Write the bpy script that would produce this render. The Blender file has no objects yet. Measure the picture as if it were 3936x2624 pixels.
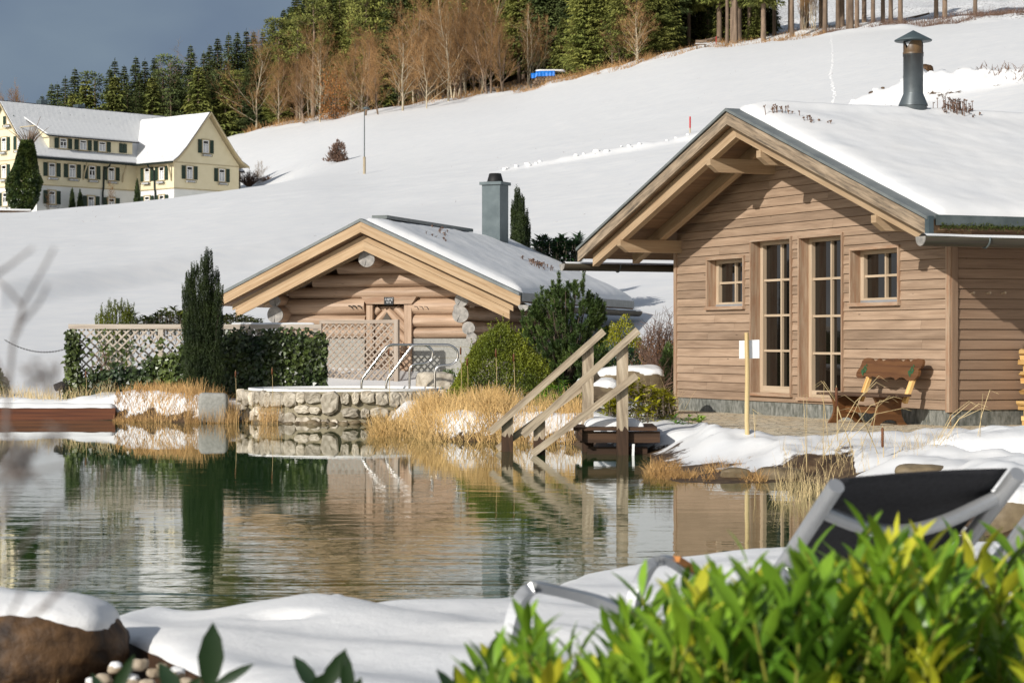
import bpy, math, random
import numpy as np
from mathutils import Vector, Matrix
random.seed(7); RNG = np.random.default_rng(7)
SC = bpy.context.scene; COL = SC.collection
R = math.radians
# ---------------------------------------------------------------- camera, sky, sun, exposure
FS, CX, CY, HC = 8500.0, 1968.0, 1308.0, 1.40      # focal length in photo pixels, principal point, eye height over the water
cd = bpy.data.cameras.new('camera'); cam = bpy.data.objects.new('camera', cd); COL.objects.link(cam)
cam.location = (0, 0, HC); cam.rotation_euler = (R(90), 0, 0)
cd.sensor_width = 36; cd.lens = 36 * FS / 3936; cd.shift_y = 0.001; cd.clip_start = .05; cd.clip_end = 3000
cd.dof.use_dof = True; cd.dof.focus_distance = 33; cd.dof.aperture_fstop = 6.3
SC.camera = cam
SUN_AZ, SUN_EL = 40.0, 25.0                         # light travels 40 deg to the right of the view axis
w = bpy.data.worlds.new('World'); SC.world = w; w.use_nodes = True
nt = w.node_tree; nt.nodes.clear()
out = nt.nodes.new('ShaderNodeOutputWorld')
sky = nt.nodes.new('ShaderNodeTexSky'); sky.sky_type = 'NISHITA'; sky.sun_disc = False
sky.sun_elevation = R(SUN_EL); sky.sun_rotation = R(180 + SUN_AZ); sky.altitude = 600; sky.dust_density = 1.5
b1 = nt.nodes.new('ShaderNodeBackground'); b1.inputs[1].default_value = .095
hs = nt.nodes.new('ShaderNodeHueSaturation'); hs.inputs['Saturation'].default_value = .55; nt.links.new(sky.outputs[0], hs.inputs['Color']); nt.links.new(hs.outputs[0], b1.inputs[0])
# a dark storm cloud bank stands over the hills in front
tc = nt.nodes.new('ShaderNodeTexCoord')
mp = nt.nodes.new('ShaderNodeMapping'); mp.inputs['Scale'].default_value = (1, 1, 2.2)
nz = nt.nodes.new('ShaderNodeTexNoise'); nz.inputs['Scale'].default_value = 9; nz.inputs['Detail'].default_value = 4; nz.inputs['Roughness'].default_value = .45
nt.links.new(tc.outputs['Generated'], mp.inputs[0]); nt.links.new(mp.outputs[0], nz.inputs[0])
rp = nt.nodes.new('ShaderNodeValToRGB'); rp.color_ramp.elements[0].position = .36; rp.color_ramp.elements[1].position = .66
rp.color_ramp.elements[0].color = (.145, .195, .27, 1); rp.color_ramp.elements[1].color = (.195, .255, .315, 1)
nt.links.new(nz.outputs[0], rp.inputs[0])
b2 = nt.nodes.new('ShaderNodeBackground'); b2.inputs[1].default_value = 1.0
nt.links.new(rp.outputs[0], b2.inputs[0])
sx = nt.nodes.new('ShaderNodeSeparateXYZ'); nt.links.new(tc.outputs['Generated'], sx.inputs[0])
mr = nt.nodes.new('ShaderNodeMapRange'); mr.inputs[1].default_value = -.1; mr.inputs[2].default_value = .55; nt.links.new(sx.outputs[1], mr.inputs[0])
mz = nt.nodes.new('ShaderNodeMapRange'); mz.inputs[1].default_value = .75; mz.inputs[2].default_value = .35; nt.links.new(sx.outputs[2], mz.inputs[0])
mu = nt.nodes.new('ShaderNodeMath'); mu.operation = 'MULTIPLY'; nt.links.new(mr.outputs[0], mu.inputs[0]); nt.links.new(mz.outputs[0], mu.inputs[1])
mxs = nt.nodes.new('ShaderNodeMixShader'); nt.links.new(mu.outputs[0], mxs.inputs[0]); nt.links.new(b1.outputs[0], mxs.inputs[1]); nt.links.new(b2.outputs[0], mxs.inputs[2])
nt.links.new(mxs.outputs[0], out.inputs[0])
sl = bpy.data.lights.new('sun', 'SUN'); sl.energy = 3.9; sl.angle = R(.55); sl.color = (1, .955, .89)
so = bpy.data.objects.new('sun', sl); COL.objects.link(so)
sd = Vector((math.sin(R(SUN_AZ)) * math.cos(R(SUN_EL)), math.cos(R(SUN_AZ)) * math.cos(R(SUN_EL)), -math.sin(R(SUN_EL))))
so.rotation_euler = sd.to_track_quat('-Z', 'Y').to_euler(); so.location = (-60, -60, 40)
SC.view_settings.view_transform = 'Standard'; SC.view_settings.look = 'None'; SC.view_settings.exposure = 0.17; SC.view_settings.gamma = 1
SC.cycles.max_bounces = 6; SC.cycles.diffuse_bounces = 3; SC.cycles.glossy_bounces = 3; SC.cycles.transmission_bounces = 3
SC.cycles.caustics_reflective = False; SC.cycles.caustics_refractive = False

# ---------------------------------------------------------------- helpers: objects
def tag(o, label=None, cat=None, group=None, kind=None):
    if label: o['label'] = label
    if cat: o['category'] = cat
    if group: o['group'] = group
    if kind: o['kind'] = kind
    return o
def thing(name, label, cat, loc=(0, 0, 0), group=None, rz=0):
    o = bpy.data.objects.new(name, None); COL.objects.link(o); o.location = loc; o.rotation_euler = (0, 0, rz); o.empty_display_size = .1
    return tag(o, label, cat, group)
def kids(o): return [c for c in COL.objects if c.parent is o]
def dup(root, loc, rz=0, scale=None, label=None, group=None):
    r = root.copy(); COL.objects.link(r); r.location = loc; r.rotation_euler = (0, 0, rz)
    if scale is not None: r.scale = scale if hasattr(scale, '__len__') else (scale,) * 3
    if label: r['label'] = label
    if group: r['group'] = group
    for ch in root.children:
        c = ch.copy(); COL.objects.link(c); c.parent = r
        for g in ch.children:
            d = g.copy(); COL.objects.link(d); d.parent = c
    return r
def W(x, y, Y): return np.array(((x - CX) / FS * Y, Y, HC + (CY - y) / FS * Y))       # photo pixel + distance -> world
def D(u, v, Y): return W(u / .59756, v / .59756, Y)                                   # same, from the 2352-wide view
def hit(x, y, P0, d):                                                                 # photo pixel on a vertical plane -> (s, z)
    a = (x - CX) / FS; s = (a * P0[1] - P0[0]) / (d[0] - a * d[1]); return s, HC + (CY - y) / FS * (P0[1] + s * d[1])
def unit(v):
    v = np.asarray(v, float); return v / (np.linalg.norm(v, axis=-1, keepdims=True) + 1e-12)

class MB:
    def __init__(self): self.b = []; self.n = 0
    def add(self, V, F, tint=.5, uv=None, smooth=False, mat=0):
        V = np.asarray(V, float).reshape(-1, 3)
        F = np.asarray(F, int)
        if F.ndim == 1: F = F.reshape(1, -1)
        t = np.broadcast_to(np.asarray(tint, float), (len(F),)).copy()
        self.b.append((V, F + self.n, t, uv, smooth, mat)); self.n += len(V)
    def quad(self, a, b, c, d, tint=.5, uv=None): self.add([a, b, c, d], [[0, 1, 2, 3]], tint, None if uv is None else np.array([uv]))
    def poly(self, pts, tint=.5, uv=None): self.add(pts, [list(range(len(pts)))], tint, None if uv is None else np.array([uv]))
    def hexa(self, P, tint=.5, L=None, smooth=False):
        # P: 8 corners; bottom ring 0-3 counter-clockwise, top ring 4-7; L-axis goes 0->1
        P = np.asarray(P, float); F = [[0, 3, 2, 1], [4, 5, 6, 7], [0, 1, 5, 4], [1, 2, 6, 5], [2, 3, 7, 6], [3, 0, 4, 7]]
        l = np.linalg.norm(P[1] - P[0]); b = np.linalg.norm(P[3] - P[0]); h = np.linalg.norm(P[4] - P[0]); o, q = random.random() * 40, random.random() * 40
        A = [(o, q), (o + l, q), (o + l, q + b), (o, q + b)]; C = [(o, q), (o + l, q), (o + l, q + h), (o, q + h)]; E = [(o, q), (o + .04, q + b), (o + .04, q + b + h), (o, q + h)]
        uv = np.array([[A[0], A[3], A[2], A[1]], A, C, E, [(x, y + .3) for x, y in C], E])
        self.add(P, F, tint, uv, smooth)
    def box(self, c, sx, sy, sz, rz=0, tint=.5):
        ca, sa = math.cos(rz), math.sin(rz); P = []
        for z in (-.5, .5):
            for x, y in ((-.5, -.5), (.5, -.5), (.5, .5), (-.5, .5)):
                P.append((c[0] + x * sx * ca - y * sy * sa, c[1] + x * sx * sa + y * sy * ca, c[2] + z * sz))
        self.hexa(P, tint)
    def beam(self, p0, p1, a, b, up=(0, 0, 1), tint=None):
        # square timber from p0 to p1: a = width sideways, b = height along up
        p0 = np.asarray(p0, float); p1 = np.asarray(p1, float); d = unit(p1 - p0); up = np.asarray(up, float)
        s = unit(np.cross(d, up)); u = np.cross(s, d); P = []
        for k in (-.5, .5):
            for e, q in ((p0, .5), (p1, .5), (p1, -.5), (p0, -.5)): P.append(e + s * a * q + u * b * k)
        self.hexa(P, random.random() if tint is None else tint)
    def prism(self, poly, ext, tint=.5, along=None):
        # closed polygon (3D points) pushed by ext; uv along the given axis
        A = np.asarray(poly, float); B = A + np.asarray(ext, float); n = len(A)
        along = unit(ext) if along is None else unit(along)
        acr = unit(np.cross(along, np.cross(A[1] - A[0], A[2] - A[1]) + 1e-6)); o = random.random() * 40
        def uvs(I): return np.array([[( (p @ along) + o, (p @ acr) + p[2] * .13 ) for p in I]])
        self.add(A, [list(range(n))[::-1]], tint, uvs(A[::-1])); self.add(B, [list(range(n))], tint, uvs(B))
        for i in range(n):
            j = (i + 1) % n; q = np.array([A[i], A[j], B[j], B[i]]); self.add(q, [[0, 1, 2, 3]], tint, uvs(q))
    def tube(self, pts, r, n=8, tint=.5, caps=True, smooth=True):
        pts = np.asarray(pts, float); m = len(pts); r = np.broadcast_to(np.asarray(r, float), (m,))
        T = np.gradient(pts, axis=0) if m > 2 else np.repeat((pts[1] - pts[0])[None], 2, 0)
        T = unit(T); ref = np.array((0., 0, 1)) if abs(T[0][2]) < .9 else np.array((1., 0, 0)); V = []; last = None
        s = unit(np.cross(T[0], ref))
        for i in range(m):
            s = unit(s - T[i] * (s @ T[i])); u = np.cross(T[i], s)
            a = np.arange(n) * 2 * math.pi / n
            V.append(pts[i] + r[i] * (np.cos(a)[:, None] * s + np.sin(a)[:, None] * u))
        V = np.concatenate(V); ln = np.concatenate([[0], np.cumsum(np.linalg.norm(np.diff(pts, axis=0), axis=1))]) + random.random() * 30
        F = []; UV = []; q = random.random() * 30; rr = float(r.mean()) * 6.283
        for i in range(m - 1):
            for k in range(n):
                k2 = (k + 1) % n; F.append((i * n + k, i * n + k2, (i + 1) * n + k2, (i + 1) * n + k))
                a0, a1 = q + k / n * rr, q + (k + 1) / n * rr; UV.append(((ln[i], a0), (ln[i], a1), (ln[i + 1], a1), (ln[i + 1], a0)))
        self.add(V, F, tint, np.array(UV), smooth)
        if caps:
            self.add(V[:n][::-1], [list(range(n))], tint); self.add(V[-n:], [list(range(n))], tint)
    def lathe(self, c, prof, n=24, tint=.5, smooth=True):
        c = np.asarray(c, float); a = np.arange(n) * 2 * math.pi / n; V = []
        for r, z in prof: V.append(np.stack([c[0] + r * np.cos(a), c[1] + r * np.sin(a), np.full(n, c[2] + z)], 1))
        V = np.concatenate(V); F = [(i * n + k, i * n + (k + 1) % n, (i + 1) * n + (k + 1) % n, (i + 1) * n + k) for i in range(len(prof) - 1) for k in range(n)]
        self.add(V, F, tint, None, smooth)
    def build(self, name, mat, parent=None, label=None):
        me = bpy.data.meshes.new(name)
        V = np.concatenate([b[0] for b in self.b]); sizes = np.concatenate([np.full(len(b[1]), b[1].shape[1]) for b in self.b])
        loops = np.concatenate([b[1].ravel() for b in self.b]); nl = len(loops); nf = len(sizes)
        me.vertices.add(len(V)); me.vertices.foreach_set('co', V.astype('f').ravel())
        me.loops.add(nl); me.loops.foreach_set('vertex_index', loops.astype('i'))
        me.polygons.add(nf); st = np.concatenate([[0], np.cumsum(sizes)[:-1]]); me.polygons.foreach_set('loop_start', st.astype('i')); me.polygons.foreach_set('loop_total', sizes.astype('i'))
        me.polygons.foreach_set('use_smooth', np.concatenate([np.full(len(b[1]), b[4]) for b in self.b]))
        me.polygons.foreach_set('material_index', np.concatenate([np.full(len(b[1]), b[5]) for b in self.b]).astype('i'))
        at = me.attributes.new('tint', 'FLOAT', 'FACE'); at.data.foreach_set('value', np.concatenate([b[2] for b in self.b]).astype('f'))
        if any(b[3] is not None for b in self.b):
            ul = me.uv_layers.new(name='UVMap')
            U = np.concatenate([(np.asarray(b[3], float).reshape(-1, 2) if b[3] is not None else b[0][(b[1] - b[1].min()).ravel()][:, [0, 2]]) for b in self.b])
            ul.data.foreach_set('uv', U.astype('f').ravel())
        me.update(calc_edges=True); me.validate()
        for m in (mat if isinstance(mat, (list, tuple)) else [mat]): me.materials.append(m)
        o = bpy.data.objects.new(name, me); COL.objects.link(o)
        if parent is not None: o.parent = parent; o.matrix_parent_inverse = parent_inv(parent)
        if label: o['label'] = label
        return o
def world(q):
    L = Matrix.LocRotScale(q.location, q.rotation_euler, q.scale)
    return L if q.parent is None else world(q.parent) @ q.matrix_parent_inverse @ L
def parent_inv(p): return world(p).inverted_safe()     # parts are modelled in world coordinates

# ---------------------------------------------------------------- helpers: shapes
def leaves(mb, pos, dr, nrm, L, Wd, tint, shape='leaf', curl=.25, fold=.2):
    n = len(pos); dr = unit(dr); s = unit(np.cross(dr, nrm)); u = np.cross(s, dr); L = np.broadcast_to(L, (n,))[:, None]; Wd = np.broadcast_to(Wd, (n,))[:, None]
    if shape == 'diamond':
        V = np.stack([pos, pos + dr * L * .45 + s * Wd * .5 + u * L * .06, pos + dr * L - u * L * curl * .4, pos + dr * L * .45 - s * Wd * .5 + u * L * .06], 1)
        F = np.arange(n)[:, None] * 4 + np.arange(4)[None]; mb.add(V.reshape(-1, 3), F, tint); return
    if shape == 'ivy':
        q = [(0, 0), (.1, .55), (.55, .38), (1, 0), (.55, -.38), (.1, -.55)]
        V = np.stack([pos + dr * L * a + s * Wd * b - u * L * curl * (a * a + abs(b) * .6) for a, b in q], 1)
        F = np.arange(n)[:, None] * 6 + np.arange(6)[None]; mb.add(V.reshape(-1, 3), F, tint); return
    st = [(0, .10), (.22, .72), (.5, 1.0), (.78, .7), (1, .04)] if shape == 'leaf' else [(0, .2), (.45, 1.0), (1, .05)]
    V = []
    for a, k in st:
        c = pos + dr * L * a - u * L * curl * a * a
        V += [c + s * Wd * .5 * k + u * Wd * fold * k, c, c - s * Wd * .5 * k + u * Wd * fold * k]
    V = np.stack(V, 1); m = len(st) * 3; F = []
    for i in range(len(st) - 1):
        for j in (0, 1): F.append((i * 3 + j, i * 3 + j + 1, i * 3 + j + 4, i * 3 + j + 3))
    F = np.array(F); FF = (np.arange(n)[:, None, None] * m + F[None]).reshape(-1, 4)
    mb.add(V.reshape(-1, 3), FF, np.repeat(np.broadcast_to(tint, (n,)), len(F)), None, True)
def blades(mb, base, h, lean, wd, tint, bend=.5, segs=4):
    n = len(base); h = np.broadcast_to(h, (n,))[:, None]; a = RNG.uniform(0, 6.283, n)
    ld = np.stack([np.cos(a), np.sin(a), np.zeros(n)], 1); lean = np.broadcast_to(lean, (n,))[:, None]
    b = RNG.uniform(0, 3.14, n); sd_ = np.stack([np.cos(b), np.sin(b) * .4, np.zeros(n)], 1); V = []
    bd = (RNG.uniform(0, 1, n) ** 2 * bend)[:, None]
    for i in range(segs + 1):
        t = i / segs; z = h * (t - bd * t ** 3 * .6); off = ld * h * (lean * t + bd * t ** 2.2)
        c = base + off + np.array((0, 0, 1.)) * z; k = np.broadcast_to(wd, (n,))[:, None] * (1 - .75 * t)
        V += [c + sd_ * k / 2, c - sd_ * k / 2]
    V = np.stack(V, 1); m = 2 * (segs + 1); F = np.array([(2 * i, 2 * i + 1, 2 * i + 3, 2 * i + 2) for i in range(segs)])
    FF = (np.arange(n)[:, None, None] * m + F[None]).reshape(-1, 4); mb.add(V.reshape(-1, 3), FF, np.repeat(np.broadcast_to(tint, (n,)), segs), None, True)
def vnoise(P, sc, seed=0):
    # smooth value noise, P (n,3) -> (n,) in 0..1
    Q = np.asarray(P, float) * sc + seed * 17.31; I = np.floor(Q).astype(np.int64); f = Q - I; f = f * f * (3 - 2 * f); r = 0
    def h(i, j, k):
        v = (i * 374761393 + j * 668265263 + k * 2147483647 + seed * 1013) & 0xffffffff; v = ((v ^ (v >> 13)) * 1274126177) & 0xffffffff; return ((v ^ (v >> 16)) & 0xffff) / 65535.
    for dx in (0, 1):
        for dy in (0, 1):
            for dz in (0, 1):
                wgt = (f[:, 0] if dx else 1 - f[:, 0]) * (f[:, 1] if dy else 1 - f[:, 1]) * (f[:, 2] if dz else 1 - f[:, 2]); r = r + wgt * h(I[:, 0] + dx, I[:, 1] + dy, I[:, 2] + dz)
    return r
def fbm(P, sc, oc=4, seed=0): return sum(vnoise(P, sc * 2 ** i, seed + i) * .5 ** i for i in range(oc)) / sum(.5 ** i for i in range(oc))
def rock(mb, c, r, seed=0, flat=.7, n=22, tint=.5, sq=.6, rough=.28):
    # a boulder: superellipsoid pushed about by noise
    th = np.linspace(0, math.pi, n); ph = np.linspace(0, 2 * math.pi, 2 * n, endpoint=False); T, P = np.meshgrid(th, ph, indexing='ij')
    f = lambda v: np.sign(v) * np.abs(v) ** sq
    N = np.stack([f(np.sin(T)) * f(np.cos(P)), f(np.sin(T)) * f(np.sin(P)), f(np.cos(T))], -1).reshape(-1, 3)
    k = 1 + rough * (fbm(N + seed * 3.7, 1.3, 4, seed) - .5) * 2; N = N * k[:, None]
    V = np.asarray(c, float) + N * np.asarray(r, float); m = 2 * n
    F = [(i * m + k_, (i + 1) * m + k_, (i + 1) * m + (k_ + 1) % m, i * m + (k_ + 1) % m) for i in range(n - 1) for k_ in range(m)]
    mb.add(V, F, tint, None, True); return V
def smooth01(x): x = np.clip(x, 0, 1); return x * x * (3 - 2 * x)
# ---------------------------------------------------------------- materials
def nodes(name):
    m = bpy.data.materials.new(name); m.use_nodes = True; t = m.node_tree; t.nodes.clear(); o = t.nodes.new('ShaderNodeOutputMaterial'); p = t.nodes.new('ShaderNodeBsdfPrincipled'); t.links.new(p.outputs[0], o.inputs[0]); return m, t, p, o
def N(t, kind, **kw):
    n = t.nodes.new('ShaderNode' + kind)
    for k, v in kw.items():
        if k.startswith('i_'):
            key = k[2:].replace('_', ' '); n.inputs[int(key) if key.isdigit() else key].default_value = v
        else: setattr(n, k, v)
    return n
def ramp(t, src, stops):
    r = t.nodes.new('ShaderNodeValToRGB'); e = r.color_ramp.elements
    while len(e) < len(stops): e.new(.5)
    for i, (p, c) in enumerate(stops):
        e[i].position = p; e[i].color = (c, c, c, 1) if not hasattr(c, '__len__') else (*c, 1)
    t.links.new(src, r.inputs[0]); return r.outputs[0]
def mixc(t, fac, a, b, mode='MIX'):
    m = t.nodes.new('ShaderNodeMix'); m.data_type = 'RGBA'; m.blend_type = mode
    for sock, v in ((m.inputs[0], fac), (m.inputs[6], a), (m.inputs[7], b)):
        if hasattr(v, 'links') or isinstance(v, bpy.types.NodeSocket): t.links.new(v, sock)
        elif sock == m.inputs[0]: sock.default_value = v
        else: sock.default_value = (*v, 1)
    return m.outputs[2]
def mathn(t, op, a, b=0.0):
    m = t.nodes.new('ShaderNodeMath'); m.operation = op
    for s, v in ((m.inputs[0], a), (m.inputs[1], b)):
        if isinstance(v, bpy.types.NodeSocket): t.links.new(v, s)
        else: s.default_value = v
    return m.outputs[0]
def coords(t, kind='Object', scale=(1, 1, 1)):
    c = t.nodes.new('ShaderNodeTexCoord'); m = t.nodes.new('ShaderNodeMapping'); m.inputs['Scale'].default_value = scale; t.links.new(c.outputs[kind], m.inputs[0]); return m.outputs[0]
def noise(t, co, scale, detail=5, rough=.55, dist=0):
    n = t.nodes.new('ShaderNodeTexNoise'); t.links.new(co, n.inputs['Vector']); n.inputs['Scale'].default_value = scale; n.inputs['Detail'].default_value = detail; n.inputs['Roughness'].default_value = rough; n.inputs['Distortion'].default_value = dist; return n.outputs[0]
def tintn(t, col, amt, objrand=0):
    a = t.nodes.new('ShaderNodeAttribute'); a.attribute_name = 'tint'
    v = mathn(t, 'MULTIPLY_ADD', a.outputs['Fac'], amt * 2); v.node.inputs[2].default_value = 1 - amt
    if objrand:
        oi = t.nodes.new('ShaderNodeObjectInfo'); q = mathn(t, 'MULTIPLY_ADD', oi.outputs['Random'], objrand * 2); q.node.inputs[2].default_value = 1 - objrand; v = mathn(t, 'MULTIPLY', v, q)
    cmb = t.nodes.new('ShaderNodeCombineColor')
    for i in range(3): t.links.new(v, cmb.inputs[i])
    return mixc(t, 1.0, col, cmb.outputs[0], 'MULTIPLY')
def bumpn(t, p, h, strength, dist=.02):
    b = t.nodes.new('ShaderNodeBump'); b.inputs['Strength'].default_value = strength; b.inputs['Distance'].default_value = dist; t.links.new(h, b.inputs['Height']); t.links.new(b.outputs[0], p.inputs['Normal']); return b
def setp(p, rough=.6, spec=.3, metal=0): p.inputs['Roughness'].default_value = rough; p.inputs['Specular IOR Level'].default_value = spec; p.inputs['Metallic'].default_value = metal
def simple(name, c1, c2=None, scale=6, lo=.35, hi=.65, rough=.6, spec=.3, metal=0, tint=0, bump=0, stretch=(1, 1, 1), kind='Object', objrand=0, trans=None, detail=5):
    m, t, p, o = nodes(name); setp(p, rough, spec, metal); c2 = c2 or c1
    co = coords(t, kind, stretch); n = noise(t, co, scale, detail); col = ramp(t, n, [(lo, c1), (hi, c2)])
    if tint or objrand: col = tintn(t, col, tint, objrand)
    t.links.new(col, p.inputs['Base Color'])
    if bump: bumpn(t, p, n, bump)
    if trans:
        tr = t.nodes.new('ShaderNodeBsdfTranslucent'); t.links.new(col, tr.inputs[0]); mx = t.nodes.new('ShaderNodeMixShader'); mx.inputs[0].default_value = trans
        t.links.new(p.outputs[0], mx.inputs[1]); t.links.new(tr.outputs[0], mx.inputs[2]); t.links.new(mx.outputs[0], o.inputs[0])
    return m
def wood(name, c, dark, pale=None, grain=1.0, rough=.65, tint=.12, weather=None, knots=.5, ring=1.0):
    # timber: uv u runs along the fibre (metres), v across it
    m, t, p, o = nodes(name); setp(p, rough, .25); co = coords(t, 'UV', (1, 1, 1))
    st = coords(t, 'UV', (.55, 9, 1)); fine = coords(t, 'UV', (3, 160, 1))
    n1 = noise(t, st, 1.6, 4, .55, .6); w = t.nodes.new('ShaderNodeTexWave'); w.wave_type = 'BANDS'; w.bands_direction = 'Y'; w.inputs['Scale'].default_value = 2.2; w.inputs['Distortion'].default_value = 7; w.inputs['Detail'].default_value = 2; w.inputs['Detail Scale'].default_value = .6; t.links.new(st, w.inputs['Vector'])
    f = noise(t, fine, 1, 3, .6)
    col = ramp(t, n1, [(.3, dark), (.52, c), (.75, pale or c)])
    wv = ramp(t, w.outputs[0], [(.0, 1.0), (.12, .25), (.3, 0.0)])
    patch = ramp(t, noise(t, coords(t, 'UV', (.8, 3, 1)), 1.1, 2), [(.45, 0.0), (.62, 1.0)])
    col = mixc(t, mathn(t, 'MULTIPLY', mathn(t, 'MULTIPLY', wv, patch), .55 * ring), col, tuple(x * .5 for x in dark))
    col = mixc(t, .22 * grain, col, ramp(t, f, [(.3, .25), (.7, .95)]), 'OVERLAY')
    v = t.nodes.new('ShaderNodeTexVoronoi'); t.links.new(coords(t, 'UV', (1.6, 5.5, 1)), v.inputs['Vector']); v.inputs['Scale'].default_value = 1.0
    kn = ramp(t, v.outputs['Distance'], [(.03, 1.0), (.075, 0.0)]); col = mixc(t, mathn(t, 'MULTIPLY', kn, knots), col, tuple(x * .42 for x in dark))
    if weather is not None:
        wn = ramp(t, noise(t, coords(t, 'UV', (1.2, 14, 1)), 1.5, 6, .7), [(.42, 0.0), (.68, 1.0)]); col = mixc(t, mathn(t, 'MULTIPLY', wn, .85), col, weather)
    col = tintn(t, col, tint); t.links.new(col, p.inputs['Base Color']); bumpn(t, p, mathn(t, 'ADD', f, mathn(t, 'MULTIPLY', w.outputs[0], .3)), .25, .004)
    return m
def snowmat(name, dirt=False, bump=.35, sc=14):
    m, t, p, o = nodes(name); setp(p, .55, .25); co = coords(t, 'Object')
    big = noise(t, co, 1.1, 4, .5); fine = noise(t, co, sc, 6, .65)
    snow = ramp(t, big, [(.3, (.70, .708, .712)), (.7, (.775, .77, .755))])
    col = snow
    if dirt:
        vs = t.nodes.new('ShaderNodeTexVoronoi'); t.links.new(co, vs.inputs['Vector']); vs.inputs['Scale'].default_value = .42; snow = mixc(t, ramp(t, vs.outputs['Distance'], [(.016, .75), (.03, 0.0)]), snow, (.10, .07, .05))
    if dirt:
        a = t.nodes.new('ShaderNodeAttribute'); a.attribute_name = 'dirt'; sp = noise(t, co, 2.6, 7, .68)
        earth = ramp(t, noise(t, co, 7, 5, .6), [(.3, (.025, .016, .01)), (.52, (.075, .045, .024)), (.72, (.17, .115, .06))])
        f = mathn(t, 'SUBTRACT', mathn(t, 'ADD', a.outputs['Fac'], mathn(t, 'MULTIPLY', sp, 1.2)), .62)
        f = ramp(t, mathn(t, 'ADD', f, 0), [(.48, 0.0), (.56, 1.0)]); col = mixc(t, f, snow, earth)
    t.links.new(col, p.inputs['Base Color'])
    g = noise(t, co, sc * 7, 3, .7)
    bumpn(t, p, mathn(t, 'ADD', mathn(t, 'ADD', mathn(t, 'MULTIPLY', big, .7), mathn(t, 'MULTIPLY', fine, .16)), mathn(t, 'MULTIPLY', g, .05)), bump, .06)
    return m
M = {}
M['snow'] = snowmat('snow', False, .5, 32); M['ground'] = snowmat('ground', True, .3, 5); M['roofsnow'] = snowmat('roof_snow', False, .25, 22)
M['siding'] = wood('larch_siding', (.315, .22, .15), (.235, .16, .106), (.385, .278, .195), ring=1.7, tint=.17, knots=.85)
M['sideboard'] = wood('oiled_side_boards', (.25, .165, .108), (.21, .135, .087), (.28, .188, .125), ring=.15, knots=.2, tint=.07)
M['beam'] = wood('glulam_beam', (.38, .27, .165), (.32, .215, .125), (.44, .325, .205), ring=.25, knots=.3, tint=.08)
M['fascia'] = wood('weathered_fascia', (.36, .275, .19), (.25, .185, .125), (.46, .36, .255), weather=(.04, .036, .03), ring=.5)
M['soffit'] = wood('soffit_boards', (.22, .135, .075), (.17, .10, .055), ring=.2, tint=.12)
M['pine'] = wood('pine_board', (.41, .285, .165), (.32, .205, .11), (.48, .355, .225), ring=.5, tint=.08, knots=.8)
M['casing'] = wood('casing_wood', (.36, .265, .185), (.27, .19, .128), (.43, .33, .24), ring=.3, tint=.1, weather=(.26, .12, .06))
M['sash'] = wood('sash_wood', (.45, .35, .245), (.38, .29, .195), (.51, .405, .29), ring=.1, knots=.05, tint=.04)
M['log'] = wood('debarked_log', (.40, .275, .185), (.28, .185, .12), (.50, .37, .265), ring=.6, tint=.12, knots=.6, rough=.5)
M['endgrain'] = simple('log_end', (.20, .19, .175), (.36, .335, .30), 9, tint=.1, bump=.4)
M['oldwood'] = wood('weathered_oak', (.44, .36, .255), (.31, .235, .16), (.53, .445, .335), weather=(.15, .115, .08), ring=.5, tint=.06)
M['wetwood'] = wood('wet_wood', (.055, .03, .017), (.03, .017, .010), (.09, .048, .025), ring=.3)
M['screenwood'] = wood('screen_wood', (.33, .27, .215), (.25, .20, .155), (.39, .325, .265), ring=.2, tint=.08)
M['flashing'] = simple('grey_flashing', (.12, .135, .135), (.17, .185, .18), 4, rough=.5, spec=.4)
M['trellis'] = wood('trellis_wood', (.50, .435, .36), (.40, .33, .27), (.57, .50, .43), ring=.2, tint=.08)
M['bench'] = wood('varnished_bench', (.125, .056, .022), (.08, .034, .014), (.18, .085, .032), rough=.35, ring=.5, tint=.1)
M['benchseat'] = wood('dark_bench_seat', (.085, .05, .032), (.05, .03, .02), (.12, .08, .055), rough=.5, tint=.1)
M['post'] = wood('debarked_pole', (.55, .42, .21), (.42, .29, .13), (.62, .5, .29), ring=.5)
M['firewood'] = wood('split_firewood', (.56, .35, .13), (.40, .22, .07), (.66, .45, .2), tint=.35, ring=.5)
M['bark'] = simple('bark', (.06, .045, .032), (.16, .125, .09), 9, stretch=(1, 1, .25), bump=.6, tint=.1)
M['zinc'] = simple('blue_grey_zinc', (.05, .072, .08), (.085, .112, .12), 3, rough=.42, spec=.5, metal=.25)
M['zincdark'] = simple('zinc_edge', (.05, .065, .065), (.10, .12, .12), 5, rough=.4, spec=.5)
M['soot'] = simple('sooty_steel', (.035, .022, .014), (.14, .085, .04), 7, rough=.45, spec=.5, stretch=(1, 1, .4))
M['black'] = simple('black_clay', (.012, .012, .012), rough=.6)
M['steel'] = simple('stainless', (.62, .60, .57), rough=.16, metal=1)
M['alu'] = simple('brushed_aluminium', (.40, .41, .42), (.48, .49, .50), 4, rough=.38, metal=.6, spec=.5)
M['mesh'] = simple('black_textile', (.022, .022, .025), (.035, .035, .04), 60, rough=.7)
M['plinth'] = simple('granite_plinth', (.10, .105, .09), (.27, .27, .245), 16, lo=.38, hi=.7, stretch=(1, 1, .5), tint=.15, bump=.3, detail=8)
M['concrete'] = simple('block_wall', (.25, .245, .22), (.33, .325, .295), 22, tint=.06, bump=.15)
M['granite'] = simple('granite_stone', (.33, .28, .21), (.57, .51, .41), 9, tint=.3, bump=.55, detail=8)
M['mortar'] = simple('mortar', (.20, .17, .11), (.30, .26, .17), 9, bump=.4)
M['boulder'] = simple('boulder_rock', (.085, .06, .035), (.22, .17, .10), 5, bump=.7, detail=8)
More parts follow.
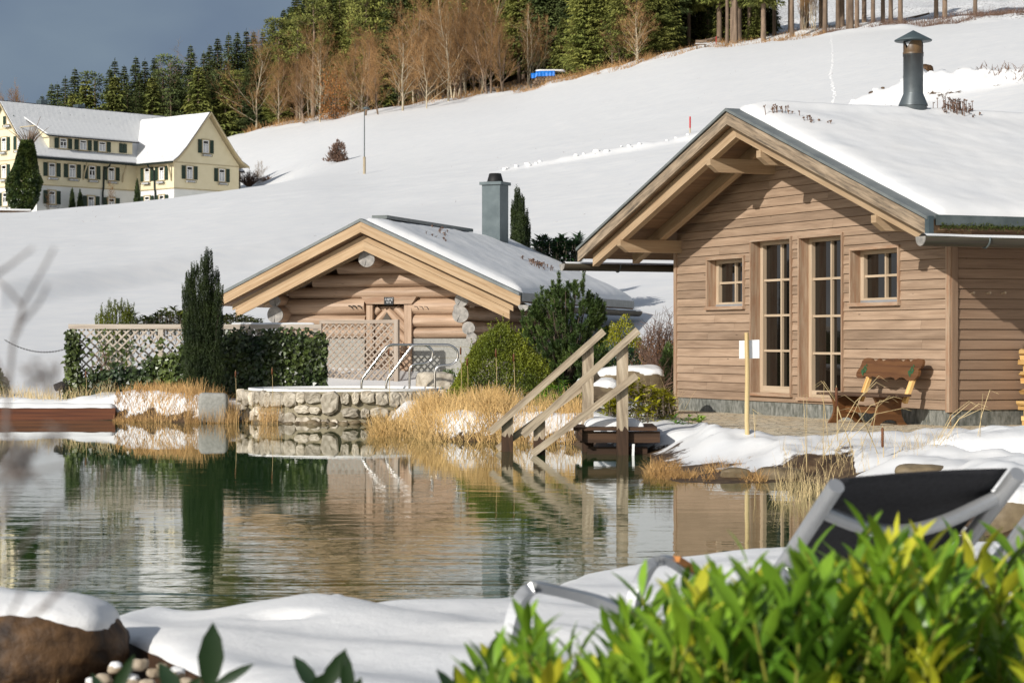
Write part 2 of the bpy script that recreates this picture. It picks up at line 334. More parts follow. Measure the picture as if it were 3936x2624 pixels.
M['brownrock'] = simple('brown_rock', (.022, .012, .006), (.115, .062, .026), 11, bump=1.0, detail=8)
M['pebble'] = simple('pale_pebble', (.28, .22, .15), (.45, .38, .29), 9, tint=.35)
M['white'] = simple('white_enamel', (.82, .82, .80), rough=.4)
M['paper'] = simple('paper', (.80, .80, .80), rough=.7)
M['yellow'] = simple('cream_render', (.68, .60, .40), (.72, .64, .44), 1.5, rough=.85)
M['whitewall'] = simple('white_render', (.70, .70, .66), (.76, .76, .72), .8, rough=.9)
M['terra'] = simple('terracotta_plinth', (.24, .09, .05), (.3, .12, .07), 1)
M['shutter'] = simple('green_shutter', (.012, .028, .018), (.018, .04, .024), 3, rough=.55, stretch=(1, 1, 12))
M['greenmetal'] = simple('dark_green_metal', (.012, .02, .016), rough=.5)
M['stonetrim'] = simple('sandstone_trim', (.40, .33, .20), (.46, .38, .24), 2)
M['tile'] = simple('dark_roof_tile', (.012, .012, .013), (.03, .028, .027), 2)
M['red'] = simple('red_paint', (.45, .02, .02))
M['blue'] = simple('blue_tarp', (.01, .14, .55), (.02, .22, .70), 3, rough=.4)
M['slate'] = simple('slate', (.02, .022, .024)); M['chalk'] = simple('chalk', (.75, .75, .75))
M['moss'] = simple('moss', (.03, .045, .008), (.09, .11, .02), 30, bump=.8)
M['gutterwood'] = wood('old_gutter_log', (.07, .055, .04), (.036, .03, .023), (.105, .085, .064), ring=.8, weather=(.06, .06, .035))
M['curtain'] = simple('net_curtain', (.35, .36, .37), (.6, .6, .6), 2, stretch=(6, 6, .6))
# foliage
M['laurel'] = simple('laurel_leaf', (.09, .20, .018), (.25, .41, .03), 3, rough=.33, spec=.5, tint=.5, trans=.3)
M['laurelyoung'] = simple('young_laurel_leaf', (.38, .42, .025), (.52, .50, .04), 3, rough=.3, spec=.5, tint=.3, trans=.3)
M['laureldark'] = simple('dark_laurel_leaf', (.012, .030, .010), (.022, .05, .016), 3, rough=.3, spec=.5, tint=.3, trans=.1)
M['twiggreen'] = simple('green_twig', (.24, .24, .03), (.18, .20, .03), 5)
M['box'] = simple('box_leaf', (.065, .09, .010), (.19, .215, .02), 1.6, rough=.45, tint=.5)
M['pineneedle'] = simple('pine_needle', (.032, .06, .016), (.095, .14, .03), 2, rough=.5, tint=.5)
M['yew'] = simple('yew_needle', (.018, .032, .011), (.055, .08, .02), 2.2, rough=.5, tint=.45)
M['ivy'] = simple('ivy_leaf', (.018, .036, .013), (.075, .10, .022), 1.3, rough=.35, spec=.5, tint=.6)
M['rhodo'] = simple('rhododendron_leaf', (.035, .055, .010), (.085, .10, .014), 1.5, rough=.4, tint=.45)
M['yellowgreen'] = simple('yellow_green_leaf', (.20, .21, .012), (.36, .33, .02), 2, rough=.4, tint=.4)
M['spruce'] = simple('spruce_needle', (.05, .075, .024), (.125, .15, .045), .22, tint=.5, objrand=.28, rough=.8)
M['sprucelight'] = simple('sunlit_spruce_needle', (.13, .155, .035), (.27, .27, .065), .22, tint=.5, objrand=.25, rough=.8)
M['twig'] = simple('brown_twig', (.23, .125, .05), (.40, .235, .10), .3, tint=.35, objrand=.28, rough=.9)
M['twigpale'] = simple('pale_twig', (.17, .13, .09), (.25, .20, .14), .3, tint=.3, objrand=.15, rough=.9)
M['trunk'] = simple('grey_trunk', (.27, .22, .15), (.44, .38, .27), 1.5, tint=.2, objrand=.25, stretch=(1, 1, .3), rough=.9)
M['trunkbrown'] = simple('brown_trunk', (.12, .085, .06), (.25, .18, .125), 1.5, tint=.2, objrand=.3, stretch=(1, 1, .3), rough=.9)
M['rust'] = simple('rusty_leaf', (.22, .085, .022), (.34, .15, .04), .6, tint=.4)
M['reed'] = simple('dry_reed', (.46, .28, .10), (.64, .44, .19), .9, tint=.35, rough=.7)
M['reedbrown'] = simple('brown_reed', (.33, .18, .06), (.54, .34, .14), .9, tint=.4, rough=.7)
M['drygrass'] = simple('pale_dry_grass', (.46, .34, .16), (.64, .5, .27), 1.2, tint=.3, rough=.7)
M['cattail'] = simple('cattail_head', (.10, .035, .014), (.16, .06, .022), 8)
M['deadtwig'] = simple('dead_twig', (.10, .06, .045), (.2, .12, .08), 2, tint=.3)
M['blurtwig'] = simple('grey_dry_stalk', (.13, .108, .095), (.20, .165, .145), 4)
def pipe_mat():
    m, t, p, o = nodes('sooted_pipe_zinc'); setp(p, .42, .5, .25); co = coords(t, 'Object'); s = t.nodes.new('ShaderNodeSeparateXYZ'); t.links.new(co, s.inputs[0]); a = t.nodes.new('ShaderNodeMapRange'); a.inputs[1].default_value = 5.28; a.inputs[2].default_value = 5.84; t.links.new(s.outputs[2], a.inputs[0])
    st = ramp(t, noise(t, coords(t, 'Object', (3, 3, .5)), 2.2, 4), [(.38, 0.0), (.62, 1.0)]); f = mathn(t, 'MULTIPLY', mathn(t, 'POWER', a.outputs[0], 1.4), mathn(t, 'ADD', mathn(t, 'MULTIPLY', st, .75), .2)); c = mixc(t, f, ramp(t, noise(t, co, 3), [(.35, (.062, .075, .082)), (.65, (.10, .118, .125))]), (.022, .015, .010)); t.links.new(c, p.inputs['Base Color']); return m
M['pipe'] = pipe_mat()
def glass_mat():
    m, t, p, o = nodes('window_glass'); p.inputs['Base Color'].default_value = (.006, .005, .004, 1); setp(p, .03, .6); p.inputs['IOR'].default_value = 1.5; return m
M['glass'] = glass_mat()
def water_mat():
    m, t, p, o = nodes('pond_water'); p.inputs['Base Color'].default_value = (.024, .062, .018, 1); setp(p, .012, .5); p.inputs['IOR'].default_value = 1.42
    a = noise(t, coords(t, 'Object', (.45, 1.5, 1)), 1.6, 2, .45, .4); b = noise(t, coords(t, 'Object', (.8, 2.2, 1)), 5.5, 2, .5, .3)
    k = ramp(t, noise(t, coords(t, 'Object', (.5, .35, 1)), .35, 1), [(.36, .3), (.6, 1.0)])
    # the breeze ruffles the middle and the near half; it lies calm along the far bank
    sp = t.nodes.new('ShaderNodeSeparateXYZ'); t.links.new(coords(t, 'Object'), sp.inputs[0]); mr_ = t.nodes.new('ShaderNodeMapRange'); mr_.inputs[1].default_value = 28; mr_.inputs[2].default_value = 14; mr_.inputs[3].default_value = .06; mr_.inputs[4].default_value = 1; t.links.new(sp.outputs[1], mr_.inputs[0])
    h = mathn(t, 'MULTIPLY', mathn(t, 'ADD', a, mathn(t, 'MULTIPLY', b, .22)), mathn(t, 'MULTIPLY', k, mr_.outputs[0])); bumpn(t, p, h, .14, .05); return m
M['water'] = water_mat()
def flag_mat():
    m, t, p, o = nodes('flagstones'); setp(p, .7, .3); v = t.nodes.new('ShaderNodeTexVoronoi'); v.feature = 'DISTANCE_TO_EDGE'; co = coords(t, 'Object', (1.15, 1.35, 1)); t.links.new(co, v.inputs['Vector'])
    v2 = t.nodes.new('ShaderNodeTexVoronoi'); t.links.new(co, v2.inputs['Vector']); c = mixc(t, .55, ramp(t, noise(t, coords(t, 'Object'), 5, 6), [(.3, (.55, .44, .29)), (.7, (.75, .65, .48))]), ramp(t, v2.outputs['Color'], [(.2, (.62, .47, .28)), (.5, (.75, .66, .48)), (.8, (.56, .52, .42))]))
    c = mixc(t, ramp(t, v.outputs['Distance'], [(.02, 1.0), (.06, 0.0)]), c, (.10, .08, .055)); t.links.new(c, p.inputs['Base Color']); bumpn(t, p, ramp(t, v.outputs['Distance'], [(.0, 0.0), (.05, 1.0)]), .15, .006); return m
M['flag'] = flag_mat()
# ---------------------------------------------------------------- the lie of the land
def XY(u, Y): return ((u - 1176) / 5079 * Y, Y)
def yv(v, h): return h * 5079 / (v - 781.6)            # distance at which a point h below the eye shows at row v
shore = [(-700, 40.2), (265, 39.9), (430, 38.6), (525, 38.4), (560, 39.2), (860, 39.2), (900, 37.4), (935, 34.0), (1000, 31.8), (1100, 31.2), (1310, 30.6), (1345, 29.2), (1470, 28.0), (1492, 26.8), (1490, 23.2), (1560, 22.1), (1640, 21.9), (1760, 22.0), (1850, 22.3), (1950, 21), (2100, 19.3), (2250, 16.0), (2420, 14.5),
         (2500, 13), (2350, 12.3), (2000, 11.9), (1760, 11.8), (1480, 11.6), (1330, 11.4), (1250, 10.9), (1190, 10.5), (760, 10.1), (480, 9.85), (225, 9.7), (100, 9.6), (-300, 9.3), (-1500, 9.0)]
POND = np.array([XY(*p) for p in shore] + [(-9, 12), (-16, 25), (-16.5, 38)])
def poly_sd(P, poly):
    # signed distance to a polygon, negative inside
    P = np.asarray(P, float); d = np.full(len(P), 1e9); ins = np.zeros(len(P), bool); n = len(poly)
    for i in range(n):
        a, b = poly[i], poly[(i + 1) % n]; e = b - a; w_ = P - a; t = np.clip((w_ @ e) / (e @ e + 1e-12), 0, 1); q = w_ - t[:, None] * e; d = np.minimum(d, (q ** 2).sum(1))
        c = (a[1] > P[:, 1]) != (b[1] > P[:, 1]); xi = a[0] + (P[:, 1] - a[1]) * e[0] / (e[1] if abs(e[1]) > 1e-9 else 1e-9); ins ^= c & (P[:, 0] < xi)
    return np.sqrt(d) * np.where(ins, -1, 1)
TU = np.array([-2500, -800, 0, 300, 550, 700, 837, 1200, 1600, 2000, 2352, 3000, 5000.])
TY = np.array([46, 75, 130, 165, 215, 290, 370, 620.])
TZ = np.array([[.5, 3, 9, 13, 19, 27, 34, 60], [.5, 2.8, 7.5, 9.8, 13.5, 18, 24, 30], [.5, 3.2, 8.4, 10.65, 13.7, 19, 27, 32], [.5, 3.3, 8.9, 11.7, 13.9, 19.5, 29, 38], [.5, 3.5, 9.8, 12.8, 14.4, 24, 36.3, 52], [.5, 3.6, 10.3, 13.5, 18, 27, 38.5, 66],
               [.5, 3.7, 10.5, 14, 19.3, 29.5, 40.5, 78], [.5, 4.1, 11.7, 16.3, 23, 33, 45, 90], [.5, 4.7, 13.3, 18.7, 27, 39.5, 52, 98], [.5, 5.0, 14.9, 21, 30, 42.3, 55, 100], [.5, 5.2, 16.4, 22.5, 31.5, 43.3, 56, 100], [.5, 5.5, 17, 24, 33, 45, 58, 100], [.5, 6, 18, 26, 36, 48, 60, 100]])
gu = np.linspace(-2500, 5000, 301); gy = np.exp(np.linspace(math.log(40), math.log(640), 240))
_a = np.stack([np.interp(gy, TY, r) for r in TZ]); GZ = np.stack([np.interp(gu, TU, _a[:, j]) for j in range(len(gy))], 1)
for _ in range(7):
    q = np.pad(GZ, 1, mode='edge'); GZ = (q[:-2, 1:-1] + q[2:, 1:-1] + q[1:-1, :-2] + q[1:-1, 2:] + 2 * GZ) / 6
def meadow(x, y):
    r = np.hypot(x, y); u = np.clip(1176 + 5079 * x / np.maximum(y, r * .2), -2499, 4999); fu = (u + 2500) / 25.0; iu = np.clip(fu.astype(int), 0, 299); fu = fu - iu
    fy = np.log(np.clip(r, 40.01, 639) / 40) / math.log(16) * 239; iy = np.clip(fy.astype(int), 0, 238); fy = fy - iy
    return (GZ[iu, iy] * (1 - fu) + GZ[iu + 1, iy] * fu) * (1 - fy) + (GZ[iu, iy + 1] * (1 - fu) + GZ[iu + 1, iy + 1] * fu) * fy
# the cabin stands with its gable turned to the left
CP = np.array((5.815, 29.3)); CW = np.array((-.3967, .9179)); CT = np.array((.9179, .3967)); ZP = .293
def cpt(s, t, z): return np.array((CP[0] + s * CW[0] + t * CT[0], CP[1] + s * CW[1] + t * CT[1], z))
PATIO = np.array([XY(1520, 37.5), XY(1535, 33), XY(1660, 27.2), XY(1760, 26.2), XY(1900, 25.8), XY(2100, 25.7), XY(2250, 26.4), XY(2480, 27.5), (15, 36), (9, 46), (3, 46)])
def forest_edge(u): return np.interp(u, [-800, 300, 550, 700, 837, 1000, 1350, 1600, 1850, 2100, 2352, 3000], [372, 375, 368, 360, 350, 338, 315, 300, 284, 268, 262, 262])
def ground_z(x, y, detail=True):
    x = np.atleast_1d(np.asarray(x, float)); y = np.atleast_1d(np.asarray(y, float)); r = np.hypot(x, y); P = np.stack([x, y, np.zeros_like(x)], 1)
    sdp = poly_sd(P[:, :2], POND); spt = poly_sd(P[:, :2], PATIO); u = 1176 + 5079 * x / np.maximum(y, .01)
    n1 = fbm(P, .9, 4, 3) - .5; n2 = fbm(P, .22, 3, 8) - .5
    near = np.where(r < 16, .03, .36 + n1 * .22)
    near = np.where((r > 16) & (r < 27.3) & (u > 1400), .285 + n1 * .22 + .04 * smooth01((u - 2050) / 200), near)
    # heaps of snow along the foot of the trellis
    near = near + np.where((r > 38) & (r < 42) & (u < 470), .12 * smooth01((u - 150) / 80) * (.4 + fbm(P, 2.6, 3, 5)), 0)
    near = np.where(spt < 0, np.minimum(near, ZP - .07), near)
    near = np.where((spt >= 0) & (spt < .5) & (r < 30), near * smooth01(.85 + spt / .5), near)
    flat = smooth01((u - 1420) / 60) * smooth01((1860 - u) / 120) * (r > 16) * smooth01((26.4 - r) / 1.6); near = near + np.where((r > 16) & (r < 27.3) & (u > 1400), .17 * (fbm(P, 2.6, 4, 77) - .44), 0); near = near * (1 - .35 * smooth01((u - 1400) / 50) * smooth01((1640 - u) / 60) * (r > 16) * (r < 31)); near = near + .045 * np.exp(-((spt - .22) / .25) ** 2) * (r > 16) * (r < 30) * (spt > 0)
    near = np.where((spt >= 0) & (spt < .9) & (r > 16) & (r < 31), np.maximum(near, .30 - .06 * smooth01((spt - .3) / .6) + .05 * (fbm(P, 2.2, 3, 91) - .5)), near)
    bank = np.where(r < 16, .25, np.where((r < 28) & (u > 1400), .9 + 1.2 * flat, .45)); z = np.where(sdp < 0, np.maximum(-.9, sdp * .8), near * smooth01(sdp / bank) ** (.8 + .5 * flat))
    m = meadow(x, y) + .16 * (n2 * np.clip((r - 48) / 40, 0, 1.2) + .12 * n1 * (r > 50))
    k = smooth01((r - 43) / 8); z = z * (1 - k) + m * k
    fe = forest_edge(u); f = smooth01((r - fe + 12) / 14); z = z + f * (fbm(P, .16, 3, 9) - .5) * 2.2
    if detail:
        # the bulldozed ridge of snow clods along the track, and the soft terrace above the pond
        ry = np.interp(u, [1100, 1580, 2000, 2100, 2352, 2700], [128, 130, 131, 131, 130, 130]); q = np.exp(-((r - ry) / np.interp(u, [1100, 1600, 2100, 2352], [.5, .8, 1.5, 1.2])) ** 2)
        z = z + q * np.interp(u, [1120, 1180, 1600, 1950, 2120, 2250, 2352], [0, .25, .45, .5, 1.9, 1.3, .7]) * (.35 + fbm(P, 1.1, 3, 21))
        ty = np.interp(u, [-200, 0, 500, 900, 1200], [70, 68, 80, 88, 92]); z = z + .55 * smooth01((r - ty) / 3.5 + .5) * smooth01((ty + 26 - r) / 24) * smooth01((1150 - u) / 350)
    return z
def gz(x, y): return float(ground_z([x], [y])[0])
def build_ground():
    th = np.concatenate([np.linspace(-78, -13.6, 60), np.degrees(np.arctan((np.linspace(-40, 2400, 300) - 1176) / 5079)), np.linspace(13.8, 66, 46)])
    rr = np.concatenate([np.linspace(.6, 8, 24), np.linspace(8.1, 12.5, 34), np.linspace(12.8, 19, 12), np.linspace(19.2, 29, 80), np.linspace(29.2, 46, 90), np.exp(np.linspace(math.log(46.4), math.log(120), 60)), np.linspace(121, 137, 50), np.exp(np.linspace(math.log(138), math.log(250), 60)), np.linspace(252, 400, 90), np.linspace(405, 620, 16)])
    T, Rr = np.meshgrid(np.radians(th), rr); x = (np.sin(T) * Rr).ravel(); y = (np.cos(T) * Rr).ravel(); z = ground_z(x, y); n, m = T.shape
    F = (np.arange(n - 1)[:, None] * m + np.arange(m - 1)[None]).ravel(); F = np.stack([F, F + 1, F + m + 1, F + m], 1)
    mb = MB(); mb.add(np.stack([x, y, z], 1), F, .5, None, True); o = mb.build('snow_field', M['ground']); tag(o, kind='structure')
    P = np.stack([x, y], 1); sdp = poly_sd(P, POND); r = np.hypot(x, y); u = 1176 + 5079 * x / np.maximum(y, .01); fe = forest_edge(u)
    d = np.where(sdp < 0, 1, np.clip(.78 - sdp * np.where(r < 28, .75, 1.9), 0, 1))
    d = np.where((r > 19) & (r < 25) & (u > 1470) & (u < 1960), np.maximum(d, np.clip(1.12 - sdp / 1.5, 0, 1)), d)
    d = np.where((r < 15) & (sdp > 0), .75, d)
    d = np.where((r > 36) & (r < 48) & (u > 1290) & (u < 1560) & (sdp > 1), .36, d)
    d = np.maximum(d, np.where(r > 200, np.interp((r - fe), [-16, -5, 0, 8, 40], [0, .12, .36, .46, .72]) * np.interp(u, [1500, 1850], [1, .62]), 0))
    ry = np.interp(u, [1100, 2000, 2352], [128.5, 130, 129]); d = np.maximum(d, np.where((u > 1880), .42 * np.exp(-((r - ry + .8) / .8) ** 2) * (.5 + vnoise(np.stack([u * .02, r, r], 1), 1, 4)), 0))
    d = np.maximum(d, np.where((u > 2100) & (r > 230), .5 * np.exp(-((r - fe - 6) / 7) ** 2), 0))
    a = o.data.attributes.new('dirt', 'FLOAT', 'POINT'); a.data.foreach_set('value', d.astype('f'))
build_ground()
mb = MB(); mb.add([(-40, 4, 0), (14, 4, 0), (14, 46, 0), (-40, 46, 0)], [[0, 1, 2, 3]]); tag(mb.build('pond_water', M['water']), kind='structure')
mb = MB(); p = PATIO; mb.add(np.concatenate([np.c_[p, np.full(len(p), ZP)], np.c_[p, np.full(len(p), ZP - .3)]]), [list(range(len(p)))])
n_ = len(p)
for i in range(n_): a, b = p[i], p[(i + 1) % n_]; mb.add([(*a, ZP), (*a, ZP - .3), (*b, ZP - .3), (*b, ZP)], [[0, 1, 2, 3]], .5, None, False, 1)
tag(mb.build('patio', [M['flag'], M['brownrock']]), kind='structure')
# ---------------------------------------------------------------- the boarded cabin on the right
def lb(mb, f, s0, s1, t0, t1, z0, z1, tint=None):
    # box in a building's own axes, fibre along its longest side
    d = (abs(s1 - s0), abs(t1 - t0), abs(z1 - z0)); sm, tm, zm = (s0 + s1) / 2, (t0 + t1) / 2, (z0 + z1) / 2; k = d.index(max(d))
    if k == 0: mb.beam(f(s0, tm, zm), f(s1, tm, zm), d[1], d[2], tint=tint)
    elif k == 1: mb.beam(f(sm, t0, zm), f(sm, t1, zm), d[0], d[2], tint=tint)
    else:
        up = f(0, 1, 0) - f(0, 0, 0); mb.beam(f(sm, tm, z0), f(sm, tm, z1), d[0], d[1], up, tint)
SA, ZA, SL = 3.83, 4.81, .357
zroof = lambda s: ZA - SL * abs(s - SA)
SE0, SE1 = -1.34, 9.0
cabin = thing('wooden_cabin', 'brown boarded cabin with a snowy gable roof and stove pipe behind the patio', 'cabin', (*cpt(3.9, 3, ZP),))
def fw(x, y): return hit(x, y, CP, CW)
ops = []
for nm, xl, xr, yt, yb in (('window', 2722.9, 2868, 984, 1184), ('french_door', 2891.5, 3050, 913, 1511), ('french_door', 3076.6, 3247.6, 899, 1530), ('window', 3274.6, 3464.9, 945.9, 1171)):
    s1, zt = fw(xl, yt); s0, _ = fw(xr, yt); zb = fw(xl, yb)[1]; ops.append((nm, s0, s1, zb, zt))
ZB, BH = .494, .1345
def board_wall(mb, f, smin, smax, ztop, openings, lim=None, seed=0):
    rnd = random.Random(seed); z = ZB; L = smax - smin
    while z < ztop:
        zs = sorted({z, min(z + BH, ztop)} | {q for o in openings for q in (o[3], o[4]) if z < q < z + BH}); tint = rnd.random(); o1, o2 = rnd.random() * 50, rnd.random() * 50
        for a, b in zip(zs, zs[1:]):
            m = (a + b) / 2; lo, hi = smin, smax
            if lim: r_ = lim(m); lo, hi = max(lo, r_[0]), min(hi, r_[1])
            if hi - lo < .05: continue
            cuts = sorted([(o[1], o[2]) for o in openings if o[3] < m < o[4]]); segs = []; c = lo
            for q0, q1 in cuts: segs.append((c, q0)); c = q1
            segs.append((c, hi))
            tb = lambda zz: -.028 + .018 * (zz - z) / BH
            s2 = []
            for q0, q1 in segs:
                if q1 - q0 > 1.6 and len(zs) == 2 and rnd.random() < .7: c = q0 + (q1 - q0) * rnd.uniform(.2, .8); s2 += [(q0, c - .002), (c + .002, q1)]
                else: s2.append((q0, q1))
            for q0, q1 in s2:
                tint = min(1, max(0, tint + rnd.uniform(-.25, .25))); o1 += 3.3
                if q1 - q0 < .01: continue
                a_ = a + .010 if a == z else a; P = [f(q1, tb(a), a_), f(q0, tb(a), a_), f(q0, tb(b), b), f(q1, tb(b), b)]
                mb.quad(*P, tint, [(q1 + o1, a + o2), (q0 + o1, a + o2), (q0 + o1, b + o2), (q1 + o1, b + o2)])
                if a == z: mb.quad(f(q1, -.001, a_), f(q0, -.001, a_), f(q0, tb(a), a_), f(q1, tb(a), a_), tint, [(0, 0), (1, 0), (1, .02), (0, .02)])
        z += BH
mb = MB(); board_wall(mb, cpt, 0.03, 7.77, 4.6, ops, lambda z: (SA - (ZA - .14 - z) / SL, SA + (ZA - .14 - z) / SL), 3)
mb.build('front_boarding', M['siding'], cabin)
mb = MB(); mb.quad(cpt(0, .004, .3), cpt(0, .004, 2.9), cpt(0, .3, 2.9), cpt(0, .3, .3))
side = lambda s, t, z: cpt(-t * -1 if False else t, s, z)
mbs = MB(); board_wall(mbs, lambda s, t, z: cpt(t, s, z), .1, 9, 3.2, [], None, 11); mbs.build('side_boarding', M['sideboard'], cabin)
# the shell behind the boards, with the window openings left free
mb = MB(); zs = sorted({.3, 4.6} | {q for o in ops for q in o[3:]})
for a, b in zip(zs, zs[1:]):
    m = (a + b) / 2; c = .02; cuts = sorted([(o[1], o[2]) for o in ops if o[3] < m < o[4]])
    for q0, q1 in cuts + [(7.78, 0)]:
        if q0 - c > .02 and m < 3.15: lb(mb, cpt, c, q0, .0, .26, a, b)
        c = q1
mb.prism([cpt(.05, .0, 3.1), cpt(7.75, .0, 3.1), cpt(SA, .0, 4.5)], cpt(0, .26, 0) - cpt(0, 0, 0))
lb(mb, cpt, .02, 7.78, 8.8, 9, .3, 3.2); lb(mb, cpt, .005, .2, .26, 8.8, .3, 3.25); lb(mb, cpt, 7.6, 7.79, .26, 8.8, .3, 3.25); lb(mb, cpt, .2, 7.6, .26, 8.8, .3, .4)
mb.build('wall', M['soffit'], cabin)
mb = MB(); lb(mb, cpt, .03, 7.75, -.004, .02, .05, .50, .6); lb(mb, cpt, -.004, .03, .022, 9, .05, .50, .1); mb.build('plinth', M['plinth'], cabin)
mb = MB(); lb(mb, cpt, -.025, .065, -.042, -.008, ZB - .02, 2.98, .7); mb.build('corner_board', M['casing'], cabin)
mb = MB(); lb(mb, cpt, -.042, -.008, -.008, .085, ZB - .02, 2.98, .1); mb.build('corner_board', M['sideboard'], cabin)
mb = MB(); lb(mb, cpt, 7.76, 7.84, -.045, -.005, ZB - .02, 3.0, .6); mb.build('corner_board', M['casing'], cabin)
def window_unit(nm, s0, s1, zb, zt, rows):
    door = nm == 'french_door'; dp = .172
    mb = MB(); e = .034
    lb(mb, cpt, s0, s0 + e, -.05, dp, zb + .05, zt - .04); lb(mb, cpt, s1 - e, s1, -.05, dp, zb + .05, zt - .04); lb(mb, cpt, s0, s1, -.053, dp, zt - .04, zt); lb(mb, cpt, s0 - .015, s1 + .015, -.075, dp, zb, zb + .05, .9)
    wn = mb.build(nm, M['casing'], cabin); a0, a1, b0, b1 = s0 + e, s1 - e, zb + .05, zt - .04; fr = .055
    mb = MB(); T0, T1 = dp - .05, dp + .04; bot = .07 if not door else .10
    lb(mb, cpt, a0, a0 + fr, T0, T1, b0, b1, .5); lb(mb, cpt, a1 - fr * 1.5, a1, T0, T1, b0, b1, .5); lb(mb, cpt, a0 + fr, a1 - fr * 1.5, T0 + .002, T1, b1 - fr, b1, .5); lb(mb, cpt, a0 + fr, a1 - fr * 1.5, T0 + .002, T1, b0, b0 + bot, .5)
    g0, g1, h0, h1 = a0 + fr, a1 - fr * 1.5, b0 + bot, b1 - fr
    mb.build('frame', M['sash'], wn)
    mb = MB(); m = (g0 + g1) / 2; lb(mb, cpt, m - .018, m + .018, dp - .03, dp + .012, h0, h1, .5)
    for i in range(1, rows):
        z = h0 + (h1 - h0) * i / rows
        for q in ((g0, m - .018), (m + .018, g1)): lb(mb, cpt, *q, dp - .026, dp + .01, z - .017, z + .017, .5)
    mb.build('muntin', M['sash'], wn)
    mb = MB(); lb(mb, cpt, g0, g1, dp + .014, dp + .024, h0, h1); mb.build('glass', M['glass'], wn)
    if not door:
        mb = MB(); lb(mb, cpt, a0 + .004, a1 - .05, dp - .085, dp - .052, b0 + .004, b0 + .038); mb.build('sill', M['alu'], wn)
for o in ops: window_unit(*o, 4 if o[0] == 'french_door' else 2)
# roof
def slope_pt(s, t, dz): return cpt(s, t, zroof(s) + dz)
def roof_slab(mb, t0, t1, d0, d1, sa, sb):
    mb.hexa([slope_pt(sa, t0, d0), slope_pt(sb, t0, d0), slope_pt(sb, t1, d0), slope_pt(sa, t1, d0), slope_pt(sa, t0, d1), slope_pt(sb, t0, d1), slope_pt(sb, t1, d1), slope_pt(sa, t1, d1)], random.random())
mb = MB(); roof_slab(mb, -1.21, 9.6, -.17, -.03, SA, SE0 + .02); roof_slab(mb, -1.21, 9.6, -.17, -.03, SA, SE1 - .02); rf = mb.build('roof', M['soffit'], cabin)
mb = MB(); k = 0.115
for sgn, end in ((-1, SE0 + .05), (1, SE1 - .05)):
    s = SA
    while abs(s - end) > k:
        n = s + sgn * (k - .006); P = []
        for dz in (-.192, -.172): P += [slope_pt(s, -1.2, dz), slope_pt(s, 2.5, dz), slope_pt(n, 2.5, dz), slope_pt(n, -1.2, dz)]
        mb.hexa(P, random.random()); s += sgn * k
mb.build('soffit', M['soffit'], rf)
def rake(nm, mat, t0, t1, d0, d1, sa, sb, par, tint=None):
    mb = MB(); P = []
    for dz in (d0, d1): P += [slope_pt(sa, t0, dz), slope_pt(sb, t0, dz), slope_pt(sb, t1, dz), slope_pt(sa, t1, dz)]
    mb.hexa(P, random.random() if tint is None else tint); return mb.build(nm, mat, par)
for end in (SE0, SE1):
    rake('fascia', M['fascia'], -1.262, -1.214, -.225, -.052, SA, end + (.03 if end < 0 else -.03), cabin)
    rake('flashing', M['flashing'], -1.285, -1.05, -.03, .012, SA, end, cabin)
    e2 = end + (.35 if end < 0 else -.3)
    rake('rafter', M['beam'], -1.11, -1.0, -.405, -.20, SA, e2, cabin); rake('rafter', M['beam'], -.42, -.30, -.385, -.195, SA, e2 + (.1 if end < 0 else -.1), cabin)
for s in (7.67, 4.63, 3.13, .11):
    z1 = 4.152 if 2 < s < 6 else 3.068; a, b = s - .062, s + .062; mb = MB(); z0 = z1 - .205
    prof = [(-1.13, z1), (-1.13, z1 - .10), (-.985, z0), (.02, z0), (.02, z1)]
    mb.prism([cpt(a, t, z) for t, z in prof], cpt(b, 0, 0) - cpt(a, 0, 0), .6, cpt(0, 1, 0) - cpt(0, 0, 0)); mb.build('purlin', M['beam'], cabin)
def snow_sheet(f, s0, s1, t0, t1, ns, nt_, thick, seed, edge=.12, bumps=None):
    S, T = np.meshgrid(np.linspace(s0, s1, ns), np.linspace(t0, t1, nt_), indexing='ij'); P0 = np.array([f(s, t) for s, t in zip(S.ravel(), T.ravel())])
    d = np.minimum(np.minimum(S - min(s0, s1), max(s0, s1) - S), np.minimum(T - t0, t1 - T)).ravel()
    h = thick * np.sqrt(np.clip(1 - (1 - np.clip(d / edge, 0, 1)) ** 2, 0, 1)) * (.75 + .5 * fbm(P0, .9, 4, seed)) + .02 * (fbm(P0, 5, 2, seed + 3) - .5)
    if bumps is not None: h = h + bumps(S.ravel(), T.ravel())
    V = P0.copy(); V[:, 2] += h; n, m = S.shape; F = (np.arange(n - 1)[:, None] * m + np.arange(m - 1)[None]).ravel(); F = np.stack([F, F + m, F + m + 1, F + 1], 1)
    if s1 < s0: F = F[:, ::-1]
    return V, F
mb = MB()
sagf = lambda S, T: -.05 * smooth01(.5 - abs(S - SA)) + .05 * np.exp(-((T - 1.4) / .5) ** 2) * np.exp(-((S - SA) / .5) ** 2)
V, F = snow_sheet(lambda s, t: slope_pt(s, t, .005), SA, SE0 + .03, -1.07, 9.5, 90, 150, .13, 4, .38, None)
S_ = np.abs((V[:, 0] - CP[0]) * CW[0] + (V[:, 1] - CP[1]) * CW[1] - SA)
V[:, 2] += .11 * (1 - smooth01(S_ / .35)) * smooth01(((V[:, 0] - CP[0]) * CT[0] + (V[:, 1] - CP[1]) * CT[1] + 1.05) / .5)
mb.add(V, F, .5, None, True)
V, F = snow_sheet(lambda s, t: slope_pt(s, t, .005), SA, SE1 - .03, -1.07, 9.5, 60, 90, .13, 5, .38)
S_ = np.abs((V[:, 0] - CP[0]) * CW[0] + (V[:, 1] - CP[1]) * CW[1] - SA)
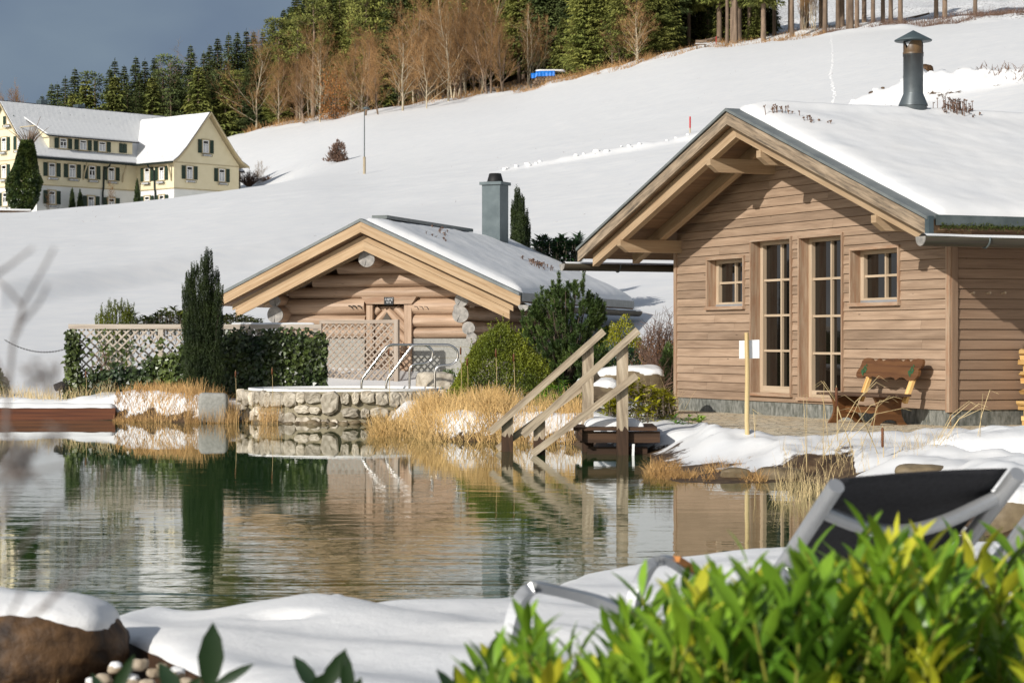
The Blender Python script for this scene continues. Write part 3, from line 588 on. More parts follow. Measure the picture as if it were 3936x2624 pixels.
V[:, 2] += .11 * (1 - smooth01(S_ / .35)) * smooth01(((V[:, 0] - CP[0]) * CT[0] + (V[:, 1] - CP[1]) * CT[1] + 1.05) / .5)
mb.add(V, F[:, ::-1], .5, None, True); mb.build('roof_snow', M['roofsnow'], cabin)
# eaves: zinc drip edge, moss and a hollowed log for a gutter
mb = MB(); lb(mb, cpt, SE0 - .02, SE0 + .01, -1.15, 9.5, zroof(SE0) - .10, zroof(SE0) + .03, .5); mb.build('drip_edge', M['zincdark'], cabin)
mb = MB(); lb(mb, cpt, SE0 - .03, SE0 + .06, -1.27, -1.2, zroof(SE0) - .22, zroof(SE0) + .012, .5); mb.build('end_cap', M['zinc'], cabin)
mb = MB(); P = np.array([cpt(SE0 - .015 + RNG.normal(0, .012), t, zroof(SE0) - .125 + RNG.normal(0, .018)) for t in RNG.uniform(-1.1, 9.4, 5200)]); dr = unit(np.stack([RNG.normal(0, .5, len(P)) + .3 * -CW[0], RNG.normal(0, .5, len(P)) - .4, RNG.uniform(.3, 1.2, len(P))], 1))
leaves(mb, P, dr, RNG.normal(0, 1, (len(P), 3)), RNG.uniform(.02, .055, len(P)), .012, RNG.random(len(P)), 'diamond'); mb.build('moss', M['moss'], cabin)
def log_gutter(f, s, t0, t1, z, r, par, snow=True, hole=True):
    mb = MB(); a = np.linspace(-math.pi - .15, .15, 15); n = 30; ts = np.linspace(t0, t1, n); rows = []
    ring = [(math.cos(x), math.sin(x)) for x in a] + [(math.cos(x) * .72, math.sin(x) * .72) for x in a[::-1]]
    for t in ts: rows += [f(s + r * c * (1 + .02 * math.sin(t * 2)), t, z + r * q) for c, q in ring]
    m = len(ring); F = [(i * m + k, i * m + (k + 1) % m, (i + 1) * m + (k + 1) % m, (i + 1) * m + k) for i in range(n - 1) for k in range(m)]
    UV = np.array([[(ts[i], k * .03), (ts[i], (k + 1) * .03), (ts[i + 1], (k + 1) * .03), (ts[i + 1], k * .03)] for i in range(n - 1) for k in range(m)])
    mb.add(rows, F, .5, UV, True); g = mb.build('gutter', M['gutterwood'], par)
    for te, o in ((t0 - .012, .03), (t1, .0)):
        mb = MB(); disc = [f(s + r * .985 * math.cos(x), te, z + r * .985 * math.sin(x)) for x in np.linspace(-math.pi - .15, .15, 18)]; mb.prism(disc, f(0, .03, 0) - f(0, 0, 0)); mb.build('end_plug', M['endgrain'], g)
    if snow:
        mb = MB(); S, T = np.meshgrid(np.linspace(-.9, .9, 7), np.linspace(t0 + .02, t1 - .02, 120)); V = np.array([f(s + r * a_, t, z + r * (-.05 + .55 * (1 - a_ * a_) ** .5 * (.5 + .8 * vnoise(np.array([[t, a_, 0.]]), 1.7, 3)[0]))) for a_, t in zip(S.ravel(), T.ravel())]); n, m = S.shape
        F = (np.arange(n - 1)[:, None] * m + np.arange(m - 1)[None]).ravel(); mb.add(V, np.stack([F, F + 1, F + m + 1, F + m], 1)[:, ::-1], .5, None, True); mb.build('gutter_snow', M['roofsnow'], g)
    return g
g1 = log_gutter(cpt, -1.42, -1.42, 9.4, 2.70, .105, cabin); g2 = log_gutter(cpt, 9.06, -1.5, 9.4, 2.70, .10, cabin)
for g, s in ((g1, -1.42), (g2, 9.06)):
    for t in (-.45, 2.2, 5):
        mb = MB(); mb.tube([cpt(s + .112 * math.cos(a), t - .02, 2.70 + .112 * math.sin(a)) for a in np.linspace(-3.3, .3, 14)], .012, 6); mb.build('bracket', M['zincdark'], g)
# stove pipe through the ridge
c = cpt(SA, 1.96, 0); mb = MB(); mb.lathe((c[0], c[1], 0), [(.205, 4.5), (.21, 4.98), (.214, 5.0)], 32); mb.lathe((c[0], c[1], 0), [(.222, 4.99), (.22, 5.005), (.152, 5.17), (.15, 5.18)], 32); mb.lathe((c[0], c[1], 0), [(.15, 5.17), (.15, 5.735), (.156, 5.74), (.156, 5.775)], 32); sp = mb.build('stove_pipe', M['pipe'], cabin)
mb = MB(); n = 48; rows = []
for k in range(n):
    a = k * 2 * math.pi / n; hgt = 5.815 + .185 * abs(math.sin(1.5 * (a + .35))) ** .6
    for z in (5.773, 5.80, 5.805, hgt): rows.append((c[0] + (.157 if z < 5.804 else .150) * math.cos(a), c[1] + (.157 if z < 5.804 else .150) * math.sin(a), z))
F = [(k * 4 + i, ((k + 1) % n) * 4 + i, ((k + 1) % n) * 4 + i + 1, k * 4 + i + 1) for k in range(n) for i in range(3)]; mb.add(rows, F, .5, None, True); mb.build('collar', M['soot'], sp)
mb = MB(); mb.lathe((c[0], c[1], 0), [(.0, 5.965), (.278, 5.97), (.285, 5.98), (.28, 5.99), (.0, 6.14)], 36); mb.build('rain_cap', M['zinc'], sp)
# lamp under the right-hand ridge purlin, coat pegs on the side wall
q = cpt(2.72, -.02, 3.93); mb = MB(); mb.tube([q + (0, 0, .02), q + cpt(0, -.07, -.01) - cpt(0, 0, 0)], [.035, .03], 12); l = mb.build('spot_lamp', M['alu'], cabin)
mb = MB(); mb.tube([q + cpt(.02, -.06, -.01) - cpt(0, 0, 0), q + cpt(.10, -.15, -.06) - cpt(0, 0, 0)], [.05, .062], 14); mb.build('lamp_head', M['alu'], l)
for x, y in ((3727, 1121), (3789, 1121), (3847, 1121)):
    t, z = hit(x, y, CP, CT); mb = MB(); mb.tube([cpt(.0, t, z), cpt(-.09, t, z + .012)], .011, 8); mb.tube([cpt(-.085, t, z + .011), cpt(-.105, t, z + .014)], .017, 8); mb.build('coat_peg', M['sash'], cabin)
# an electric-blue ring on the roof and dead stonecrop poking out of the snow
def sprigs(name, cx, n, sp, h, par, mat='deadtwig', s_=None, t_=None):
    mb = MB()
    for _ in range(n):
        s, t = s_ + random.gauss(0, sp * .6), t_ + random.gauss(0, sp); b = slope_pt(s, t, .02); e = b + np.array((random.gauss(0, .02), random.gauss(0, .02), .12 + h * random.random())); mb.tube([b, (b + e) / 2 + .008, e], .005, 4, random.random()); k = 6
        leaves(mb, np.repeat(e[None], k, 0), RNG.normal(0, 1, (k, 3)) + (0, 0, .6), RNG.normal(0, 1, (k, 3)), .03, .02, RNG.random(k), 'diamond')
    return mb.build(name, M[mat], par)
sprigs('dry_stonecrop', 0, 90, .16, .20, cabin, s_=3.70, t_=2.62); sprigs('dry_stonecrop', 0, 16, .11, .10, cabin, s_=3.2, t_=-.72); sprigs('dry_stonecrop', 0, 9, .10, .05, cabin, s_=2.75, t_=-.4); sprigs('dry_stonecrop', 0, 12, .4, .12, cabin, s_=3.6, t_=5.0)
# ---------------------------------------------------------------- the log sauna across the pond
LP = np.array((-3.377, 49.4)); LW = np.array((.956, -.292)); LT = np.array((.292, .956))
def lpt(s, t, z): return np.array((LP[0] + s * LW[0] + t * LT[0], LP[1] + s * LW[1] + t * LT[1], z))
def lhit(x, y, t=0): return hit(x, y, LP + LT * t, LW)
sauna = thing('log_sauna', 'low log sauna with a snowy roof and tan barge boards beyond the pool', 'sauna', tuple(lpt(.4, 3, .4)))
LA, LZ = .46, 4.08
lroof = lambda s: LZ - (.477 * (LA - s) if s < LA else .452 * (s - LA))
LE0, LE1 = -2.884, 4.09
def lrf(s, t, dz): return lpt(s, t, lroof(s) + dz)
def lrake(nm, mat, t0, t1, d0, d1, sa, sb, par, tint=None):
    mb = MB(); P = []
    for dz in (d0, d1): P += [lrf(sa, t0, dz), lrf(sb, t0, dz), lrf(sb, t1, dz), lrf(sa, t1, dz)]
    mb.hexa(P, random.random() if tint is None else tint); return mb.build(nm, mat, par)
# log courses of the front wall
rows = [(1.487, 1.73), (1.73, 2.018), (2.018, 2.38), (2.38, 2.63), (2.63, 2.92), (2.92, 3.2), (3.2, 3.48), (3.48, 3.72)]
def hits_x(x, z, t=0):                                    # where photo column x meets the wall
    return lhit(x, 1300, t)[0]
dL, dR = hits_x(1409, 2), hits_x(1582, 2); WL, WR = -1.83, 2.56
for z0, z1 in rows:
    zc, r = (z0 + z1) / 2, (z1 - z0) / 2 * 1.03; lim0, lim1 = LA - (LZ - .55 - zc) / .477, LA + (LZ - .55 - zc) / .452
    a, b = max(WL - .05, lim0), min(WR + .05, lim1)
    for q0, q1 in (((a, dL), (dR, b)) if z1 < 2.45 else ((a, b),)):
        mb = MB(); k = np.linspace(q0, q1, 9); mb.tube([lpt(s, .02 * math.sin(s * 1.7 + zc), zc + .008 * math.sin(s * 2 + zc * 9)) for s in k], [r * (1 + .02 * math.sin(s + zc * 5)) for s in k], 18, random.random()); mb.build('log', M['log'], sauna)
def log_end(s, z, r, t0, t1=7.5, dbl=None):
    mb = MB(); mb.tube([lpt(s, t, z) for t in np.linspace(t0 + .004, t1, 12)], r, 20, random.random(), caps=False); o = mb.build('log', M['log'], sauna)
    mb = MB(); n = 26; pts = [lpt(s + r * (1 + .03 * math.sin(3 * a + z)) * math.cos(a), t0, z + r * (1 + .03 * math.sin(2 * a + z)) * math.sin(a)) for a in np.linspace(0, 2 * math.pi, n, endpoint=False)]
    mb.prism(pts, lpt(0, .03, 0) - lpt(0, 0, 0)); mb.build('end_grain', M['endgrain'], o)
    mb = MB(); a = random.uniform(-2.2, -1); mb.prism([lpt(s, t0 - .003, z), lpt(s + r * .9 * math.cos(a - .05), t0 - .003, z + r * .9 * math.sin(a - .05)), lpt(s + r * .9 * math.cos(a + .05), t0 - .003, z + r * .9 * math.sin(a + .05))], lpt(0, .01, 0) - lpt(0, 0, 0)); mb.build('crack', M['black'], o)
for x, y, r in ((1055.5, 1147.6, 23), (1056.6, 1201, 33)):
    s, z = lhit(x, y, -.6); log_end(s, z, r / 176, -.6)
for x, y, r in ((1773, 1143.8, 27), (1769, 1200, 33), (1800, 1252.8, 26), (1812, 1290, 22)):
    s, z = lhit(x, y, -.5); log_end(s, z, r / 178, -.5)
s, z = lhit(1761, 1176, -.46); log_end(s, z, .10, -.49)
s, z = lhit(1408.5, 985.5, -.85); log_end(s, z, .188, -.85)
# block base, roof, barge boards
mb = MB(); b0 = WL - .1; lb(mb, lpt, b0, dL, -.13, .2, -.1, 1.487); lb(mb, lpt, dR, WR + .1, -.13, .2, -.1, 1.487); lb(mb, lpt, b0, b0 + .3, .2, 7.4, -.1, 1.487); lb(mb, lpt, WR - .2, WR + .1, .2, 7.4, -.1, 1.487); mb.build('block_base', M['concrete'], sauna)
mb = MB()
for k in range(4):
    z = 1.3 - k * .24
    for q0, q1 in ((b0, dL), (dR, WR + .1)): lb(mb, lpt, q0, q1, -.1325, -.128, z, z + .008)
mb.build('mortar_joint', M['mortar'], sauna)
mb = MB(); mb.prism([lpt(WL, .35, 1.4), lpt(WR, .35, 1.4), lpt(WR, .35, 2.5), lpt(LA, .35, 3.6), lpt(WL, .35, 2.5)], lpt(0, 7, 0) - lpt(0, 0, 0)); mb.build('inner_wall', M['soffit'], sauna)
mb = MB()
for e in (LE0 + .05, LE1 - .05):
    P = []
    for dz in (-.30, -.03): P += [lrf(LA, -1.16, dz), lrf(e, -1.16, dz), lrf(e, 9.0, dz), lrf(LA, 9.0, dz)]
    mb.hexa(P)
rf = mb.build('roof', M['soffit'], sauna)
for e, sg in ((LE0, -1), (LE1, 1)):
    lrake('barge_board', M['pine'], -1.235, -1.17, -.285, -.045, LA, e, sauna); lrake('flashing', M['flashing'], -1.26, -1.02, -.05, .015, LA, e - sg * .02, sauna)
    lrake('inner_barge_board', M['pine'], -1.02, -.965, -.47, -.345, LA, e - sg * .22, sauna); lrake('inner_barge_board', M['pine'], -1.03, -.97, -.675, -.475, LA, e - sg * .30, sauna)
    lrake('rafter', M['pine'], -.16, -.05, -.55, -.28, LA, e - sg * .6, sauna)
mb = MB()
for e, sg, sd_ in ((LE1, 1, 4), (LE0, -1, 6)):
    V, F = snow_sheet(lambda s, t: lrf(s, t, .005), LA + sg * .02, e - sg * .02, -1.04 if sg > 0 else -.5, 9.0, 70, 110, .17 if sg > 0 else .10, sd_, .5 if sg > 0 else .16); mb.add(V, F if sg < 0 else F[:, ::-1], .5, None, True)
mb.build('roof_snow', M['roofsnow'], sauna)
sn = sauna.children[-1]; me = sn.data
if me.polygons[0].normal.z < 0 or me.polygons[len(me.polygons) - 5].normal.z < 0:
    pass
mb = MB(); lb(mb, lpt, LA - .16, LA + .2, -.1, 6.1, LZ + .07, LZ + .145, .5); mb.build('ridge_flashing', M['zincdark'], sauna)
g = log_gutter(lpt, LE1 + .10, -1.32, 8.9, lroof(LE1) - .26, .115, sauna)
mb = MB(); lb(mb, lpt, LE1 - .03, LE1 + .0, -1.1, 8.9, lroof(LE1) - .16, lroof(LE1) + .02); mb.build('drip_edge', M['zincdark'], sauna)
for (s_, t_, n) in ((2.6, 5.2, 40), (1.6, .6, 8), (1.2, 2.5, 8)):
    mb = MB()
    for _ in range(n):
        s, t = s_ + random.gauss(0, .14), t_ + random.gauss(0, .4); b = lrf(s, t, .12); e = b + np.array((random.gauss(0, .02), 0, .06 + .06 * random.random())); mb.tube([b, e], .008, 4, random.random()); leaves(mb, np.repeat(e[None], 5, 0), RNG.normal(0, 1, (5, 3)) + (0, 0, .5), RNG.normal(0, 1, (5, 3)), .05, .03, RNG.random(5), 'diamond')
    mb.build('dry_stonecrop', M['deadtwig'], sauna)
# square zinc chimney with a black pot
cs, ct = .95, 7.0; cc = lpt(cs, ct, 0); mb = MB(); ry = -math.radians(25); mb.box((cc[0], cc[1], 4.2), .50, .50, 2.36, ry); ch = mb.build('chimney', M['zinc'], sauna)
mb = MB(); mb.box((cc[0], cc[1], 5.40), .60, .60, .075, ry); mb.build('cap_plate', M['zinc'], ch)
mb = MB(); mb.lathe((cc[0], cc[1], 5.437), [(.0, 0), (.205, 0), (.205, .02), (.15, .22), (.13, .225), (.12, .1), (0, .1)], 24); mb.build('chimney_pot', M['black'], ch)
# door under a dovetailed lintel
def lrect(x0, x1, y0, y1, t): a = lhit(x0, y0, t); b = lhit(x1, y1, t); return a[0], b[0], b[1], a[1]
mb = MB(); s0, s1, _, _ = lrect(1408, 1431, 1160, 1481, -.2); lb(mb, lpt, s0, s1, -.2, .1, .35, 2.23, .7); fr = mb.build('door_post', M['log'], sauna)
mb = MB(); s2, s3, _, _ = lrect(1553, 1581, 1160, 1481, -.2); lb(mb, lpt, s2, s3, -.2, .1, .35, 2.23, .4); mb.build('door_post', M['log'], sauna)
mb = MB(); q = [lhit(x, y, -.24) for x, y in ((1388, 1133), (1600, 1132), (1582, 1160), (1408, 1161))]; mb.prism([lpt(s, -.24, z) for s, z in q[::-1]], lpt(0, .3, 0) - lpt(0, 0, 0), .8, lpt(1, 0, 0) - lpt(0, 0, 0)); mb.build('lintel', M['casing'], sauna)
mb = MB(); mid = lhit(1488, 1300, -.1)[0]
lb(mb, lpt, s1, s2, -.02, .06, .35, 2.2, .1); dr = mb.build('door', M['log'], sauna)
mb = MB()
for k in range(9):                                          # half-round boards laid as chevrons
    zt = 2.36 - k * .25
    for e, sg in ((s1, -1), (s2, 1)):
        a = np.array((mid, zt)); b = np.array((e, zt - .84 * abs(e - mid) * 1.15))
        if b[1] < .5 and a[1] < .75: continue
        if k == 2: a = a + (b - a) * .16
        hi = 2.17
        if a[1] > hi: a = a + (b - a) * (a[1] - hi) / (a[1] - b[1])
        if b[1] < .4: b = b + (a - b) * (.4 - b[1]) / (a[1] - b[1])
        mb.tube([lpt(a[0], -.03, a[1]), lpt(b[0], -.03, b[1])], .088, 10, random.random())
mb.build('chevron_board', M['log'], dr)
mb = MB(); ws, wz = lhit(1488, 1210, -.1); mb.prism([lpt(ws - .11, -.125, wz - .08), lpt(ws + .11, -.125, wz - .08), lpt(ws, -.125, wz + .1)], lpt(0, .02, 0) - lpt(0, 0, 0)); mb.build('peep_window', M['glass'], dr)
mb = MB(); hs, hz = lhit(1545, 1327, -.2); mb.tube([lpt(hs - .12, -.2, hz - .02), lpt(hs + .05, -.26, hz + .01)], .03, 8); mb.tube([lpt(hs + .05, -.27, hz - .11), lpt(hs + .055, -.29, hz), lpt(hs + .05, -.27, hz + .11)], [.035, .055, .03], 10); mb.build('handle', M['log'], dr)
for x in (1350, 1366, 1385, 1604, 1623, 1642):
    s, z = lhit(x, 1170 if x < 1500 else 1173, -.14); mb = MB(); mb.tube([lpt(s - .05, -.14, z + .012), lpt(s - .04, -.20, z + .018), lpt(s + .02, -.2, z + .01), lpt(s + .05, -.19, z - .05)], .011, 6); mb.build('coat_hook', M['black'], sauna)
sg = thing('chalk_sign', 'small slate sign with chalk temperature on the sauna lintel', 'sign', tuple(lpt(*([lhit(1494, 1147, -.26)[0], -.26, lhit(1494, 1147, -.26)[1]]))))
mb = MB(); a = lrect(1476, 1511.5, 1133.5, 1162.5, -.262); lb(mb, lpt, a[0], a[1], -.262, -.242, a[2], a[3]); mb.build('board', M['slate'], sg)
def text(body, size, pos, rot, mat, par, name='lettering'):
    cu = bpy.data.curves.new(name, 'FONT'); cu.body = body; cu.size = size; cu.align_x = 'CENTER'; cu.align_y = 'CENTER'; cu.extrude = .001; cu.shear = .25; o0 = bpy.data.objects.new(name + '_src', cu); COL.objects.link(o0); o0.location = pos; o0.rotation_euler = rot
    dg = bpy.context.evaluated_depsgraph_get(); me = bpy.data.meshes.new_from_object(o0.evaluated_get(dg)); me.transform(Matrix.LocRotScale(Vector(pos), __import__('mathutils').Euler(rot), Vector((1, 1, 1)))); bpy.data.objects.remove(o0); me.materials.clear(); me.materials.append(M[mat]); o = bpy.data.objects.new(name, me); COL.objects.link(o); o.parent = par; o.matrix_parent_inverse = parent_inv(par); return o
rzl = math.atan2(LW[1], LW[0])
text('110°C', .078, tuple(lpt((a[0] + a[1]) / 2, -.265, a[3] - .055)), (math.pi / 2, 0, rzl), 'chalk', sg); text('15 %', .058, tuple(lpt((a[0] + a[1]) / 2 - .005, -.265, a[3] - .118)), (math.pi / 2, 0, rzl), 'chalk', sg)
# lattice screen before the door
def lattice(mb, f, s0, s1, z0, z1, t, pitch, wdt=.03, th=.012, keep=None):
    for sg_, tt in ((1, t), (-1, t + th + .001)):
        c0 = (s0 - z1) if sg_ > 0 else (s0 + z0); c1 = (s1 - z0) if sg_ > 0 else (s1 + z1); c = c0 + pitch
        while c < c1:
            # s - z = c  (rising)   or   s + z = c  (falling)
            if sg_ > 0: a = (max(s0, c + z0), 0); b = (min(s1, c + z1), 0); pa, pb = (a[0], a[0] - c), (b[0], b[0] - c)
            else: a = max(s0, c - z1); b = min(s1, c - z0); pa, pb = (a, c - a), (b, c - b)
            if pb[0] - pa[0] > .05: mb.beam(f(pa[0], tt, pa[1]), f(pb[0], tt, pb[1]), th, wdt, random.random() * 0 + (0, 0, 1) if False else (0, 0, 1))
            c += pitch
scr = thing('lattice_screen', 'grey-brown wooden lattice screen standing before the sauna door', 'screen', tuple(lpt(-.3, -1.6, .42)))
def fit(x, y, t): return lhit(x, y, t)
T = -1.5; a = lhit(1229, 1222, T); b = lhit(1520, 1480, T); S0, S1, Z0, Z1 = a[0], b[0], .42, a[1]; e = .055
mb = MB(); lb(mb, lpt, S0, S0 + e * .9, T - .03, T + .05, Z0 - .1, Z1, .6); mb.build('frame', M['screenwood'], scr)
mb = MB(); lb(mb, lpt, S1 - .02, S1 + .075, T - .05, T + .06, Z0 - .1, Z1 + .005, .6); mb.build('frame', M['screenwood'], scr)
mb = MB(); lb(mb, lpt, S0 + e * .9, S1 - .02, T - .03, T + .05, Z1 - .075, Z1, .7); mb.build('frame', M['screenwood'], scr)
mb = MB(); lattice(mb, lpt, S0 + .05, S1 - .02, Z0, Z1 - .07, T, .148, .034); mb.build('slat', M['screenwood'], scr)
# ---------------------------------------------------------------- warm plunge pool in a field-stone ring
pc = np.array((W(1330, 1500, 39.6)[0], 39.75)); RX, RY, PZ = 1.95, 1.75, .57
pool = thing('stone_pool', 'round plunge pool walled with grey field stones beside the pond', 'pool', (pc[0], pc[1], 0))
el = lambda a, k, z: np.array((pc[0] + (RX + k) * math.cos(a), pc[1] + (RY + k) * math.sin(a), z))
A = np.linspace(0, 2 * math.pi, 97)
def ring(prof, mat, nm):
    mb = MB(); V = np.array([el(a, k, z) for a in A[:-1] for k, z in prof]); m = len(prof); n = 96; F = [(i * m + k, ((i + 1) % n) * m + k, ((i + 1) % n) * m + k + 1, i * m + k + 1) for i in range(n) for k in range(m - 1)]; mb.add(V, F, .5, None, True); return mb.build(nm, M[mat], pool)
ring([(-.06, -.3), (-.06, PZ - .02), (-.38, PZ - .02), (-.38, -.3)], 'mortar', 'wall_core')
ring([(-.19, PZ - .04), (-.19, PZ + .02), (-.25, PZ + .022), (-.28, PZ - .08)], 'white', 'rim')
mb = MB(); mb.add([el(a, -.26, PZ - .05) for a in A[:-1]], [list(range(96))]); mb.build('pool_water', M['water'], pool)
rs = random.Random(5); mb = MB(); k = 0
def stone(c, ex, sx, sz, dep, seed, tint):
    r_ = random.Random(seed); n = 9; out_ = np.array((ex[1], -ex[0], 0.)); m = 11
    ang = np.linspace(0, 2 * math.pi, m, endpoint=False); prof = []
    sq = [max(abs(math.cos(x)), abs(math.sin(x))) for x in ang]; rad = np.array([min(1.06, (1 / q) * .92) * (1 + r_.uniform(-.16, .06)) for q in sq])
    V = []
    for dd, k_ in ((-.05, 1.0), (.03, 1.0), (.055, .95), (.066, .8), (.068, .4)):
        for x, q in zip(ang, rad): V.append(np.asarray(c) + np.asarray(ex) * sx * .5 * q * k_ * math.cos(x) + np.array((0, 0, 1.)) * sz * .5 * q * k_ * math.sin(x) + out_ * (dep + dd + r_.uniform(-.012, .012)))
    V.append(np.asarray(c) + out_ * (dep + .07)); F = [(i * m + j, i * m + (j + 1) % m, (i + 1) * m + (j + 1) % m, (i + 1) * m + j) for i in range(4) for j in range(m)]; base = 4 * m
    return V, F, [(base + j, base + (j + 1) % m, len(V) - 1) for j in range(m)]
sm = MB()
zrow = [-.17, .09, .33, .585]
a = math.pi * .93
while a < 2.07 * math.pi:
    wd = rs.uniform(.26, .62); da = wd / (RX * abs(math.sin(a)) + RY * abs(math.cos(a))); z = -.17; fr_ = rs.choice([(.55, .45), (.38, .62), (.30, .34, .36), (.42, .24, .34), (.33, .3, .37)])
    for q in fr_:
        hh = q * .755; parts = [(0, 1)]
        if wd > .36 and rs.random() < .75: c_ = rs.uniform(.32, .68); parts = [(0, c_), (c_, 1)]
        for p0_, p1_ in parts:
            am = a + da * (p0_ + p1_) / 2; p = el(am, -.06, 0); tg = unit(el(am + .01, -.06, 0) - el(am - .01, -.06, 0)); V, F, F3 = stone((p[0], p[1], z + hh / 2 + rs.uniform(-.012, .012)), tg, wd * (p1_ - p0_) - .022, hh - rs.uniform(.016, .045), rs.uniform(-.01, .012), rs.random(), 0)
            t_ = rs.random(); sm.add(V, F, t_); sm.add(V, F3, t_)
        z += hh
    a += da
sm.build('field_stone', M['granite'], pool)
mb = MB(); rr_ = random.Random(12)
for i in range(90):
    a_ = math.pi * (.95 + 1.08 * i / 90) + rr_.uniform(-.02, .02); p = el(a_, .0 + rr_.uniform(-.02, .16), rr_.uniform(-.03, .03)); s_ = rr_.uniform(.03, .085); rock(mb, p, (s_ * 1.3, s_, s_ * .7), i, n=7, sq=.8, rough=.4, tint=rr_.random())
tag(mb.build('rubble', M['boulder'], pool), kind='stuff')
# flat slab at the left end of the ring
sb = tag((lambda mb: (rock(mb, W(822, 1560, 38.5), (.25, .13, .27), 3, n=14, sq=.32, rough=.08), mb.build('stone_slab', M['concrete']))[1])(MB()), 'upright grey stone slab at the left end of the pool wall', 'slab')
# two bent stainless handrails
def rail(pts, Y, lab):
    P = [W(1000 + x / 2.6133, 1050 + y / 2.6133, Y + dy) for x, y, dy in pts]; P = np.array(P); Q = [P[0]]
    for i in range(1, len(P) - 1):                         # round the corners
        for t in np.linspace(0, 1, 7): a_ = P[i] + (P[i - 1] - P[i]) * min(.4, .09 / np.linalg.norm(P[i - 1] - P[i])); b_ = P[i] + (P[i + 1] - P[i]) * min(.4, .09 / np.linalg.norm(P[i + 1] - P[i])); Q.append((1 - t) ** 2 * a_ + 2 * t * (1 - t) * P[i] + t * t * b_)
    Q.append(P[-1]); mb = MB(); mb.tube(Q, .022, 12); tag(mb.build('handrail', M['steel']), lab, 'handrail', 'stainless handrails of the plunge pool')
rail([(1019, 1168, 0), (1016, 1052, 0), (1282, 697, 0), (1672, 697, 0), (1738, 760, 0), (1725, 850, 0), (1665, 888, 0), (1545, 892, 0), (1500, 930, 0), (1500, 1140, 0)], 40.3, 'bent stainless handrail at the far side of the pool steps')
rail([(1267, 1172, 0), (1266, 1056, 0), (1532, 697, 0), (1905, 697, 0), (1985, 750, 0), (1985, 850, 0), (1915, 902, 0), (1800, 905, 0), (1756, 950, 0), (1756, 1148, 0)], 39.2, 'bent stainless handrail at the near side of the pool steps')
# ---------------------------------------------------------------- trellis fence under ivy
TP = np.array(D(160, 800, 41.4)[:2]); TE = np.array(D(735, 800, 42.0)[:2]); TL = np.linalg.norm(TE - TP); TD = (TE - TP) / TL; TN = np.array((-TD[1], TD[0]))
def tpt(s, t, z): return np.array((TP[0] + s * TD[0] + t * TN[0], TP[1] + s * TD[1] + t * TN[1], z))
tz1 = D(160, 742, 41.4)[2]; fence = thing('trellis_fence', 'pale wooden trellis fence overgrown with ivy behind the pond', 'fence', tuple(tpt(TL / 2, 0, .35)))
for s in (.06, TL * .36, TL * .72, TL - .08):
    mb = MB(); lb(mb, tpt, s - .05, s + .05, -.04, .06, .1, tz1 + (0 if s > 1 and s < TL - 1 else .0)); mb.build('post', M['trellis'], fence)
mb = MB(); lb(mb, tpt, -.02, TL, -.055, .075, tz1 - .07, tz1 + .02, .9); mb.build('top_rail', M['trellis'], fence)
mb = MB(); V, F = snow_sheet(lambda s, t: tpt(s, t, tz1 + .02), 3.0, TL - .1, -.05, .07, 60, 5, .03, 9, .05); mb.add(V, F, .5, None, True); mb.build('rail_snow', M['roofsnow'], fence)
mb = MB(); lattice(mb, tpt, .12, TL - .1, .36, tz1 - .08, -.01, .165, .034); mb.build('slat', M['trellis'], fence)
n = 30000; s = RNG.uniform(-.08, TL + .1, n); z = RNG.uniform(.28, tz1 - .02, n); h = (z - .3) / (tz1 - .3)
Pn = np.stack([s, z, z * 0], 1); nn = fbm(Pn, 1.6, 3, 31)
dens = np.clip((s / TL - .30 - .22 * (h - .35)) * 9 + (nn - .5) * 5, .0, 1); low = np.clip((.52 - h - s / TL * .0) * 4 - .55 + np.clip(s / TL - .04, 0, 1) * 3.6 + (nn - .5) * 2.4, 0, 1); edge = np.clip(1 - np.abs(s - .07) / .13, 0, 1) * 1.6
pr = np.maximum(np.maximum(dens, low), edge) + .03; pr = pr * np.where(h > .95, np.clip((nn - .47) * 5, 0, 1) * (s / TL > .36), 1)
pr = pr * np.where(h > .80 + .30 * (nn - .35), .10, 1); k = RNG.random(n) < pr; s, z, nn = s[k], z[k], nn[k]; n = len(s); tt = -.06 - np.abs(RNG.normal(0, .06, n)) - .16 * np.clip(1 - (z - .3) * 1.6, 0, 1) * RNG.random(n) - .12 * nn
P = np.stack([TP[0] + s * TD[0] + tt * TN[0], TP[1] + s * TD[1] + tt * TN[1], z], 1); dr_ = np.stack([RNG.normal(0, .55, n), RNG.normal(-.35, .3, n), RNG.normal(-.55, .4, n)], 1); nm = np.stack([RNG.normal(0, .5, n), -np.ones(n), RNG.normal(.3, .5, n)], 1)
mb = MB(); leaves(mb, P, dr_, nm, RNG.uniform(.045, .10, n), RNG.uniform(.05, .09, n), np.clip(.45 + .28 * RNG.normal(0, 1, n) + .25 * (s / TL > .35) * (s / TL < .55), 0, 1), 'ivy')
iv = thing('ivy', 'dense dark ivy covering the right half and foot of the trellis', 'ivy', tuple(tpt(TL / 2, -.2, .35))); mb.build('foliage', M['ivy'], iv)
mb = MB()
for _ in range(60):
    q = random.uniform(0, TL); y = .3; pts = []
    while y < random.uniform(.9, tz1 + .1): pts.append(tpt(q, -.03, y)); q += random.gauss(0, .05); y += .09
    if len(pts) > 3: mb.tube(pts, .006, 4, random.random())
mb.build('stem', M['deadtwig'], iv)
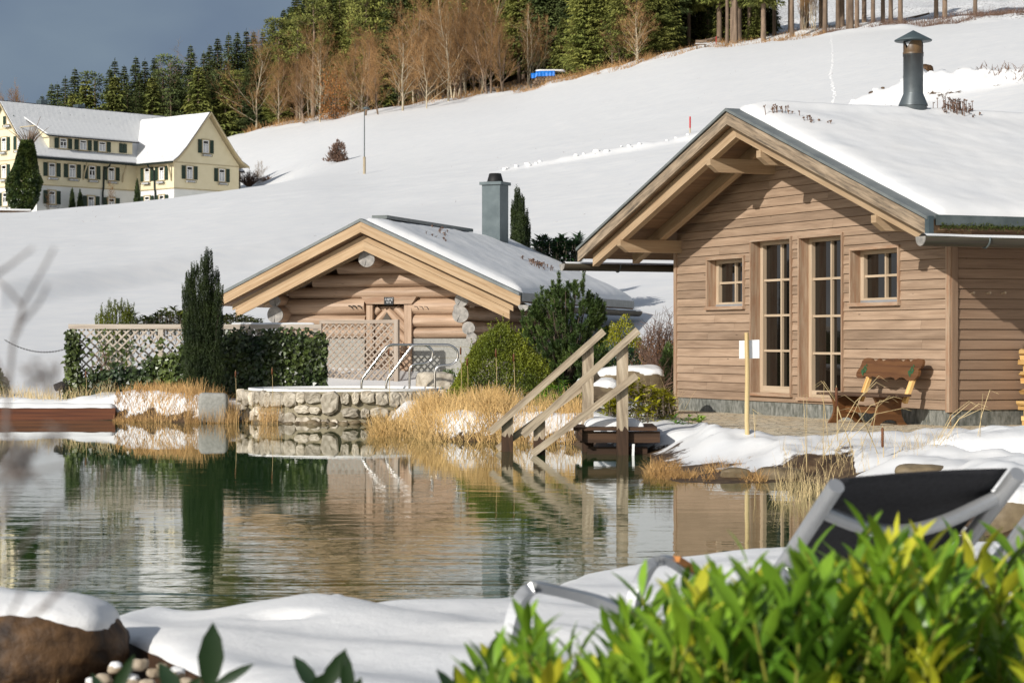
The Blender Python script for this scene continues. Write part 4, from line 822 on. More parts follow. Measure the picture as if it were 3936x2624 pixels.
# ---------------------------------------------------------------- steps into the pond, bench, signpost, firewood
def E5(x, y): return 1850 + x / 2.6138, 1200 + y / 2.6138
stairs = thing('pond_steps', 'weathered wooden handrails and posts leading down into the pond', 'steps', tuple(W(2200, 1740, 28)))
def wp(x, y, Y): return W(*E5(x, y), Y)
for x0, x1, yt0, yt1, Y, zb in ((203, 318, 1130, 1040, 28.4, -.5), (525, 642, 1165, 1070, 27.5, -.5), (1016, 1128, 375, 290, 28.4, -.6), (1362, 1476, 370, 280, 27.5, -.6)):
    a, b = wp(x0, yt0, Y), wp(x1, yt1, Y); mb = MB(); d = .13
    mb.prism([(a[0], Y, zb), (b[0], Y, zb), (b[0], Y, b[2] + .03), (a[0], Y, a[2] + .03)], (0, d, 0), .5, (0, 0, 1)); p = mb.build('post', M['oldwood'], stairs)
    mb = MB(); zt = .19 if x0 < 700 else .32; n = 7; xs = np.linspace(a[0] - .002, b[0] + .002, n); q = [(x, Y - .002, zt + .10 * (random.random() - .3)) for x in xs[::-1]]
    mb.prism([(xs[0], Y - .002, zb), (xs[-1], Y - .002, zb)] + q, (0, d + .004, 0), .5, (0, 0, 1)); mb.build('wet_foot', M['wetwood'], p)
for pts, Y, wd, hh in ((((92, 1178), (1232, 168)), 28.36, .06, .088), (((418, 1215), (1574, 158)), 27.46, .06, .088), (((160, 1350), (1182, 612)), 28.56, .045, .085), (((513, 1400), (1560, 612)), 27.44, .045, .085)):
    a, b = wp(*pts[0], Y), wp(*pts[1], Y); mb = MB(); mb.beam(a, b, wd, hh, tint=random.random()); mb.build('handrail', M['oldwood'], stairs)
mb = MB()
for k in range(5): y = 27.55 + k * .26; mb.box((W(*E5(1345, 1262), 27.6)[0] + .02 * k, y + .1, .325), 1.04 - .03 * k, .245, .045, 0, random.random())
lx = W(*E5(990, 1262), 27.6)[0]; mb.beam((lx, 27.5, .26), (lx, 28.8, .26), .05, .16); mb.beam((lx + .55, 27.6, .12), (lx + .55, 28.8, .12), .08, .3); mb.beam((lx, 27.62, .22), (lx + 1.0, 27.62, .22), .06, .14); mb.beam((lx + .1, 27.75, .04), (lx + .85, 27.75, .04), .05, .10)
mb.build('platform', M['wetwood'], stairs)
pl0, pl1 = W(*E5(1050, 1262), 27.6)[0], W(*E5(1640, 1262), 27.6)[0]
mb = MB(); V, F = snow_sheet(lambda s, t: np.array((s, t, .349)), pl0, pl1, 27.66, 28.85, 60, 60, .09, 14, .16); mb.add(V, F, .5, None, True); mb.build('snow_cover', M['snow'], stairs)
mb = MB(); a = W(*E5(1528, 1300), 27.45); b = W(*E5(1520, 1405), 27.45); mb.beam(a, b + (0, 0, -.2), .03, .05, (0, 1, 0)); mb.build('gauge_board', M['white'], stairs)
# signpost with a blank sheet
Y = 26.0; x = W(2872, 1500, Y)[0]; sp = thing('signpost', 'peeled round pole with a blank white sheet at the patio edge', 'signpost', (x, Y, .2))
mb = MB(); mb.tube([(x + .012, Y, .05), (x - .004, Y, .5), (x + .002, Y, 1.0), (x - .006, Y, W(2872, 1270, Y)[2])], [.029, .028, .027, .026], 12); mb.build('pole', M['post'], sp)
a = W(2840.6, 1301, Y + .05); b = W(2919, 1370, Y + .05); mb = MB(); mb.hexa([(a[0], Y + .03, b[2]), (b[0], Y + .05, b[2] + .005), (b[0], Y + .054, b[2] + .005), (a[0], Y + .034, b[2]), (a[0], Y + .03, a[2]), (b[0], Y + .05, a[2] + .012), (b[0], Y + .054, a[2] + .012), (a[0], Y + .034, a[2])]); mb.build('sheet', M['paper'], sp)
# carved bench
bench = thing('carved_bench', 'brown varnished bench with a scalloped backrest against the cabin', 'bench', tuple(cpt(1.1, -.55, ZP)))
B = lambda s, t, z: cpt(s, t, ZP + z)
for s in (1.70, .62):
    prof = [(-.86, 0), (-.84, .03), (-.80, .08), (-.775, .14), (-.765, .20), (-.775, .28), (-.80, .34), (-.83, .385), (-.36, .385), (-.39, .30), (-.40, .2), (-.385, .12), (-.35, .05), (-.30, 0), (-.42, 0), (-.47, .05), (-.55, .075), (-.63, .07), (-.70, .04), (-.74, 0)]
    mb = MB(); mb.prism([B(s, t, z) for t, z in prof], B(-.045, 0, 0) - B(0, 0, 0), random.random(), B(0, 1, 0) - B(0, 0, 0)); mb.build('leg', M['bench'], bench)
    mb = MB(); mb.beam(B(s - .16, -.42, .30), B(s - .16, -.21, .80), .085, .045, B(0, -1, .3) - B(0, 0, 0), .9); mb.build('back_post', M['firewood'], bench)
mb = MB(); lb(mb, B, .34, 1.92, -.90, -.66, .385, .42, .4); mb.build('seat', M['benchseat'], bench)
mb = MB(); lb(mb, B, .30, 1.88, -.64, -.42, .385, .42, .7); mb.build('seat', M['benchseat'], bench)
def scallop(s0, s1, zc, hh, amp, nper, lobes):
    up, dn = [], []; n = 90
    for i in range(n + 1):
        u = i / n; s = s0 + (s1 - s0) * u; w_ = abs(math.sin(u * math.pi * nper)) ** .7 * amp; e = min(u, 1 - u) * (s1 - s0); k = hh * (1 + lobes * math.exp(-((e - .09) / .09) ** 2)) * min(1, math.sqrt(max(0, 1 - (1 - min(1, e / .10)) ** 2)) + .32)
        up.append((s, zc + k - amp + w_)); dn.append((s, zc - k + amp - w_))
    return up + dn[::-1]
bo = [(905, 320), (915, 270), (915, 225), (945, 190), (1000, 180), (1050, 186), (1085, 205), (1130, 230), (1180, 222), (1220, 192), (1255, 220), (1310, 232), (1360, 206), (1410, 198), (1455, 215), (1480, 215), (1530, 197), (1590, 210), (1640, 238), (1690, 232), (1725, 202), (1765, 235), (1820, 238), (1860, 212), (1930, 203), (2000, 212), (2035, 245), (2040, 290), (2025, 330), (1992, 348), (2012, 385), (2010, 435), (1975, 478), (1910, 494), (1840, 488), (1785, 462), (1740, 446), (1690, 452), (1640, 486), (1590, 456), (1530, 442), (1460, 450), (1395, 474), (1360, 462), (1300, 466), (1250, 442), (1190, 432), (1135, 456), (1090, 430), (1045, 430), (985, 460), (925, 458), (880, 430), (868, 385), (880, 345)]
pr = [(1.84 - 1.56 * (x - 868) / 1172, .735 + (335 + (x - 868) * .021 - y) / 310 * .315) for x, y in bo]
mb = MB(); mb.prism([B(s, -.285 + (z - .735) * .33, z) for s, z in pr], B(0, .04, 0) - B(0, 0, 0), .4, B(1, 0, 0) - B(0, 0, 0)); bk = mb.build('backrest', M['bench'], bench)
for s in (.50, 1.66):
    mb = MB(); rr = random.Random(2)
    for _ in range(34):
        a = rr.random() * 6.283; r_ = rr.uniform(.02, .07); p = B(s + r_ * math.cos(a) * .8, 0, .735 + r_ * math.sin(a) * 1.1); p = p + (B(0, -.291 + (p[2] - ZP - .735) * .33, 0) - B(0, 0, 0)); q = .012; mb.quad(p + (B(-q, 0, -q) - B(0, 0, 0)), p + (B(q, 0, -q) - B(0, 0, 0)), p + (B(q, 0, q) - B(0, 0, 0)), p + (B(-q, 0, q) - B(0, 0, 0)))
    mb.build('painted_wreath', simple('wreath_paint', (.02, .075, .03), (.05, .13, .06), 30), bk)
pr = scallop(.66, 1.66, .20, .055, .02, 4, 0); mb = MB(); mb.prism([B(s, -.60, z) for s, z in pr], B(0, .03, 0) - B(0, 0, 0), .9, B(1, 0, 0) - B(0, 0, 0)); mb.build('stretcher', M['bench'], bench)
# split firewood, every billet by itself
fr = random.Random(4); t0, z, k = .96, ZP, 0
ords = 'lowest second third fourth fifth sixth seventh eighth ninth tenth eleventh twelfth thirteenth fourteenth'.split()
nrow = 0
while z < ZP + .98 and nrow < 14:
    t = t0 + fr.uniform(0, .05) + (.03 if nrow > 4 else 0); hh = fr.uniform(.062, .085)
    long_ = nrow in (0, 1, 2, 5, 7, 10)
    cnt = 2 if long_ else 4
    for j in range(cnt):
        wd = fr.uniform(.26, .34) if long_ else fr.uniform(.085, .13); mb = MB(); n = fr.choice((4, 4, 5, 6)); a0 = fr.random() * 6
        if long_:
            c0 = cpt(-.30, t, z + hh / 2); c1 = cpt(-.30 + fr.uniform(-.02, .02), t + wd, z + hh / 2); mb.beam(c0, c1, .16, hh * .94, tint=fr.random())
        else:
            pts = [cpt(-.46, t + wd / 2 + wd * .52 * min(1, 1.25 * abs(math.cos(a)) + .1) * math.copysign(1, math.cos(a)), z + hh / 2 + hh * .5 * max(-1, min(1, 1.3 * math.sin(a)))) for a in [a0 + i * 6.283 / n + fr.uniform(-.2, .2) for i in range(n)]]
            mb.prism(pts, cpt(.36, 0, 0) - cpt(0, 0, 0), fr.random())
        where = ['at the near end', 'second from the near end', 'third from the near end', 'fourth from the near end'][j] if not long_ else ['crosswise at the near end', 'crosswise behind the near one'][j]
        tag(mb.build('firewood_log', M['firewood']), f'split yellow firewood log in the {ords[nrow]} course, {where}', 'firewood', 'firewood stacked beside the cabin'); t += wd + .004
    z += hh; nrow += 1
# wooden jetty at the left, spot lamp, chain
Y = 39.9; a, b = D(-60, 950, Y)[0], D(264, 950, Y)[0]; j = thing('timber_jetty', 'low red-brown timber jetty capped with snow at the water edge', 'jetty', ((a + b) / 2, Y, 0))
zt = D(100, 928, Y)[2] - .03; mb = MB(); mb.beam((a, Y + .05, zt - .13), (b, Y + .05, zt - .13), .08, .26); mb.build('edge_beam', simple('stained_timber', (.075, .022, .010), (.15, .048, .018), 4, stretch=(.2, 1, 8), rough=.5), j)
mb = MB(); lb(mb, lambda s, t, z: np.array((s, t, z)), a, b, Y + .09, Y + 1.1, zt - .05, zt - .004); mb.build('deck', M['wetwood'], j)
mb = MB(); V, F = snow_sheet(lambda s, t: np.array((s, t, zt)), a, b - .03, Y + .0, Y + 1.1, 70, 20, .075, 3, .08); mb.add(V, F, .5, None, True); mb.build('snow_cover', M['snow'], j)
c = D(137, 883, 41.0); sl_ = thing('garden_spotlight', 'small black garden spotlight in the snow beside the trellis', 'spotlight', (c[0], c[1], .3)); mb = MB(); mb.tube([c + (-.07, -.05, -.02), c + (.05, .03, .03), c + (.07, .045, .035)], [.07, .075, .06], 14); mb.build('lamp_head', M['black'], sl_); mb = MB(); mb.tube([c + (0, 0, -.05), (c[0], c[1], .2)], .015, 8); mb.build('spike', M['black'], sl_)
p0, p1 = D(10, 775, 41.6), D(160, 793, 41.5); mb = MB(); ch_ = [p0 + (p1 - p0) * t + (0, 0, -.22 * 4 * t * (1 - t) * .7) for t in np.linspace(0, 1, 46)]
for i in range(45):
    m_ = (ch_[i] + ch_[i + 1]) / 2; d_ = unit(ch_[i + 1] - ch_[i]); v_ = np.array((0, 0, 1.)) if i % 2 else np.array((0, 1., 0)); mb.tube([m_ + d_ * .02 * math.cos(x) + v_ * .011 * math.sin(x) for x in np.linspace(0, 6.283, 9)], .0042, 4, caps=False)
tag(mb.build('chain', M['black']), 'thin dark chain hanging from the trellis post over snow', 'chain')
# ---------------------------------------------------------------- boulders and snow
def boulder(name, lab, c, r, seed, mat, snow=.05, thr=.55, sq=.6, rough=.28, n=26, cat='boulder'):
    t = thing(name, lab, cat, (c[0], c[1], c[2] - r[2] * .9)); mb = MB(); V = rock(mb, c, r, seed, n=n, sq=sq, rough=rough); o = mb.build('rock', M[mat], t)
    if snow:
        q = (V - np.asarray(c)) / np.asarray(r); nz = fbm(V, 2.2 / max(r), 3, seed + 5) - .5; th_ = smooth01((q[:, 2] - (thr - .25) + nz * .9) / .3); Vs = V + (q * np.asarray(r) * .012) + np.stack([th_ * 0, th_ * 0, th_ * snow * (.7 + .8 * vnoise(V, 3, seed))], 1) - (1 - th_)[:, None] * q * np.asarray(r) * .06
        F = mb.b[0][1]; k = th_[F].max(1) > .02; m2 = MB(); m2.add(Vs, F[k], .5, None, True); m2.build('snow_cap', M['snow'], t)
    return t
boulder('boulder', 'large flat boulder with a thick snow cap behind the pond steps', D(1450, 878, 34.2), (.50, .4, .25), 11, 'boulder', .025, .72, .42, .2)
boulder('boulder', 'low dark stone block half under snow behind the handrail', D(1372, 896, 33.2), (.30, .3, .17), 12, 'boulder', .04, .5, .45)
boulder('boulder', 'broad grey boulder under smooth snow right of the tall grass', D(2330, 1065, 22.5), (.95, .7, .34), 15, 'boulder', .05, .35, .8)
boulder('boulder', 'pale boulder at the waterline beyond the sun lounger', D(2360, 1205, 16.2), (.34, .3, .26), 17, 'boulder', .05, .75, .5)
boulder('boulder', 'small pale rock beside the sauna base under the boxwood', D(1135, 830, 47), (.36, .3, .5), 18, 'granite', 0)
boulder('boulder', 'low pale stone at the right end of the plunge pool', D(1000, 880, 41.6), (.38, .3, .26), 19, 'granite', 0)
for u, v, Y, r, sd_, lab in ((1690, 1083, 22.6, .10, 2, 'small grey stone in the snow bank left of the reeds'), (1905, 1072, 23, .17, 3, 'grey flat stone in the snow bank among tall grass'), (1790, 1092, 22.6, .17, 4, 'flat grey stone at the pond edge behind the reeds'), (2120, 1085, 20.5, .16, 5, 'grey stone below the right-hand snow bank')):
    boulder('stone', lab, D(u, v, Y), (r * 1.5, r, r * .6), sd_, 'boulder', 0, .7, n=14, cat='stone')
boulder('boulder', 'brown foreground boulder with a round snow cap at lower left', D(30, 1478, 8.7), (.45, .34, .215), 23, 'brownrock', .012, .62, .85, .16, 34)
rs = random.Random(8)
for i, (u, v, s) in enumerate(((265, 1530, .022), (318, 1522, .028), (352, 1541, .02), (300, 1560, .03), (372, 1525, .016), (240, 1555, .026), (405, 1545, .025), (430, 1562, .02), (340, 1566, .024), (210, 1566, .02), (275, 1575, .022))):
    c = D(u, v, 7.6 + .1 * rs.random()); boulder('pebble', 'pale pebble lying below the snow edge at lower left', c, (s * 1.2, s, s * .8), 40 + i, 'pebble', .006 if i % 3 == 0 else 0, .6, .88, .42, n=12, cat='pebble')['group'] = 'pebbles below the snow edge'
# snow-covered deck in front
DK = np.array([XY(u, yv(v, 1.15)) for u, v in ((222, 1402), (262, 1386), (310, 1373), (370, 1367), (430, 1377), (480, 1383), (600, 1376), (760, 1366), (1000, 1356), (1190, 1345), (1250, 1326), (1330, 1300), (1480, 1290), (1760, 1285), (2000, 1279), (2250, 1266), (2500, 1262))] + [(4.6, 11.5), (4.6, 5.2), XY(700, 6.2), XY(560, 7.55), XY(290, 9.0)])
gx, gy_ = np.meshgrid(np.linspace(-2.3, 4.3, 330), np.linspace(5.3, 12.5, 330)); P = np.stack([gx.ravel(), gy_.ravel()], 1); sd_ = -poly_sd(P, DK); P3 = np.c_[P, P[:, 0] * 0]
hgt = .185 + (.055 + .075 * (fbm(P3, 1.3, 3, 61) - .45) + .06 * np.exp(-((P[:, 0] + .95) ** 2 + (P[:, 1] - 9.4) ** 2) / .12) + .10 * smooth01((P[:, 0] - .3) / 1.2) * smooth01((P[:, 1] - 8.5) / 2)) * np.sqrt(np.clip(1 - (1 - np.clip(sd_ / .16, 0, 1)) ** 2, 0, 1)) + .018 * (fbm(P3, 5, 3, 62) - .5) + .03 * np.sin(P[:, 0] * 5 + P[:, 1] * 7 + 4 * fbm(P3, .8, 2, 5)) * fbm(P3, .7, 2, 9) * smooth01(sd_ / .3)
hgt += .05 * np.exp(-((P[:, 0] + .78) ** 2 + (P[:, 1] - 9.88) ** 2) / .006) - .05 * np.exp(-((P[:, 0] + .95) / .12) ** 2 - ((P[:, 1] - 9.15) / .05) ** 2)
F = (np.arange(329)[:, None] * 330 + np.arange(329)[None]).ravel(); F = np.stack([F, F + 1, F + 331, F + 330], 1); keep = sd_[F].max(1) > .0
for _ in range(3):
    s0_ = poly_sd(P, DK); e_ = 1e-3; g_ = np.stack([poly_sd(P + (e_, 0), DK) - s0_, poly_sd(P + (0, e_), DK) - s0_], 1) / e_; P = P - g_ * np.clip(s0_ + .002, 0, None)[:, None] * (s0_ < .06)[:, None]
mb = MB(); mb.add(np.c_[P, hgt], F[keep], .5, None, True); tag(mb.build('snow_cover', M['snow']), kind='structure')
mb = MB(); q = DK * 1.0; mb.prism([(x, y, .0) for x, y in q], (0, 0, .183), .5, (1, 0, 0)); tag(mb.build('wooden_deck', M['wetwood']), 'dark wooden deck under deep snow at the near shore', 'deck')
# ---------------------------------------------------------------- sun loungers
W0 = W
def chair(lab, off=(0, 0, 0)):
    off = np.array(off, float); W = lambda *a: W0(*a) + off
    t = thing('sun_lounger', lab, 'sun lounger', (1.0, 7.6, .2), 'sun loungers on the snowy deck')
    LT_, RT_ = W(3215, 1858, 7.35), W(3913, 1813, 7.7); v = np.array((-.26, .66, -.56)); LBm, RBm = LT_ + v, RT_ + v
    for a, b in ((LT_, LBm), (RT_, RBm)):
        mb = MB(); mb.tube([a - v * .0, a + v * .02, a + v * .5 + (0, 0, -.012), b], [.029, .0292, .029, .029], 16); mb.build('back_tube', M['alu'], t)
    w_ = RT_ - LT_; mb = MB(); n = unit(np.cross(w_, v)); n = n if n[1] < 0 else -n
    S, Tt = np.meshgrid(np.linspace(.03, .97, 14), np.linspace(.035, 1, 14)); G = [LT_ + w_ * s_ + v * k_ + (0, 0, .03 * (1 - k_)) - n * (.012 + .055 * 4 * s_ * (1 - s_) * (0.15 + k_)) for s_, k_ in zip(S.ravel(), Tt.ravel())]
    F = (np.arange(13)[:, None] * 14 + np.arange(13)[None]).ravel(); mb.add(G, np.stack([F, F + 1, F + 15, F + 14], 1), .5, None, True); o = mb.build('back_sling', M['mesh'], t); md = o.modifiers.new('s', 'SOLIDIFY'); md.thickness = .004
    mb = MB(); c0, c1 = LT_ + v * .17 + w_ * .025, RT_ + v * .16 - w_ * .03; mb.tube([c0 + (c1 - c0) * s_ + n * (.0 + .05 * math.sin(math.pi * s_)) + v * (.10 * math.sin(math.pi * s_)) for s_ in np.linspace(0, 1, 20)], .026, 14); mb.build('crossbar', M['alu'], t)
    seat = np.array((-.30, .22, -.10))
    for a in (LBm, RBm):
        mb = MB(); mb.tube([a, a + seat * .5 + (0, 0, .03), a + seat, a + seat * 1.25 + (0, 0, -.10)], .024, 12); mb.build('seat_rail', M['alu'], t)
    G = []; S, Tt = np.meshgrid(np.linspace(.03, .97, 8), np.linspace(0, 1, 8)); G = [LBm + (RBm - LBm) * s_ + seat * k_ + (0, 0, .02 - .03 * math.sin(math.pi * k_)) for s_, k_ in zip(S.ravel(), Tt.ravel())]; mb = MB(); F = (np.arange(7)[:, None] * 8 + np.arange(7)[None]).ravel(); mb.add(G, np.stack([F, F + 1, F + 9, F + 8], 1), .5, None, True); o = mb.build('seat_sling', M['mesh'], t); o.modifiers.new('s', 'SOLIDIFY').thickness = .004
    # flat-bar arms that bend down into the front legs
    near = [(1955, 2520, 6.85), (1960, 2462, 6.85), (1972, 2388, 6.86), (1996, 2310, 6.88), (2022, 2268, 6.9), (2052, 2252, 6.92), (2090, 2251, 6.95), (2270, 2292, 7.1), (2430, 2352, 7.2), (2600, 2400, 7.4), (2838, 2440, 7.8)]
    far = [(2422, 2470, 7.4), (2426, 2390, 7.4), (2440, 2290, 7.4), (2468, 2215, 7.42), (2500, 2165, 7.45), (2545, 2145, 7.5), (2595, 2158, 7.55), (2680, 2215, 7.65), (2800, 2270, 7.8), (3100, 2290, 8.05)]
    for P_ in (near, far):
        pts = np.array([W(*p) for p in P_]); Q = []
        for i in range(len(pts) - 1):
            for q_ in np.linspace(0, 1, 5)[:-1]:
                p_1, p0_, p1_, p2_ = pts[max(i - 1, 0)], pts[i], pts[i + 1], pts[min(i + 2, len(pts) - 1)]; Q.append(.5 * ((2 * p0_) + (-p_1 + p1_) * q_ + (2 * p_1 - 5 * p0_ + 4 * p1_ - p2_) * q_ ** 2 + (-p_1 + 3 * p0_ - 3 * p1_ + p2_) * q_ ** 3))
        Q.append(pts[-1]); Q = np.array(Q); Tn = unit(np.gradient(Q, axis=0)); sd2 = unit(np.array((.55, .83, 0.))); mb = MB(); V = []
        for p_, t_ in zip(Q, Tn):
            u_ = unit(np.cross(t_, sd2)); 
            for a_, b_ in ((-1, -1), (1, -1), (1, 1), (-1, 1)): V.append(p_ + sd2 * .024 * a_ + u_ * .019 * b_)
        m = len(Q); F = [(i * 4 + k_, i * 4 + (k_ + 1) % 4, (i + 1) * 4 + (k_ + 1) % 4, (i + 1) * 4 + k_) for i in range(m - 1) for k_ in range(4)]; mb.add(V, F); o = mb.build('arm', M['alu'], t); bv = o.modifiers.new('b', 'BEVEL'); bv.width = .004; bv.segments = 2
    a, b = W(2590, 2152, 7.53), W(2712, 2230, 7.68); mb = MB(); mb.beam(a + (0, 0, .012), b + (0, 0, .012), .05, .02); mb.build('arm_pad', simple('teak_pad', (.40, .15, .035), (.5, .21, .06), 8, stretch=(4, 4, 1)), t)
    return t
ch1 = chair('black mesh sun lounger with silver tube frame behind the laurel leaves')
chair('second sun lounger, only a silver tube showing at the right edge', (.84, .30, .02))
# ---------------------------------------------------------------- the cream house up the slope
psi = math.radians(47.8); HD = np.array((math.cos(psi), math.sin(psi))); HI = np.array((-HD[1], HD[0])); HP = np.array(((141 - CX) / FS * 215, 215.))
def hp(s, t, z): return np.array((HP[0] + s * HD[0] + t * HI[0], HP[1] + s * HD[1] + t * HI[1], z))
def on_ground(u, v, y0=44, y1=600):
    ys = np.exp(np.linspace(math.log(y0), math.log(y1), 900)); xs = (u - 1176) / 5079 * ys; d = ground_z(xs, ys, False) - (HC + (781.6 - v) / 5079 * ys); i = np.argmax(d > 0); i = i if d[i] > 0 else len(ys) - 1
    return np.array((xs[i], ys[i], ground_z([xs[i]], [ys[i]], True)[0]))
house = thing('yellow_house', 'cream yellow house with green shutters and snowy roofs up on the slope', 'house', tuple(hp(8, 4, 13.5)))
mprof = [(-.7, 19.32), (.2, 19.78), (1.2, 20.55), (3.0, 22.6), (5.35, 25.3), (7.7, 22.6), (9.5, 20.55), (11.4, 19.32)]
wprof = [(11.55, 19.25), (12.3, 19.75), (13.3, 20.75), (14.6, 22.3), (16.45, 24.55), (18.3, 22.3), (19.6, 20.75), (20.6, 19.75), (21.5, 19.3)]
def gable_poly(prof, z0, ins): return [(prof[1][0] + ins, z0)] + [(a + (ins if i == 0 else 0), z - .12) for i, (a, z) in enumerate(prof[1:-1])] + [(prof[-2][0] - ins, z0)]
mb = MB(); g = [(0, 16.75)] + [(a, z - .15) for a, z in mprof[1:-1] if 0 <= a] + [(10.6, 19.5), (10.6, 16.75)]; g = [(0, 16.75), (0, 19.55)] + [(a, z - .15) for a, z in mprof[2:-2]] + [(10.6, 19.5), (10.6, 16.75)]
mb.prism([hp(0, t, z) for t, z in g], hp(26, 0, 0) - hp(0, 0, 0), .5); g2 = [(12.16, 16.75), (12.16, 19.5)] + [(a, z - .15) for a, z in wprof[2:-2]] + [(20.62, 19.5), (20.62, 16.75)]
mb.prism([hp(s, -5.95, z) for s, z in g2], hp(0, 6.5, 0) - hp(0, 0, 0), .5); mb.build('wall', M['yellow'], house)
mb = MB(); lb(mb, hp, .06, 26, .06, 10.5, 11, 16.74); lb(mb, hp, 12.22, 20.56, -5.89, .2, 11, 16.74); mb.build('wall', M['whitewall'], house, 'white ground floor wall')
mb = MB(); lb(mb, hp, -.04, 10, -.04, 10, 11, 14.0); mb.build('base', M['terra'], house)
mb = MB()
for z in (16.70, 19.3): lb(mb, hp, -.03, 12.16, -.03, .1, z, z + .1); lb(mb, hp, -.03, .1, .1, 10, z, z + .1); lb(mb, hp, 12.13, 12.3, -5.98, -.03, z, z + .1); lb(mb, hp, 12.3, 20.65, -5.98, -5.9, z, z + .1)
lb(mb, hp, -.03, .1, .3, 10, 22.45, 22.53); mb.build('string_course', M['stonetrim'], house)
def sheet_roof(prof, f, a0, a1, th, nm, mat, par, seed=0, over=0, n=60, noise_=0, cols=None):
    # a roof skin following a profile
    pr = np.array(prof); seg = np.concatenate([[0], np.cumsum(np.hypot(*np.diff(pr, axis=0).T))]); q = np.linspace(0, seg[-1], n); pa, pz = np.interp(q, seg, pr[:, 0]), np.interp(q, seg, pr[:, 1]); m = 40
    L_ = np.linspace(a0, a1, m); mb = MB()
    top = np.array([f(l, a, z + th) for l in L_ for a, z in zip(pa, pz)]); 
    if noise_: top[:, 2] += noise_ * (fbm(top, .8, 3, seed) - .5)
    bot = np.array([f(l, a, z) for l in L_ for a, z in zip(pa, pz)]); F = (np.arange(m - 1)[:, None] * n + np.arange(n - 1)[None]).ravel(); F = np.stack([F, F + 1, F + n + 1, F + n], 1); k = len(top)
    e = [(i, i + 1, i + 1 + k, i + k) for i in range(n - 1)] + [(i + (m - 1) * n + k, i + 1 + (m - 1) * n + k, i + 1 + (m - 1) * n, i + (m - 1) * n) for i in range(n - 1)] + [((i + 1) * n, i * n, i * n + k, (i + 1) * n + k) for i in range(m - 1)] + [(i * n + n - 1, (i + 1) * n + n - 1, (i + 1) * n + n - 1 + k, i * n + n - 1 + k) for i in range(m - 1)]
    mb.add(np.concatenate([top, bot]), np.concatenate([F, F[:, ::-1] + k, e]), .5, None, False); return mb.build(nm, mat, par)
def tilesnow():
    m, t, p, o = nodes('tiled_roof_snow'); setp(p, .6, .2); co = coords(t, 'Object'); v = t.nodes.new('ShaderNodeTexVoronoi'); mp_ = t.nodes.new('ShaderNodeMapping'); mp_.inputs['Rotation'].default_value = (0, 0, -psi); mp_.inputs['Scale'].default_value = (3.0, 1.3, 1.7); t.links.new(co, mp_.inputs[0]); t.links.new(mp_.outputs[0], v.inputs['Vector']); v.inputs['Randomness'].default_value = .25; v.inputs['Scale'].default_value = .8
    dots = ramp(t, v.outputs['Distance'], [(.10, 1.0), (.2, 0.0)]); msk = ramp(t, noise(t, co, .32, 3), [(.52, 0.0), (.64, .55)]); col = mixc(t, mathn(t, 'MULTIPLY', dots, msk), (.68, .685, .68), (.05, .05, .055)); t.links.new(col, p.inputs['Base Color']); bumpn(t, p, v.outputs['Distance'], .25, .08); return m
M['tilesnow'] = tilesnow()
ff = lambda l, a, z: hp(l, a, z); fw_ = lambda l, a, z: hp(a, l, z)
r1 = sheet_roof(mprof, ff, -.75, 26, .10, 'roof', M['tile'], house); sheet_roof([(a, z + .1) for a, z in ([(-.62, 19.37)] + mprof[1:4] + [(5.1, 25.0)])], ff, -.68, 26, .10, 'roof_snow', M['tilesnow'], r1, 1, 0, 60, .06)
r2 = sheet_roof(wprof, fw_, -6.6, 4.5, .10, 'roof', M['tile'], house); sheet_roof([(a, z + .1) for a, z in ([(11.65, 19.3)] + wprof[1:4] + [(16.3, 24.36)])], fw_, -6.5, 4.4, .10, 'roof_snow', M['tilesnow'], r2, 2, 0, 60, .06)
sheet_roof([(a, z + .1) for a, z in ([(16.6, 24.36)] + wprof[5:-1] + [(21.4, 19.34)])], fw_, -6.5, 4.4, .10, 'roof_snow', M['tilesnow'], r2, 3, 0, 60, .06)
for prof, f, l in ((mprof, ff, -.78), (wprof, fw_, -6.63)):
    mb = MB()
    for (a, z), (a2, z2) in zip(prof, prof[1:]): mb.hexa([f(l, a, z - .16), f(l, a2, z2 - .16), f(l + .05, a2, z2 - .16), f(l + .05, a, z - .16), f(l, a, z + .07), f(l, a2, z2 + .07), f(l + .05, a2, z2 + .07), f(l + .05, a, z + .07)])
    mb.build('verge_board', M['stonetrim'], house)
for prof, f, a0, a1 in ((mprof, ff, -.76, 26), (wprof, fw_, -6.61, 4.5)): sheet_roof([(a, z - .03) for a, z in prof], f, a0, a1, .025, 'soffit', M['stonetrim'], house)
# shed dormer
mb = MB(); mb.prism([hp(2.1, .85, 20.2), hp(2.1, .85, 21.7), hp(2.1, 3.6, 23.2), hp(2.1, 3.6, 22.9), hp(2.1, 1.2, 20.3)], hp(10.2, 0, 0) - hp(0, 0, 0)); d_ = mb.build('dormer', M['yellow'], house)
for nm, mt, z0, z1, ts in (('dormer_roof', 'tile', 0, .10, (.35, 3.9)), ('dormer_snow', 'tilesnow', .10, .24, (.42, 3.9))):
    mb = MB(); zz = lambda t: 21.62 + (t - .4) * .545
    mb.hexa([hp(1.55, ts[0], zz(ts[0]) + z0), hp(12.75, ts[0], zz(ts[0]) + z0), hp(12.2, ts[1], zz(ts[1]) + z0), hp(1.2, ts[1], zz(ts[1]) + z0), hp(1.55, ts[0], zz(ts[0]) + z1), hp(12.75, ts[0], zz(ts[0]) + z1), hp(12.2, ts[1], zz(ts[1]) + z1), hp(1.2, ts[1], zz(ts[1]) + z1)]); mb.build(nm, M[mt], d_)
mb = MB(); lb(mb, hp, 1.9, 12.4, .72, .86, 20.25, 20.42); mb.build('sill_flashing', M['tile'], d_)
